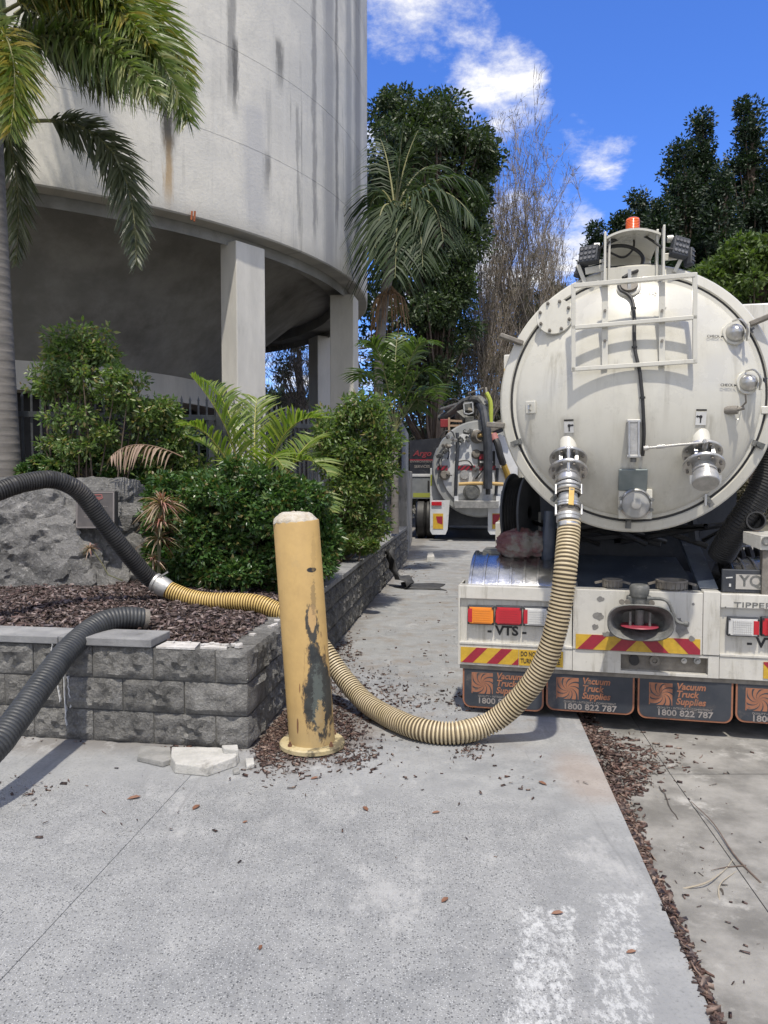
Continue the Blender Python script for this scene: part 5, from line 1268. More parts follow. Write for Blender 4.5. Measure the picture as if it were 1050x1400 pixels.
# right-hand side: bracket, fat hose, pipe mouth, post
a = T(1016, 735, .1); m = MB(); m.poly([T(1016, 728, .12), T(1040, 734, .0), T(1040, 752, .0), T(1016, 742, .12)], (0, .01, 0)); q = T(1040, 734, 0); m.box2((q.x, 0, T(1040, 752, 0).z), (q.x+.25, .012, q.z)); q2 = T(1016, 728, .12); m.poly([q, q+Vector((.25, 0, 0)), q+Vector((.25, .22, .02)), q2], (0, 0, .008)); B(m, 'hose_bracket', M_bump, smooth=0, bevel=.002)
B(MB().lathe([(.02, 0), (.03, 0), (.03, .012), (.02, .012)], T(1048, 740, -.002), (0, -1, 0), 20), 'bracket_eye', M_cast)
q = T(1040, 752, .03); B(MB().box2((q.x+.01, .02, bz1), (q.x+.16, .09, q.z)), 'bracket_post', M_grime, smooth=0)
B(MB().lathe([(.062, -.12), (.062, .0), (.052, .0), (.046, -.08), (0, -.08)], T(1034, 712, .12), (0, -1, .1), 26), 'pipe_mouth', M_blk)
B(MB().tube(spline([T(1085, 560, .3), T(1060, 630, .25), T(1035, 680, .22), T(1008, 720, .25), T(985, 760, .4)], 30)[0], .085, 18), 'suction_hose', M_blk)
m = MB(); P, L_ = spline([T(1085, 560, .3), T(1060, 630, .25), T(1035, 680, .22), T(1008, 720, .25), T(985, 760, .4)], 60)
for i in range(2, 58):
    ax = (P[i+1]-P[i-1]).normalized(); m.lathe([(.084, -.004), (.091, 0), (.084, .004)], P[i], ax, 18)
B(m, 'hose_helix', M_blk)
B(MB().cyl(T(1000, 744, .5), T(1025, 742, .5), .03, seg=14), 'chrome_fitting', M_chrome)
for k in range(5): q = T(985+k*12, 770, .55+.05*k); B(MB().lathe([(.10, 0), (.13, .01), (.13, .03), (.10, .04)], q, (1, 0, .1), 20), 'coiled_line', M_blk)
# reel of lay-flat hose at the left and small fittings
rc = T(712, 700, .62)
reel = B(MB().lathe([(.05, -.07), (.29, -.07), (.29, -.055), (.05, -.055)], rc, (1, -.25, 0), 36), 'hose_reel', M_chas)
MB().lathe([(.05, .07), (.29, .07), (.29, .055), (.05, .055)], rc, (1, -.25, 0), 36).build('reel_flange', M_chas, reel)
m = MB(); ax_ = Vector((1, -.25, 0)).normalized()
for k in range(5): m.lathe([(.235, -.012), (.262, 0), (.235, .012)], rc+ax_*(-.045+.0225*k), ax_, 32)
m.build('coiled_hose', M_blk, reel)
for px in (716, 738): B(MB().bar(T(px, 700, .6), T(px, 745, .6), .03, .02), 'reel_stand', M_cast)
B(MB().tube(spline([T(752, 700, .4), T(750, 740, .36), T(748, 770, .4)], 12)[0], .045, 12), 'air_hose', M_navy)
B(MB().box2((-1.05, .45, bz1+.17), (-.5, .75, bz1+.20)), 'shelf', M_cast, smooth=0)
# cloth-wrapped bundle lying on the mudguard shelf
M_rag = mat('pinkish_rag', (.10, .035, .04), (.14, .085, .085), rough=.8, ns=7, bump=1., bs=24, c3=(.15, .14, .125), d=(5, .46, .58))
m = MB(); bmesh.ops.create_icosphere(m.bm, subdivisions=5, radius=1)
for v in m.bm.verts:
    c = v.co.copy(); k = 1+.12*fbm(c.x*3, c.y*4, c.z*4)+.10*abs(fbm(c.x*7+3, c.y*2, c.z*7)); pinch = 1-.22*math.exp(-((c.x-.28)/.10)**2)
    v.co = Vector((c.x*.195*k, c.y*.11*k*pinch, c.z*.105*k*pinch*(1.1-.15*c.x)))
rg = m.build('rag_bundle', M_rag, smooth=50); rp = TM @ T(717, 744, .42); rg.location = rp; rg.rotation_euler.z = TZ; tag(rg, 'pink and grey cloth-wrapped bundle tied up above the polished mudguard', 'bundle')

# ------------------------------------------------------------ suction hoses
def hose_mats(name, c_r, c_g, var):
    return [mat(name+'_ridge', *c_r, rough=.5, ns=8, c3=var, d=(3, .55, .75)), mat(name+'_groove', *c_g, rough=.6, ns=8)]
def corrugated(name, pts, r, pitch, mats_, parent, amp=.006, seg=20, duty=.55):
    P0, Lh = spline(pts, 40); n = int(Lh/pitch); P, _ = spline(pts, n*4+1); m = MB(); rings = []; u = None
    for i, p in enumerate(P):
        t = (P[min(i+1, len(P)-1)]-P[max(i-1, 0)]).normalized()
        if u is None: _, u, _v = frame_of(t)
        u = (u-t*u.dot(t)).normalized(); v = t.cross(u); rr = r + (amp if i % 4 in (1, 2) else 0) - (amp*.2 if i % 4 in (0, 3) else 0)
        rr *= 1+.022*fbm(p.x*5, p.y*5, p.z*5); p = p+Vector((fbm(p.x*4, p.y*4, 1), 0, fbm(p.x*4, p.y*4, 7)*.6))*.006
        q = p + t*((.10 if i % 4 == 1 else -.10 if i % 4 == 2 else 0)*-pitch)
        rings.append([m.bm.verts.new(q+(u*math.cos(k*2*math.pi/seg)+v*math.sin(k*2*math.pi/seg))*rr) for k in range(seg)])
    for i in range(len(rings)-1):
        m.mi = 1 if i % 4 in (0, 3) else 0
        for k in range(seg): m.f((rings[i][k], rings[i][(k+1) % seg], rings[i+1][(k+1) % seg], rings[i+1][k]))
    return m.build(name, mats_, parent, smooth=60)
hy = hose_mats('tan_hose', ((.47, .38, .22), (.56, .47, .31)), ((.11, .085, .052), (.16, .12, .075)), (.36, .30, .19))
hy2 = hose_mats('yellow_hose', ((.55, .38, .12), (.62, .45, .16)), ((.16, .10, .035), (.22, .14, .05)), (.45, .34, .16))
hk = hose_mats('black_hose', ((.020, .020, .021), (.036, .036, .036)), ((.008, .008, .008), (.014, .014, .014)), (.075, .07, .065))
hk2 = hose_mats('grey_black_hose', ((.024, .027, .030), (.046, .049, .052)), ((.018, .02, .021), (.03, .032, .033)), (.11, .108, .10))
yh = empty('suction_hose', TM @ e1_, 0, 'long tan corrugated hose hanging from the left valve and curving past the bollard', 'hose')
yh.location = (0, 0, 0)
E = TM @ e1_; AW = (TM.to_3x3() @ AX); q1 = E + AW*.10
q2 = D(777, 716, (E+AW*.2).y-.045)
m = MB(); m.lathe([(.062, 0), (.062, .02), (.074, .022), (.076, .04), (.068, .044), (.068, .06), (.078, .062), (.078, .09), (.070, .10)], E, AW, 30); m.build('camlock', M_steel, yh)
dcp = (q2-q1).normalized(); Lc = (q2-q1).length; qs = q1-dcp*.01
for f0, f1, mm, pr_ in ((0, .17, M_alu, [(.064, 0), (.066, .25), (.079, .3), (.079, .6), (.070, .65), (.070, 1)]), (.175, .30, M_grime, [(.072, 0), (.077, .1), (.077, .4), (.071, .45), (.071, .6), (.077, .65), (.077, .95), (.070, 1)]), (.305, .52, M_alu, [(.060, 0), (.058, .5), (.066, .55), (.066, .8), (.062, 1)]), (.525, .66, M_steel, [(.070, 0), (.080, .12), (.080, .45), (.074, .5), (.080, .56), (.080, .9), (.07, 1)]), (.665, .80, M_grime, [(.064, 0), (.062, .6), (.068, .65), (.068, 1)]), (.805, 1.0, M_alu, [(.070, 0), (.073, .1), (.073, .4), (.069, .45), (.073, .5), (.073, .9), (.064, 1)])):
    MB().lathe([(r_, Lc*(f0+(f1-f0)*h_)) for r_, h_ in pr_], qs, dcp, 30).build('coupling_ring', mm, yh)
_, u, v = frame_of(dcp)
for s_ in (-1, 1):
    for f_ in (.02, .55): o = qs+dcp*Lc*f_+Vector((s_*.078, -.01, 0)); MB().bar(o, o+dcp*.07, .014, .022).build('cam_lever', M_steel, yh, smooth=0, bevel=.003)
M_brass = mat('brass_tag', (.55, .38, .12), (.45, .30, .10), rough=.45, metal=.5, ns=20)
o = qs+dcp*Lc*.10+Vector((.004, -.078, 0)); MB().bar(o, o+dcp*.115+Vector((-.008, -.008, 0)), .034, .008, (0, 1, 0)).build('brass_handle', M_brass, yh, smooth=0, bevel=.003)
RH = .0675
pts = [q2-dcp*.03, q2+dcp*.06, D(774, 775, 4.56), D(768, 820, 4.55), D(758, 868, 4.56), D(740, 915, 4.60), D(708, 958, 4.66), D(668, 990, 4.70), G(620, 1002, .07), G(570, 996, .072), G(528, 978, .075), D(497, 957, 5.22), D(468, 925, 5.42), D(440, 885, 5.55), D(415, 850, 5.66), D(395, 838, 5.72)]
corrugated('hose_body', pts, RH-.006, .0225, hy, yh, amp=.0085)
pts2 = [D(395, 838, 5.72), D(378, 835, 5.75), D(350, 825, 5.80), D(318, 822, 5.85), D(285, 822, 5.88), D(258, 817, 5.9), D(232, 807, 5.93), D(222, 802, 5.95)]
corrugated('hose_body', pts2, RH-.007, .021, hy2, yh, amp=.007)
MB().lathe([(.064, 0), (.068, .005), (.068, .03), (.064, .035)], pts[0]+(pts[1]-pts[0])*.3, dcp, 26).build('hose_clamp', M_steel, yh)
a, b_ = D(226, 804, 5.94), D(207, 793, 5.96); d_ = (b_-a).normalized()
MB().lathe([(.070, -.03), (.075, 0), (.078, .02), (.078, .05), (.068, .055), (.068, .075), (.076, .08), (.076, .10), (.066, .105)], a, d_, 28).build('joining_collar', M_alu, yh)
for s_ in (-1, 1): o = a+d_*.05+Vector((s_*.02, -.02, .075)); MB().bar(o, o+Vector((.05*s_, 0, .03)), .012, .012).build('cam_lever', M_steel, yh, smooth=0)
bh = empty('arched_hose', (0, 0, 0), 0, 'black ribbed hose arching over the boulder from the left edge to the yellow hose', 'hose')
pts = [D(209, 794, 5.96), D(194, 780, 5.9), D(165, 746, 5.8), D(138, 710, 5.72), D(113, 677, 5.64), D(92, 662, 5.56), D(68, 656, 5.48), D(40, 659, 5.38), D(10, 667, 5.26), D(-40, 690, 5.1), D(-120, 760, 4.9), D(-210, 860, 4.7), D(-300, 960, 4.5)]
corrugated('hose_body', pts, .060, .0195, hk, bh, amp=.0055)
lh = empty('draped_hose', (0, 0, 0), 0, 'thick grey-black hose draped over the block wall toward the camera at left', 'hose')
pts = [D(196, 846, 5.12), D(170, 845, 5.06), D(145, 849, 4.98), D(122, 862, 4.86), D(98, 884, 4.66), D(72, 915, 4.42), D(42, 957, 4.15), D(12, 997, 3.92), D(-25, 1040, 3.7), D(-80, 1095, 3.5), D(-160, 1165, 3.3), D(-300, 1225, 3.2)]
corrugated('hose_body', pts, .071, .025, hk2, lh, amp=.0024)
a = D(188, 846, 5.1); MB().lathe([(.066, 0), (.070, .01), (.070, .05), (.06, .05), (.058, .0)], D(190, 846, 5.105), (D(205, 848, 5.15)-D(190, 846, 5.105)), 24).build('muddy_cuff', M_grime, lh)

# ------------------------------------------------------------ second vacuum truck, far down the drive
T2Z = R(-7); T2P = Vector((2.32, 19.2, .02)); M2 = Matrix.Translation(T2P) @ Matrix.Rotation(T2Z, 4, 'Z'); I2 = M2.inverted()
def U(px, py, ly=0.): return plane_hit(M2, I2, px, py, ly)
tk = empty('vacuum_truck', T2P, T2Z, 'smaller white vacuum truck with black hoses on its rear door, far down the driveway', 'truck')
def B2(m, name, mt, **k): return m.build(name, mt, tk, **k)
M_w2 = mat('truck_white', (.50, .52, .54), (.60, .61, .62), rough=.4, ns=4, c3=(.32, .32, .31), d=(5, .55, .75))
D2 = U(657, 641, 0); r2 = (U(657, 586, 0).z-U(657, 694, 0).z)/2
B2(MB().lathe([(0, .10), (r2*.5, .08), (r2*.93, .04), (r2*1.0, .02), (r2*1.0, -.05)], D2, (0, -1, 0), 48), 'rear_door', M_w2)
B2(MB().lathe([(r2*1.0, -.02), (r2*1.2, -.04), (r2*1.24, -.10), (r2*1.24, -.28), (r2*1.1, -.28), (r2*1.1, -5.5), (0, -5.7)], D2, (0, -1, 0), 48), 'tank_shell', mat('tank_grey', (.26, .27, .27), (.34, .35, .35), rough=.4, ns=3))
y0 = -.11; z0, z1 = U(650, 643, 0).z, U(650, 636.5, 0).z
M_dk = mat('dark_stripe', (.05, .02, .025), rough=.5)
for pa, pb_ in ((598, 612), (625, 662), (672, 678)):
    xa, xb = U(pa, 640, y0).x, U(pb_, 640, y0).x; hazard(xa, xb, z0, z1, y0, [(xa+.12*k, 1) for k in range(-1, 8)], par=tk, w_=.06, cols=(M_red, M_dk), nm='reflective_band')
B2(MB().lathe([(0, .06), (.09, .06), (.12, .02), (.14, 0)], U(608, 649, -.06), (0, -1, 0), 20), 'drain_valve', M_grime)
B2(MB().lathe([(0, .03), (.11, .03), (.12, 0)], U(635, 649, -.1), (0, -1, 0), 20), 'inspection_plate', M_alu)
B2(MB().lathe([(0, .22), (.15, .22), (.16, .16), (.21, .15), (.21, .10), (.15, .08), (.15, 0)], U(644, 672, -.05), (.1, -1, -.1), 24), 'outlet_flange', M_cast)
B2(MB().lathe([(.10, .25), (.13, .25), (.16, .1), (.17, 0)], U(652, 597, -.05), (.4, -1, 0), 20), 'inlet_elbow', M_grime)
B2(MB().lathe([(0, .10), (.08, .09), (.12, .02)], U(651, 621, -.08), (0, -1, 0), 18), 'check_valve', M_grime)
B2(MB().box2((U(653, 637, y0).x, -.125, U(653, 637, 0).z), (U(677, 617, y0).x, -.115, U(653, 617, 0).z)), 'black_sign', M_ink, smooth=0)
B2(MB().box2((U(655, 628, 0).x, -.13, U(655, 628, 0).z), (U(663, 621, 0).x, -.126, U(655, 621, 0).z)), 'sign_print', M_red, smooth=0); B2(MB().box2((U(656, 633, 0).x, -.13, U(655, 633, 0).z), (U(674, 630.5, 0).x, -.126, U(655, 630.5, 0).z)), 'sign_print', M_clear, smooth=0)
# hoses, arms, levers
def tb(name, pts, r, mt, n=20, seg=10): return B2(MB().tube(spline(pts, n)[0], r, seg), name, mt)
tb('boom_hose', [U(652, 552, .6), U(660, 558, 0), U(664, 580, -.3), U(667, 610, -.35), U(667, 668, -.3)], .115, M_chas); tb('boom_nozzle', [U(667, 664, -.3), U(667, 676, -.28)], .06, M_blk)
tb('jetting_hose', [U(675, 598, -.2), U(680, 606, -.3), U(684, 622, -.3), U(688, 634, -.2)], .085, M_blk); B2(MB().cyl(U(674, 594, -.2), U(677, 602, -.25), .10, seg=14), 'pink_sleeve', mat('pink_sleeve', (.35, .14, .13), rough=.6)); tb('yellow_hose', [U(689, 636, -.2), U(694, 650, -.1), U(697, 668, .0)], .075, mat('ochre_hose', (.40, .26, .05), rough=.6))
tb('locking_bar', [U(625, 592, -.1), U(626, 610, -.15), U(624, 640, -.15), U(623, 678, -.1)], .045, M_chas); tb('locking_bar', [U(680, 640, -.1), U(679, 660, -.1), U(678, 678, -.1)], .04, M_chas)
tb('wrapped_lance', [U(627, 662, -.2), U(645, 661, -.2), U(662, 661, -.22)], .045, mat('ochre_wrap', (.50, .34, .14), rough=.7)); tb('wrapped_lance', [U(672, 661, -.22), U(688, 662, -.2)], .045, mat('ochre_wrap', (.50, .34, .14), rough=.7)); tb('pipe_branch', [U(652, 596, -.2), U(665, 594, -.25), U(680, 595, -.2)], .05, mat('ochre_wrap', (.5, .34, .14), rough=.7))
for q in (((600, 600), (608, 590), (618, 590), (622, 600)), ((598, 612), (604, 600), (612, 594)), ((612, 628), (614, 618), (610, 608)), ((604, 622), (600, 632), (603, 640)), ((625, 631), (640, 630), (648, 640)), ((650, 655), (658, 645), (662, 640)), ((618, 650), (610, 648)), ((670, 690), (690, 682), (700, 670))): tb('air_line', [U(a, b, -.14) for a, b in q], .018, M_blk, 12, 6)
for px, py, w_, h_ in ((617, 600, .2, .25), (634, 598, .25, .2), (606, 617, .3, .25), (610, 608, .2, .15), (650, 640, .1, .1), (640, 590, .15, .1)):
    m = MB()
    for k in range(5): m.box(U(px, py, -.12)+Vector((random.uniform(-w_, w_)/2, -.03*k, random.uniform(-h_, h_)/2)), (.09, .06, .07), Euler((random.random(), random.random(), random.random())).to_matrix())
    B2(m, 'valve_cluster', random.choice([M_grime, M_steel, M_cast]), smooth=0)
B2(MB().box2((U(622, 690, 0).x, -.25, U(622, 694, 0).z), (U(682, 690, 0).x, -.0, U(622, 684, 0).z)), 'rear_step', M_steel, smooth=0, bevel=.01)
for px in (624, 681): B2(MB().box(U(px, 685, -.1), (.10, .2, .25)), 'step_bracket', M_w2, smooth=0)
# top gear
tb('boom_arm', [U(602, 572, 1.2), U(620, 562, .9), U(636, 549, .6), U(655, 546, .2), U(664, 556, 0)], .10, M_cast); tb('boom_arm', [U(610, 580, 1.3), U(630, 568, 1.), U(650, 562, .6)], .09, M_blk); tb('boom_arm', [U(603, 560, 1.), U(625, 553, .8), U(645, 548, .5)], .05, M_steel)
tb('hose_loop', [U(598, 566, 1.4), U(606, 553, 1.4), U(620, 546, 1.2), U(630, 550, 1.)], .03, M_blk)
B2(MB().bar(U(640, 538, .3), U(661, 530, .3), .05, .03), 'boom_strut', M_grime); B2(MB().bar(U(664, 530, .3), U(666, 548, .2), .05, .05), 'boom_post', M_grime)
for k, (px, py) in enumerate(((640, 556), (646, 560), (632, 570), (655, 550), (642, 575), (650, 583))): B2(MB().box(U(px, py, .5), (.22, .3, .22), Euler((k, k*2, k)).to_matrix()), 'boom_joint', random.choice([M_cast, M_grime]), smooth=0, bevel=.01)
m = MB(); qq = [U(a, b, .1) for a, b in ((634, 552), (646, 550), (647, 564), (641, 566), (635, 565))]
for i in range(5): m.bar(qq[i], qq[(i+1) % 5], .03, .03)
B2(m, 'lamp_guard', M_steel)
M_hi = mat('hi_vis_tube', (.42, .48, .07), (.36, .42, .06), rough=.6)
tb('hi_vis_handrail', [U(665, 537, -.1), U(668, 543, -.12), U(671, 553, -.12), U(671, 578, -.12)], .055, M_hi, 8, 8)
B2(MB().box2((U(602, 584, .5).x, .5, U(602, 584, .5).z), (U(614, 572, .5).x, .8, U(602, 573, .5).z)), 'red_locker', mat('dull_red', (.25, .025, .03), rough=.5), bevel=.01)
for a, b in (((614, 571), (614, 594)), ((615, 575), (632, 576)), ((615, 582), (640, 582)), ((640, 580), (650, 588))): B2(MB().bar(U(*a, .4), U(*b, .4), .05, .05), 'ladder_rail', mat('tan_rail', (.35, .23, .15), (.42, .3, .2), rough=.6))
B2(MB().bar(U(667, 588, -.15), U(696, 574, -.3), .12, .18), 'door_arm', M_grime); B2(MB().bar(U(667, 596, -.15), U(694, 584, -.1), .08, .1), 'door_arm', M_chas)
# body left side, banner, lockers
xa, xb = U(560, 650, .8).x, U(601, 650, .8).x
zb0, zb1 = U(580, 648, .8).z, U(580, 601, .8).z
bn = B2(MB().poly([(xa, .8, zb0), (xb+.1, .8, zb0), (xb+.1, .8, zb1+.05), (xa, .8, zb1-.02)], (0, 4.5, 0)), 'black_banner', mat('glossy_black_banner', (.02, .022, .03), (.035, .037, .045), rough=.25, ns=5, bump=.4, bs=4), smooth=0)
text('lettering', 'Argo', U(577, 620, .79), .21, mat('banner_red', (.24, .03, .04), rough=.6), bn, bold=.015, shear=.3, sx=1.1); text('lettering', 'ENVIRONMENTAL', U(579, 631, .79), .085, M_fl2, bn); text('lettering', 'SERVICES', U(577, 638, .79), .10, M_fl2, bn, bold=.01)
B2(MB().box2((xa, .795, U(580, 629.5, .8).z), (xb-.1, .80, U(580, 628, .8).z)), 'banner_line', M_red, smooth=0)
B2(MB().box2((xa, .7, U(580, 652, .7).z), (xb, 4.5, zb0)), 'locker_lid', M_w2, smooth=0, bevel=.01)
lk = B2(MB().box2((xa, .72, U(580, 682, .7).z), (xb-.1, 4.5, U(580, 652, .7).z)), 'grey_locker', mat('grey_locker_paint', (.17, .185, .20), (.22, .235, .25), rough=.5, ns=4), smooth=0, bevel=.01)
MB().box2((xa+.1, .715, U(580, 680, .7).z), (xb-.15, .72, U(580, 674, .7).z)).build('hi_vis_tape', mat('dull_hi_vis', (.30, .33, .06), rough=.6), lk, smooth=0); MB().box(U(586, 663, .70), (.05, .03, .22)).build('handle', M_blk, lk)
z6, z7 = U(600, 684, .3).z, U(600, 640, .3).z
bp_ = B2(MB().box2((U(588, 650, .3).x, .3, z6), (U(640, 650, .3).x, .36, z7)), 'rear_panel', M_w2, smooth=0, bevel=.01); MB().box2((U(588.5, 650, .3).x, .295, U(588, 664, .3).z), (U(591, 650, .3).x, .30, U(588, 649, .3).z)).build('hi_vis_tape', mat('dull_hi_vis', (.3, .33, .06), rough=.6), bp_, smooth=0)
B2(MB().box2((U(678, 650, .3).x, .3, z6), (U(720, 650, .3).x, .36, z7)), 'rear_panel', M_w2, smooth=0, bevel=.01)
B2(MB().box2((-1.1, .4, .35), (1.1, 5, 1.0)), 'chassis', M_chas, smooth=0)
for pa, pb_ in ((588, 615), (667, 696)):
    q = [U(pa, 684, 0), U(pb_, 684, 0), U(pb_-3, 724, 0), U(pb_-6, 731, 0), U(pa+3, 731, 0), U(pa, 726, 0)]
    f2 = B2(MB().poly(q, (0, .03, 0)), 'mudflap', M_w2, smooth=0, bevel=.004)
    mid = pa+4 if pa < 600 else pa+6
    MB().box2((U(mid, 723, 0).x, -.012, U(mid, 723, 0).z), (U(mid+14, 702, 0).x, -.002, U(mid, 702, 0).z)).build('marker_plate', M_yel, f2, smooth=0)
    q2_ = [(mid+4, 706), (mid+13, 706), (mid+13, 717), (mid+6, 715)] if pa < 600 else [(mid+.5, 703), (mid+11, 703), (mid+7, 717), (mid+.5, 717)]
    MB().poly([U(a, b, -.013) for a, b in q2_], (0, -.003, 0)).build('marker_shape', M_red, f2, smooth=0)
    MB().box2((U(pa+2, 691, 0).x, -.04, U(pa, 691, 0).z), (U(pa+16, 686, 0).x, 0, U(pa, 686, 0).z)).build('tail_lamp', M_redl, f2, smooth=0, bevel=.004)
for x, y in ((U(576, 710, .9).x, 1.0), (U(576, 710, .9).x+.25, 1.0), (.95, 1.0), (.7, 1.0), (-1.0, 4.8), (1.0, 4.8)):
    q = Vector((x, y, .50)); w2 = B2(MB().lathe([(.28, -.13), (.46, -.13), (.52, -.08), (.52, .08), (.46, .13), (.28, .13)], q, (1, 0, 0), 30), 'wheel', M_blk); MB().lathe([(.28, -.09), (.15, -.02), (0, -.02)], q, (1, 0, 0), 20).build('rim', M_steel, w2)
cb = B2(MB().box2((-1.2, 6, .7), (1.2, 8, 2.9)), 'cab', M_w2, bevel=.08); MB().box2((-1.21, 6.7, 1.8), (1.21, 7.7, 2.5)).build('cab_window', M_ink, cb, smooth=0)
# ------------------------------------------------------------ vegetation
L_gloss = leafmat('glossy_hedge_leaf', [(.035, .080, .025), (.060, .125, .035), (.085, .165, .045), (.030, .080, .024), (.09, .17, .05), (.13, .19, .06), (.028, .07, .02), (.20, .16, .06)], .30, .3)
L_shrub = leafmat('shrub_leaf', [(.08, .135, .04), (.12, .19, .055), (.17, .24, .07), (.095, .155, .045), (.06, .11, .035), (.21, .27, .085), (.25, .19, .09)], .38, .4)
L_fig = leafmat('dark_tree_leaf', [(.028, .048, .020), (.046, .074, .030), (.070, .10, .040), (.036, .060, .026)], .45, .25)
L_con = leafmat('pine_tree_leaf', [(.012, .026, .014), (.020, .040, .020), (.032, .056, .024), (.016, .032, .016)], .5, .2)
L_lite = leafmat('light_tree_leaf', [(.06, .10, .025), (.09, .14, .032), (.12, .17, .045), (.05, .085, .025)], .45, .35)
L_scrub = leafmat('dry_scrub_leaf', [(.09, .08, .05), (.13, .115, .08), (.07, .075, .045), (.17, .15, .12)], .7, .2)
L_cas = leafmat('casuarina_needle', [(.12, .09, .065), (.17, .13, .10), (.10, .10, .06), (.20, .16, .13)], .75, .2)
M_barkg = mat('grey_bark', (.17, .15, .13), (.26, .235, .21), rough=.9, ns=9, bump=.6, bs=20, stretch=(1, 1, .4))
M_barkb = mat('brown_bark', (.09, .065, .05), (.15, .115, .09), rough=.9, ns=9, bump=.6, bs=20, stretch=(1, 1, .4))
M_stem = mat('green_stem', (.10, .11, .05), (.15, .14, .08), rough=.7, ns=9)
def foliage(clumps, per, ls, lw, droop=-.25, up=.3, shell=.55):
    """clumps: (centre, radius vec) -> leaf bases, axes, lengths"""
    P = []; A = []
    for c, r in clumps:
        n = int(per*max(.3, (np.mean(r))**2)); d = rdirs(n); rad = rng.uniform(shell, 1.04, (n, 1))**.8
        P.append(np.array(c) + d*rad*np.array(r)); a = d + rng.normal(0, .55, (n, 3)); a[:, 2] += up*0+droop; A.append(a)
    P = np.concatenate(P); A = np.concatenate(A); n = len(P)
    return P, A, ls*rng.uniform(.45, 1.45, n), lw*rng.uniform(.7, 1.2, n)
def subclumps(lobes, k, rc, flat=.8):
    out = []
    for c, r in lobes:
        c = np.array(c); r = np.array(r if hasattr(r, '__len__') else (r, r, r))
        d = rdirs(k); rad = rng.uniform(.45, 1.0, (k, 1))**.6*np.where(rng.random((k, 1)) < .18, 1.22, 1.)
        for p in c + d*rad*r:
            q = rc*rng.uniform(.6, 1.25); out.append((p, (q, q, q*flat)))
    return out
def tree(name, base, lobes, k, rc, per, ls, lw, lm, bm_, label, group=None, trunk_r=.2, lean=(0, 0), cat='tree', droop=-.25, limbs=1, shell=.5):
    root = empty(name, base, 0, label, cat, group); cl = subclumps(lobes, k, rc)
    P, A, L, Wd = foliage(cl, per, ls, lw, droop=droop, shell=shell)
    leaves('crown', P, A, L, Wd, lm, root)
    ztop = max(c[2] for c, r in lobes)
    m = MB(); pts = [Vector((lean[0]*t, lean[1]*t, ztop*t)) + Vector((.12*math.sin(t*5), .1*math.cos(t*4)-.1, 0))*min(1, trunk_r*4) for t in np.linspace(0, 1, 8)]
    m.tube(pts, [trunk_r*(1.15-.85*t) for t in np.linspace(0, 1, 8)], 10); m.build('trunk', bm_, root, 60)
    m = MB()
    for c, r in cl[::limbs]:
        c = Vector(c); t = max(.15, min(.9, (c.z/ztop)*.75)); p0 = pts[0].lerp(pts[-1], t) if False else pts[min(7, int(t*7))]
        mid = p0.lerp(c, .5) + Vector((random.uniform(-.1, .1), random.uniform(-.1, .1), -.12*(c-p0).length*.5))
        m.tube([p0, mid, c], [trunk_r*.28, trunk_r*.16, trunk_r*.05], 4, caps=False)
    m.build('limbs', bm_, root, 60)
    return root
def px_lobes(Y, base, items):   # (px, py, radius_px_x, radius_px_z, depth_m)
    s = Y/1053.; out = []
    for px, py, rx, rz, ry, *dy in items:
        p = D(px, py, Y) - Vector(base); p.y += dy[0] if dy else 0
        out.append((tuple(p), (rx*s, ry, rz*s)))
    return out
# palm fronds
def frond_pts(p0, p1, p2, n=24):   # quadratic arch
    return [Vector(p0)*(1-t)**2 + Vector(p1)*2*t*(1-t) + Vector(p2)*t*t for t in np.linspace(0, 1, n)]
def frond(name, pts, nl, ll, lw, lm, rm, parent, allround=False, droop=.5, rr=.014, start=.12, vee=.35, mi=None, k=4, fwd=.8):
    m = MB(); m.tube(pts, [rr*(1-.85*i/(len(pts)-1)) for i in range(len(pts))], 6)
    fr = m.build(name, rm, parent, 60)
    PT = []; SD = []; WW = []; n = len(pts)
    up0 = Vector((0, 0, 1))
    for i in range(nl):
        t = start + (1-start)*(i+random.random())/nl; q = t*(n-1); j = min(n-2, int(q)); p = pts[j].lerp(pts[j+1], q-j)
        tg = (pts[min(j+2, n-1)]-pts[max(j-1, 0)]).normalized(); side = tg.cross(up0)
        side = side.normalized() if side.length > 1e-3 else Vector((1, 0, 0)); upv = side.cross(tg).normalized()
        if allround: a = random.uniform(0, 2*math.pi); out = side*math.cos(a)+upv*math.sin(a)
        else:
            sg = 1 if i % 2 else -1; out = (side*sg + upv*random.uniform(vee-.12, vee+.12)).normalized()
        L = ll*math.sin(math.pi*min(.97, (.18+.80*t)))**.6*random.uniform(.8, 1.12)
        d = (out + tg*fwd*random.uniform(.7, 1.2)).normalized(); row = []
        for s_ in np.linspace(0, 1, k): row.append(p + d*L*s_ + Vector((0, 0, -droop*L*s_*s_)))
        PT.append(row); sd = d.cross(out.cross(tg) if not allround else Vector((random.random(), random.random(), random.random()))); 
        sd = (tg - d*tg.dot(d)); sd = (sd.normalized()*.8 + upv*random.uniform(-.6, .6)).normalized() if sd.length > 1e-3 else upv
        SD.append(sd); WW.append(lw*random.uniform(.8, 1.2))
    strips('leaflets', np.array([[tuple(v) for v in r] for r in PT]), np.array(WW), np.array([tuple(v) for v in SD]), lm, fr, taper=[.45, 1, .75, .06] if k == 4 else None)
    return fr
L_fox = leafmat('foxtail_leaflet', [(.09, .14, .045), (.15, .20, .065), (.23, .27, .10), (.11, .16, .055), (.34, .33, .16)], .32, .35)
L_foxy = leafmat('yellowing_leaflet', [(.18, .23, .05), (.12, .18, .045), (.26, .27, .07), (.34, .25, .05), (.15, .20, .05), (.13, .18, .05)], .35, .4)
L_foxd = leafmat('shaded_leaflet', [(.055, .07, .04), (.10, .115, .07), (.17, .18, .12), (.065, .08, .05)], .35, .25)
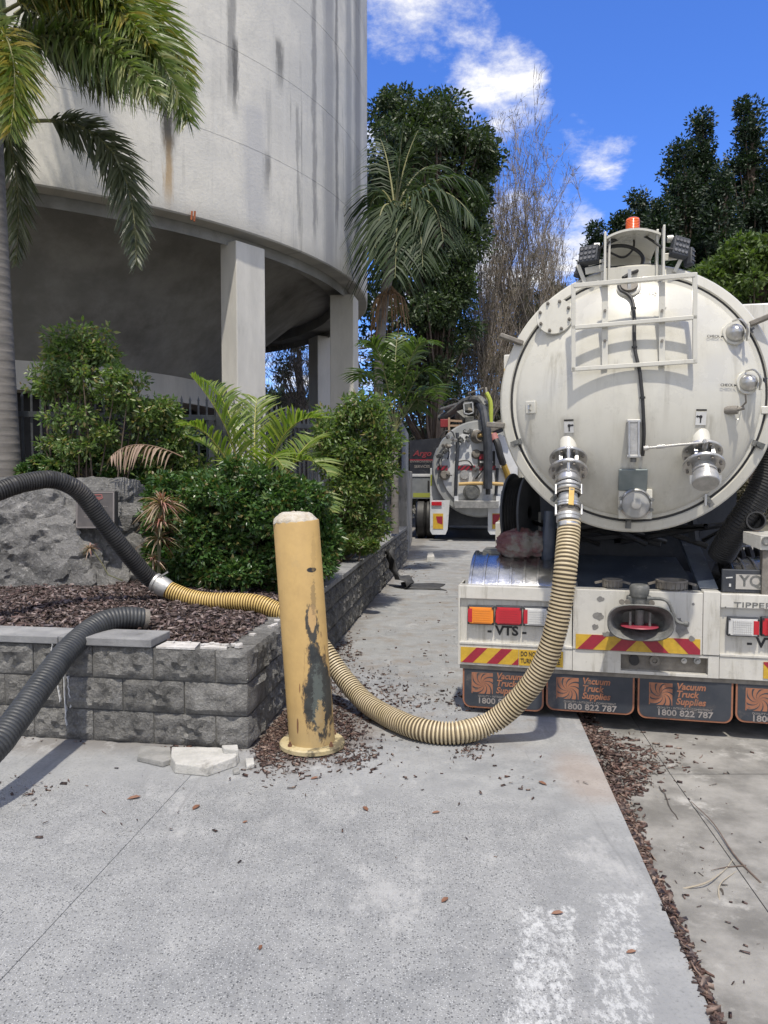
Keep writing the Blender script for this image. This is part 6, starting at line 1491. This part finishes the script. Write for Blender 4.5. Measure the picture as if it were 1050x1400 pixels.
M_palmtrunk = mat('ringed_palm_trunk', (.13, .12, .11), (.21, .195, .18), rough=.85, ns=5, bump=.2, bs=30, c3=(.12, .12, .11), d=(4, .55, .7), stretch=(.6, .6, 3))
M_rachis = mat('rachis_green', (.14, .15, .06), (.20, .19, .08), rough=.6, ns=6)
KP = 8.0/6.2
pb = D(13, 640, 8.0)
palm = empty('foxtail_palm', (pb.x, 8.0, .78), 0, 'foxtail palm with smooth grey ringed trunk rising at the left edge of the garden', 'palm tree')
prf = []; zz_ = 0
while zz_ < 6.9:
    rr_ = .150-.004*zz_; prf += [(rr_, zz_), (rr_+.0018, zz_+.008), (rr_, zz_+.016)]; zz_ += .085
m = MB(); m.lathe(prf, seg=24)
for v in m.bm.verts: v.co.x += -.040*v.co.z + .002*v.co.z**2
m.build('trunk', M_palmtrunk, palm, 60)
def Fp(px, py, Y): return D(px, py, Y*KP) - palm.location
crown = Fp(-22, 0, 6.2)
M_shaft = mat('crown_shaft', (.16, .22, .09), (.22, .26, .12), rough=.5, ns=5)
MB().tube([Fp(-10, 60, 6.2), Fp(-16, 0, 6.2), Fp(-20, -120, 6.2)], [.13, .16, .08], 16).build('crownshaft', M_shaft, palm, 60)
fronds = [  # start, control, end, count, leaflet length, material
    ((15, 70, 6.2), (190, -40, 5.9), (258, 165, 5.6), 620, .40, [L_fox], 1),
    ((0, 40, 6.2), (170, -120, 6.3), (262, 118, 6.2), 620, .42, [L_foxy], 1),
    ((0, 20, 6.2), (120, -60, 6.0), (205, 60, 5.6), 560, .42, [L_foxy], 1),
    ((20, 20, 6.3), (110, -50, 6.6), (215, 45, 6.9), 420, .42, [L_fox], 1),
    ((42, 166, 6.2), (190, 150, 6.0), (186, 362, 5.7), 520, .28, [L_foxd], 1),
    ((-40, 30, 6.1), (40, 20, 5.4), (14, 180, 5.1), 560, .33, [L_foxy], 1),
    ((-30, 60, 6.0), (10, 80, 5.6), (5, 175, 5.4), 320, .30, [L_fox], 1),
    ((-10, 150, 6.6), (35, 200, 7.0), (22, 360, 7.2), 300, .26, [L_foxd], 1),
    ((10, 60, 6.2), (130, 20, 5.8), (215, 130, 5.4), 520, .36, [L_fox], 1),
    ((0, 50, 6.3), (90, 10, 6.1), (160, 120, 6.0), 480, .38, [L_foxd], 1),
    ((-20, -20, 6.2), (60, -90, 5.9), (160, 0, 5.7), 520, .42, [L_foxy], 1),
    ((-20, -40, 6.2), (-150, -200, 6.2), (-300, 60, 6.2), 400, .42, [L_fox], 1),
    ((-20, -40, 6.2), (30, -260, 6.8), (120, -160, 7.5), 400, .42, [L_fox], 1),
    ((-20, -40, 6.1), (60, -160, 5.4), (110, -60, 4.9), 400, .42, [L_fox], 1)]
for a, b_, c_, nl, ll, lm, ar in fronds:
    frond('frond', frond_pts(Fp(*a), Fp(*b_), Fp(*c_), 26), nl, ll*1.08*KP, .024, lm, M_rachis, palm, True, droop=.30, rr=.020, start=.10, fwd=1.2)
def bush(name, base, lobes, k, rc, per, ls, lw, lm, label, cat='shrub', stems=14, sr=.012, **kw):
    root = empty(name, base, 0, label, cat); cl = subclumps(lobes, k, rc); P, A, L, Wd = foliage(cl, per, ls, lw, **kw)
    leaves('foliage', P, A, L, Wd, lm, root); m = MB()
    for i in range(min(stems, len(cl))):
        c = Vector(cl[i*len(cl)//stems][0]); b0 = Vector((random.uniform(-.15, .15)+c.x*.3, random.uniform(-.08, .08)+c.y*.3, 0)); m.tube([b0, b0.lerp(c, .5)+Vector((0, 0, .05)), c], [sr, sr*.7, sr*.35], 5, caps=False)
    m.build('stems', M_barkb, root, 60)
    return root
b0 = (D(135, 700, 8.0).x, 7.75, .8)
bush('tall_shrub', b0, px_lobes(7.75, b0, [(95, 500, 26, 40, .25), (70, 520, 18, 20, .2), (130, 470, 22, 22, .2), (140, 520, 35, 40, .3), (170, 540, 30, 45, .3), (120, 590, 45, 50, .35), (80, 620, 30, 30, .25), (200, 560, 22, 25, .2), (165, 600, 40, 40, .3), (85, 475, 12, 22, .1)]), 9, .15, 340, .060, .030, L_shrub, 'tall loose light-green shrub in front of the picket fence', stems=30, sr=.014, shell=.1)
b0 = (D(232, 700, 8.2).x, 8.0, .8)
bush('wispy_shrub', b0, px_lobes(8.0, b0, [(225, 610, 32, 40, .25), (250, 600, 25, 30, .2), (200, 640, 35, 25, .25), (262, 640, 25, 28, .2), (225, 570, 20, 18, .15)]), 8, .13, 400, .058, .030, L_shrub, 'low wispy shrub between the tall shrub and the palm', stems=16, shell=.1)
b0 = (D(320, 740, 6.9).x, 6.85, .72)
bush('clipped_hedge', b0, px_lobes(6.85, b0, [(262, 740, 48, 65, .35), (300, 720, 55, 75, .4), (350, 725, 60, 75, .4), (400, 730, 45, 65, .4), (265, 680, 38, 32, .3), (330, 672, 55, 30, .3), (395, 690, 40, 30, .3), (340, 780, 80, 36, .35), (262, 790, 40, 30, .3), (225, 730, 16, 50, .15), (430, 745, 22, 40, .3, .3)]), 22, .14, 1150, .052, .032, L_gloss, 'dense dark glossy green hedge beside the boulder', cat='hedge', stems=20, shell=.35)
b0 = (D(478, 740, 9.5).x, 9.4, .85)
bush('leafy_bush', b0, px_lobes(9.4, b0, [(470, 690, 40, 45, .45), (488, 660, 30, 45, .4), (478, 610, 40, 40, .4), (510, 590, 28, 38, .35), (455, 640, 28, 40, .35), (508, 640, 20, 40, .3), (450, 590, 25, 25, .3), (500, 560, 20, 20, .2), (495, 715, 30, 22, .3)]), 14, .19, 330, .070, .033, L_shrub, 'bushy bright green shrub overhanging the block wall by the gate post', stems=26, shell=.2)
b0 = (D(70, 640, 8).x, 7.6, .8)
bush('low_groundcover', (D(90, 660, 7.9).x, 7.9, .8), px_lobes(7.9, (D(90, 660, 7.9).x, 7.9, .8), [(60, 640, 30, 14, .2), (110, 635, 40, 20, .2), (185, 645, 40, 16, .2)]), 12, .10, 2400, .05, .028, L_gloss, 'low green groundcover just behind the boulder', stems=6, shell=.2)
bush('verge_weeds', (D(465, 748, 8.9).x, 8.9, .66), px_lobes(8.9, (D(465, 748, 8.9).x, 8.9, .66), [(455, 748, 24, 8, .2), (490, 742, 24, 8, .2), (440, 760, 12, 6, .1)]), 8, .07, 2400, .05, .022, L_shrub, 'low weeds along the inner edge of the block wall', cat='weeds', stems=5, shell=.2)
# areca palm in the bed
L_areca = leafmat('areca_leaflet', [(.10, .17, .03), (.15, .22, .04), (.22, .28, .06), (.12, .19, .035), (.30, .32, .10)], .4, .4)
M_arec = mat('areca_stalk', (.28, .27, .07), (.35, .30, .08), rough=.5)
ab = D(355, 690, 7.9)
areca = empty('areca_palm', (ab.x, 7.6, .75), 0, 'small yellow-green feather palm with arching fronds in the garden bed', 'palm tree')
def Ap(px, py, Y): return D(px, py, Y)-areca.location
for a in [((335, 700, 7.6), (330, 590, 7.5), (262, 515, 7.3), 78, .44), ((345, 700, 7.6), (320, 540, 7.6), (282, 522, 7.9), 70, .40), ((350, 700, 7.6), (345, 560, 7.7), (352, 545, 8.1), 78, .46), ((355, 700, 7.6), (375, 560, 7.5), (440, 572, 7.3), 84, .46),
          ((360, 700, 7.6), (400, 590, 7.5), (452, 650, 7.2), 74, .38), ((350, 700, 7.6), (410, 640, 7.3), (455, 700, 7.0), 70, .34), ((340, 700, 7.6), (300, 600, 7.7), (255, 600, 7.9), 60, .30), ((345, 700, 7.6), (290, 570, 7.4), (248, 582, 7.1), 60, .30),
          ((350, 700, 7.6), (360, 590, 7.2), (388, 640, 6.9), 60, .34), ((352, 700, 7.6), (420, 600, 7.8), (430, 600, 8.3), 60, .4), ((348, 700, 7.6), (330, 620, 7.3), (312, 640, 7.0), 50, .30)]:
    frond('frond', frond_pts(Ap(*a[0]), Ap(*a[1]), Ap(*a[2]), 18), a[3], a[4], .022, L_areca, M_arec, areca, False, droop=.28, rr=.011, start=.30, vee=.55, fwd=.9)
m = MB()
for i in range(6): q = Vector((random.uniform(-.12, .12), random.uniform(-.1, .1), 0)); m.tube([q, q*.6+Vector((0, 0, .35))], [.022, .014], 8)
m.build('stalks', M_arec, areca, 60)
# dead frond hanging beside it
L_dead = leafmat('dead_leaflet', [(.22, .15, .11), (.30, .21, .16), (.16, .11, .08), (.36, .27, .20)], .7, .15)
df = empty('dead_frond', D(190, 615, 7.3), 0, 'dry brown palm frond caught drooping over the shrubs', 'palm frond')
def dp(px, py, Y): return D(px, py, Y)-df.location
frond('stalk', frond_pts(dp(250, 625, 7.5), dp(180, 590, 7.3), dp(150, 626, 7.1), 12), 40, .22, .02, L_dead, mat('dead_stalk', (.2, .13, .09), (.3, .2, .14), rough=.8), df, False, droop=.9, rr=.008, start=.1, vee=-.2)
# cordylines
L_cord = leafmat('cordyline_leaf', [(.26, .10, .085), (.38, .20, .16), (.17, .13, .07), (.46, .34, .26), (.14, .16, .08)], .5, .25)
def rosette(parent, c, n, ll, lw, spread=1.):
    d = rdirs(n); d[:, 2] = np.abs(d[:, 2])*.9+rng.uniform(-.35, .3, n); d = unit(d); L = ll*rng.uniform(.6, 1.15, (n, 1)); t = np.linspace(0, 1, 5)
    PT = np.array(c)[None, None, :] + d[:, None, :]*L[:, :, None]*t[None, :, None]; PT[:, :, 2] -= (.55*L*t[None, :]**2)*spread
    sd = unit(np.cross(d, [0, 0, 1.]+.2*rdirs(n)))
    return strips('leaves', PT, np.full(n, lw), sd, L_cord, parent, taper=[.7, 1, .9, .6, .05])
cb = D(218, 795, 6.3); cord = empty('cordyline', (cb.x, 6.25, .70), 0, 'spindly red-leaved cordyline on a bare stem in front of the hedge', 'plant')
def Cp(px, py, Y=6.25): return D(px, py, Y)-cord.location
MB().tube([Cp(216, 795), Cp(219, 740), Cp(221, 690)], [.013, .012, .009], 7).build('stem', M_stem, cord, 60)
MB().tube([Cp(219, 792), Cp(216, 760), Cp(217, 730, 6.2)], [.010, .009, .007], 7).build('stem', M_stem, cord, 60)
for px, py, n, ll in ((221, 690, 110, .26), (220, 715, 70, .24), (218, 738, 50, .22), (209, 765, 34, .15)): rosette(cord, tuple(Cp(px, py)), n, ll, .017)
cb = D(128, 780, 6.0); cord2 = empty('cordyline', (cb.x, 6.0, .70), 0, 'tiny red-leaved cordyline on a bent stem in front of the boulder', 'plant')
def Cp2(px, py, Y=6.0): return D(px, py, Y)-cord2.location
MB().tube([Cp2(168, 794), Cp2(148, 786), Cp2(138, 768), Cp2(125, 750)], [.005]*4, 6).build('stem', M_stem, cord2, 60)
rosette(cord2, tuple(Cp2(123, 750)), 46, .11, .009)

# trees beyond
base = (D(590, 650, 24).x, 24, .3)
tree('fig_tree', base, px_lobes(24, base, [(560, 165, 42, 40, 1.8), (600, 190, 35, 40, 1.6), (640, 225, 26, 42, 1.4), (545, 220, 38, 45, 1.8), (590, 260, 55, 50, 2), (640, 270, 22, 35, 1.2), (560, 330, 60, 60, 2), (620, 340, 35, 50, 1.5), (560, 430, 65, 55, 2), (610, 440, 42, 50, 1.6), (575, 510, 60, 45, 2), (525, 300, 35, 60, 2), (600, 390, 40, 40, 1.5)]), 22, .48, 950, .15, .08, L_fig, M_barkb, 'broad dark green tree behind the tall palm, highest crown left of centre', trunk_r=.28, shell=.2)
base = (D(415, 600, 25).x, 25, .3)
tree('leaning_tree', base, px_lobes(25, base, [(375, 500, 22, 22, 1), (415, 480, 26, 18, 1), (440, 540, 18, 18, 1), (385, 548, 24, 15, 1), (350, 560, 20, 30, 1)]), 4, .30, 200, .16, .08, L_fig, M_barkb, 'sparse dark-branched tree seen between the tower columns', trunk_r=.26, shell=.2)
# tall palm
base = D(519, 640, 14); base.z = .7
tp = empty('bangalow_palm', base, 0, 'tall slender palm with drooping fronds in front of the dark tree', 'palm tree')
def Tp(px, py, Y=14.): return D(px, py, Y)-base
pts, _ = spline([Vector((0, 0, 0)), Tp(517, 540), Tp(522, 440), Tp(533, 360), Tp(540, 300)], 24); MB().tube(pts, [.085]*14+[.09]*6+[.10, .09, .06, .04], 12).build('trunk', M_palmtrunk, tp, 60)
L_bang = leafmat('bangalow_leaflet', [(.018, .036, .013), (.030, .054, .018), (.050, .075, .025), (.024, .044, .015)], .6, .3)
hub = (540, 290)
for ex, ey, cx, cy, dy, nl in ((552, 165, 545, 220, 0, 60), (572, 178, 552, 215, .3, 56), (662, 258, 610, 215, -.3, 66), (648, 300, 600, 225, -.8, 60), (606, 330, 596, 240, -1.0, 60), (578, 365, 576, 260, -1.2, 60), (540, 380, 545, 270, -1.3, 60), (512, 360, 518, 250, -.6, 60), (503, 300, 515, 225, .3, 56), (600, 230, 570, 215, .8, 56), (520, 190, 532, 215, .8, 50), (560, 395, 570, 290, .4, 56), (525, 385, 520, 300, .6, 50)):
    frond('frond', frond_pts(Tp(hub[0], hub[1]), Tp(cx, cy, 14+dy*.5), Tp(ex, ey, 14+dy), 16), nl, .80, .038, L_bang, M_rachis, tp, False, droop=.75, rr=.025, start=.12, vee=.15, fwd=.8)
m = MB()
for k in range(60):
    a = random.uniform(0, 6.28); m.tube([Tp(533, 395+random.uniform(-8, 8)), Tp(533, 400)+Vector((math.cos(a)*.25, math.sin(a)*.25, -.1)), Tp(533, 400)+Vector((math.cos(a)*.35, math.sin(a)*.35, -random.uniform(.3, .9)))], .008, 3, caps=False)
m.build('fruit_stalks', mat('fruit_stalk', (.16, .09, .05), (.2, .13, .07), rough=.8), tp, 60)
for q, (hx, hy, gx, YY, lab, frs) in enumerate([(540, 590, 540, 12.6, 'short palm with broad arching fronds below the tall palm', ((592, 470, 560, 445), (500, 470, 520, 450), (590, 520, 575, 475), (570, 560, 580, 520), (490, 520, 500, 480), (545, 455, 538, 470), (600, 545, 590, 500)))]):
    base = D(gx, 650, YY); base.z = .7; sp_ = empty('young_palm', base, 0, lab, 'palm tree')
    def Sp(px, py, Y=YY): return D(px, py, Y)-base
    m = MB(); m.tube([Vector((0, 0, 0)), Sp(hx, hy)], [.07, .05], 10); m.build('trunk', M_palmtrunk, sp_, 60)
    for i, (ex, ey, cx, cy) in enumerate(frs): frond('frond', frond_pts(Sp(hx, hy), Sp(cx, cy, YY-.2), Sp(ex, ey, YY-.5+.2*i), 14), 70, .55, .035, leafmat('young_palm_leaflet', [(.05, .09, .025), (.08, .13, .035), (.12, .17, .05)], .35, .35), M_rachis, sp_, False, droop=.4, rr=.016, start=.15, vee=.3)
# casuarinas: open, fine-twigged
def grow(P, Dv, L, r, depth, out, tips, spread=.5, up=.25):
    n = max(2, int(L/.5)) if depth > 2 else 2; p = P.copy(); d = Dv.copy(); nodes = []
    for i in range(n):
        d = (d + Vector((random.gauss(0, .10), random.gauss(0, .10), random.gauss(0, .05)+up*.10))).normalized(); q = p + d*L/n
        out.append((p.copy(), q.copy(), r*(1-.55*i/n), r*(1-.55*(i+1)/n))); p = q; nodes.append((p.copy(), d.copy(), r*(1-.55*(i+1)/n)))
    if depth == 0: tips.append((p, d)); return
    kids = {4: 16, 3: 6, 2: 5, 1: 3}[depth]
    for i in range(kids):
        t = (.25 if depth == 4 else .15) + (.8)*(i+random.random())/kids; node = nodes[min(len(nodes)-1, int(t*len(nodes)))]
        a = random.uniform(0, 2*math.pi); s = Vector((math.cos(a), math.sin(a), 0)); nd = (node[1]*(1-spread) + s*spread*random.uniform(.7, 1.2) + Vector((0, 0, up))).normalized()
        grow(node[0], nd, L*random.uniform(.30, .55)*(1 if depth > 3 else 1.1), node[2]*.5, depth-1, out, tips, spread, up)
M_twg = mat('twig_grey', (.20, .17, .14), (.30, .26, .22), rough=.9, ns=9)
def casuarina(px, topy, Y, label, r=.13, spread=.45, needles=2, hw=1.3, lm=L_cas, density=1.):
    base = D(px, 650, Y); base.z = .1; H = D(px, topy, Y).z; root = empty('casuarina', base, 0, label, 'tree', 'bare-twigged trees behind the far truck' if px > 600 else None)
    out = []; tips = []; grow(Vector((0, 0, 0)), Vector((random.uniform(-.05, .05), 0, 1)), H*.95, r, 4, out, tips, spread, .38)
    zmx = float(np.percentile([b.z for _, b, _, _ in out], 96)); k_ = H/zmx; kx = min(k_, hw/float(np.percentile([math.hypot(b.x, b.y) for _, b, _, _ in out], 93)))
    for a, b, _, _ in out:
        for v_ in (a, b): v_.x *= kx; v_.y *= kx; v_.z *= k_
    for p_, _ in tips: p_.x *= kx; p_.y *= kx; p_.z *= k_
    A = np.array([tuple(a) for a, _, _, _ in out]); B = np.array([tuple(b) for _, b, _, _ in out]); r0 = np.array([c for *_, c, _ in out]); r1 = np.array([d for *_, d in out])
    big = r0 > .02
    segs('trunk', A[big], B[big], r0[big], r1[big], M_barkg, root); segs('twigs', A[~big], B[~big], np.maximum(r0[~big], .007), np.maximum(r1[~big], .004), M_twg, root)
    T = np.array([tuple(p) for p, _ in tips]); Dd = np.array([tuple(d) for _, d in tips]); T = np.repeat(T, needles, 0); Dd = np.repeat(Dd, needles, 0)
    T = T - Dd*rng.uniform(0, .5, (len(T), 1)) + rng.normal(0, .06, T.shape); dd_ = unit(Dd + rng.normal(0, .5, Dd.shape)); 
    leaves('needles', T, dd_, rng.uniform(.12, .32, len(T))*density, .016, lm, root)
    return root
casuarina(718, 228, 27, 'tallest bare-twigged casuarina, its crown against blue sky', .13, .58, 3, hw=1.9)
casuarina(684, 240, 28, 'bare-twigged casuarina directly left of the tallest one', .12, .55, 2, hw=1.5)
casuarina(664, 262, 26, 'slender casuarina next to the dark broad tree', .10, .55, 2, hw=1.4)
casuarina(744, 310, 29, 'shorter casuarina right of the tallest one', .10, .46, 3, hw=1.5)
casuarina(402, 470, 22, 'bare-branched tree seen in the gap between the tower columns', .07, .6, 1, hw=2.2)
casuarina(640, 330, 25, 'low casuarina in front of the dark broad tree', .09, .45, 3, hw=1.5)
base = (D(745, 640, 31).x, 31, .1)
tree('olive_tree', base, px_lobes(31, base, [(740, 400, 34, 26, 1.5), (770, 420, 26, 26, 1.5), (715, 430, 26, 26, 1.5), (745, 470, 50, 40, 2), (700, 500, 40, 40, 2), (660, 470, 30, 40, 2), (655, 560, 50, 40, 2), (720, 560, 50, 40, 2)]), 16, .45, 420, .16, .06, leafmat('olive_leaf', [(.05, .06, .035), (.08, .085, .05), (.11, .11, .075), (.06, .065, .04)], .6, .2), M_barkg, 'grey-green tree low behind the casuarinas', trunk_r=.2, shell=.1)
# conifers and other trees at right
def conifer(px, topy, Y, wpx, label, boty=640):
    base = D(px, 650, Y); base.z = .1; lobes = []; s = Y/1053.; H = boty-topy
    for i in range(9):
        t = (i+.6)/9; ww = wpx*(.08+1.2*t**.85); k = max(1, int(1+3*t))
        for j in range(k): lobes.append((px + (random.uniform(-.55, .55)*ww if k > 1 else 0), topy+H*t*.82, ww*(.62 if k > 1 else .9), H*.085+6, ww*s*.7, random.uniform(-.5, .6)*ww*s))
    tree('hoop_pine', base, px_lobes(Y, base, lobes), 18, .55, 430, .19, .11, L_con, M_barkb, label, 'dark pines beyond the tanker', trunk_r=.35, limbs=2, droop=.05, shell=.25)
conifer(1020, 150, 38, 62, 'tallest dark pine at the right, its spire just inside the frame'); conifer(958, 176, 39, 50, 'dark pine with a pointed spire left of the tallest one'); conifer(905, 285, 37, 48, 'lower dark pine between the spires and the tanker beacon')
conifer(1062, 200, 37, 60, 'dark pine at the right-hand edge of the frame'); conifer(850, 305, 40, 45, 'small dark pine behind the orange beacon'); conifer(985, 235, 36, 55, 'dark pine filling the gap below the two spires'); conifer(930, 215, 38, 58, 'dark pine filling between the lower pine and the pointed spire'); conifer(875, 275, 41, 50, 'dark pine low above the right work lamp'); conifer(815, 322, 42, 40, 'lowest dark pine, left of the tanker hood')
conifer(1130, 150, 40, 70, 'dark pine just beyond the right-hand edge')
base = (D(1030, 640, 21).x, 21, 0)
tree('light_green_tree', base, px_lobes(21, base, [(1030, 350, 42, 24, 1.2), (1005, 375, 38, 26, 1.2), (1060, 365, 40, 35, 1.3), (1030, 400, 60, 35, 1.5), (975, 405, 26, 26, 1), (1090, 400, 40, 50, 1.5), (1040, 470, 80, 50, 1.5)]), 20, .36, 620, .16, .085, L_lite, M_barkb, 'sunlit light green tree behind the right side of the tanker', trunk_r=.18, shell=.25)
# scrub and far wooded bank closing the view
cl = []
for k in range(300):
    x = random.uniform(-2.5, 22); y = random.uniform(27, 34) if x > -2 else random.uniform(29, 38); cl.append(((x, y, random.uniform(.3, 6.6+1.2*fbm(x*.3, 1))), (.95, .95, .75)))
P, A, L, Wd = foliage(cl, 260, .26, .07, shell=.1)
tag(leaves('brushwood', P, A, L, Wd, L_scrub), 'tangled grey-brown brushwood filling the bank behind the far truck', 'brushwood', kind='stuff')
cl = [((random.uniform(-60, 70), random.uniform(48, 62), random.uniform(.5, 6.0)), (2.2, 2.2, 1.8)) for k in range(330)]
P, A, L, Wd = foliage(cl, 90, .7, .35, shell=.3)
tag(leaves('distant_wood', P, A, L, Wd, L_con), 'dark far-off wood closing the view beyond the trees', 'wood', kind='stuff')
m = MB(); m.quad((-90, 64, -.1), (100, 64, -.1), (100, 70, 6.), (-90, 70, 6.)); tag(m.build('bank', M_grass, smooth=0), kind='structure')
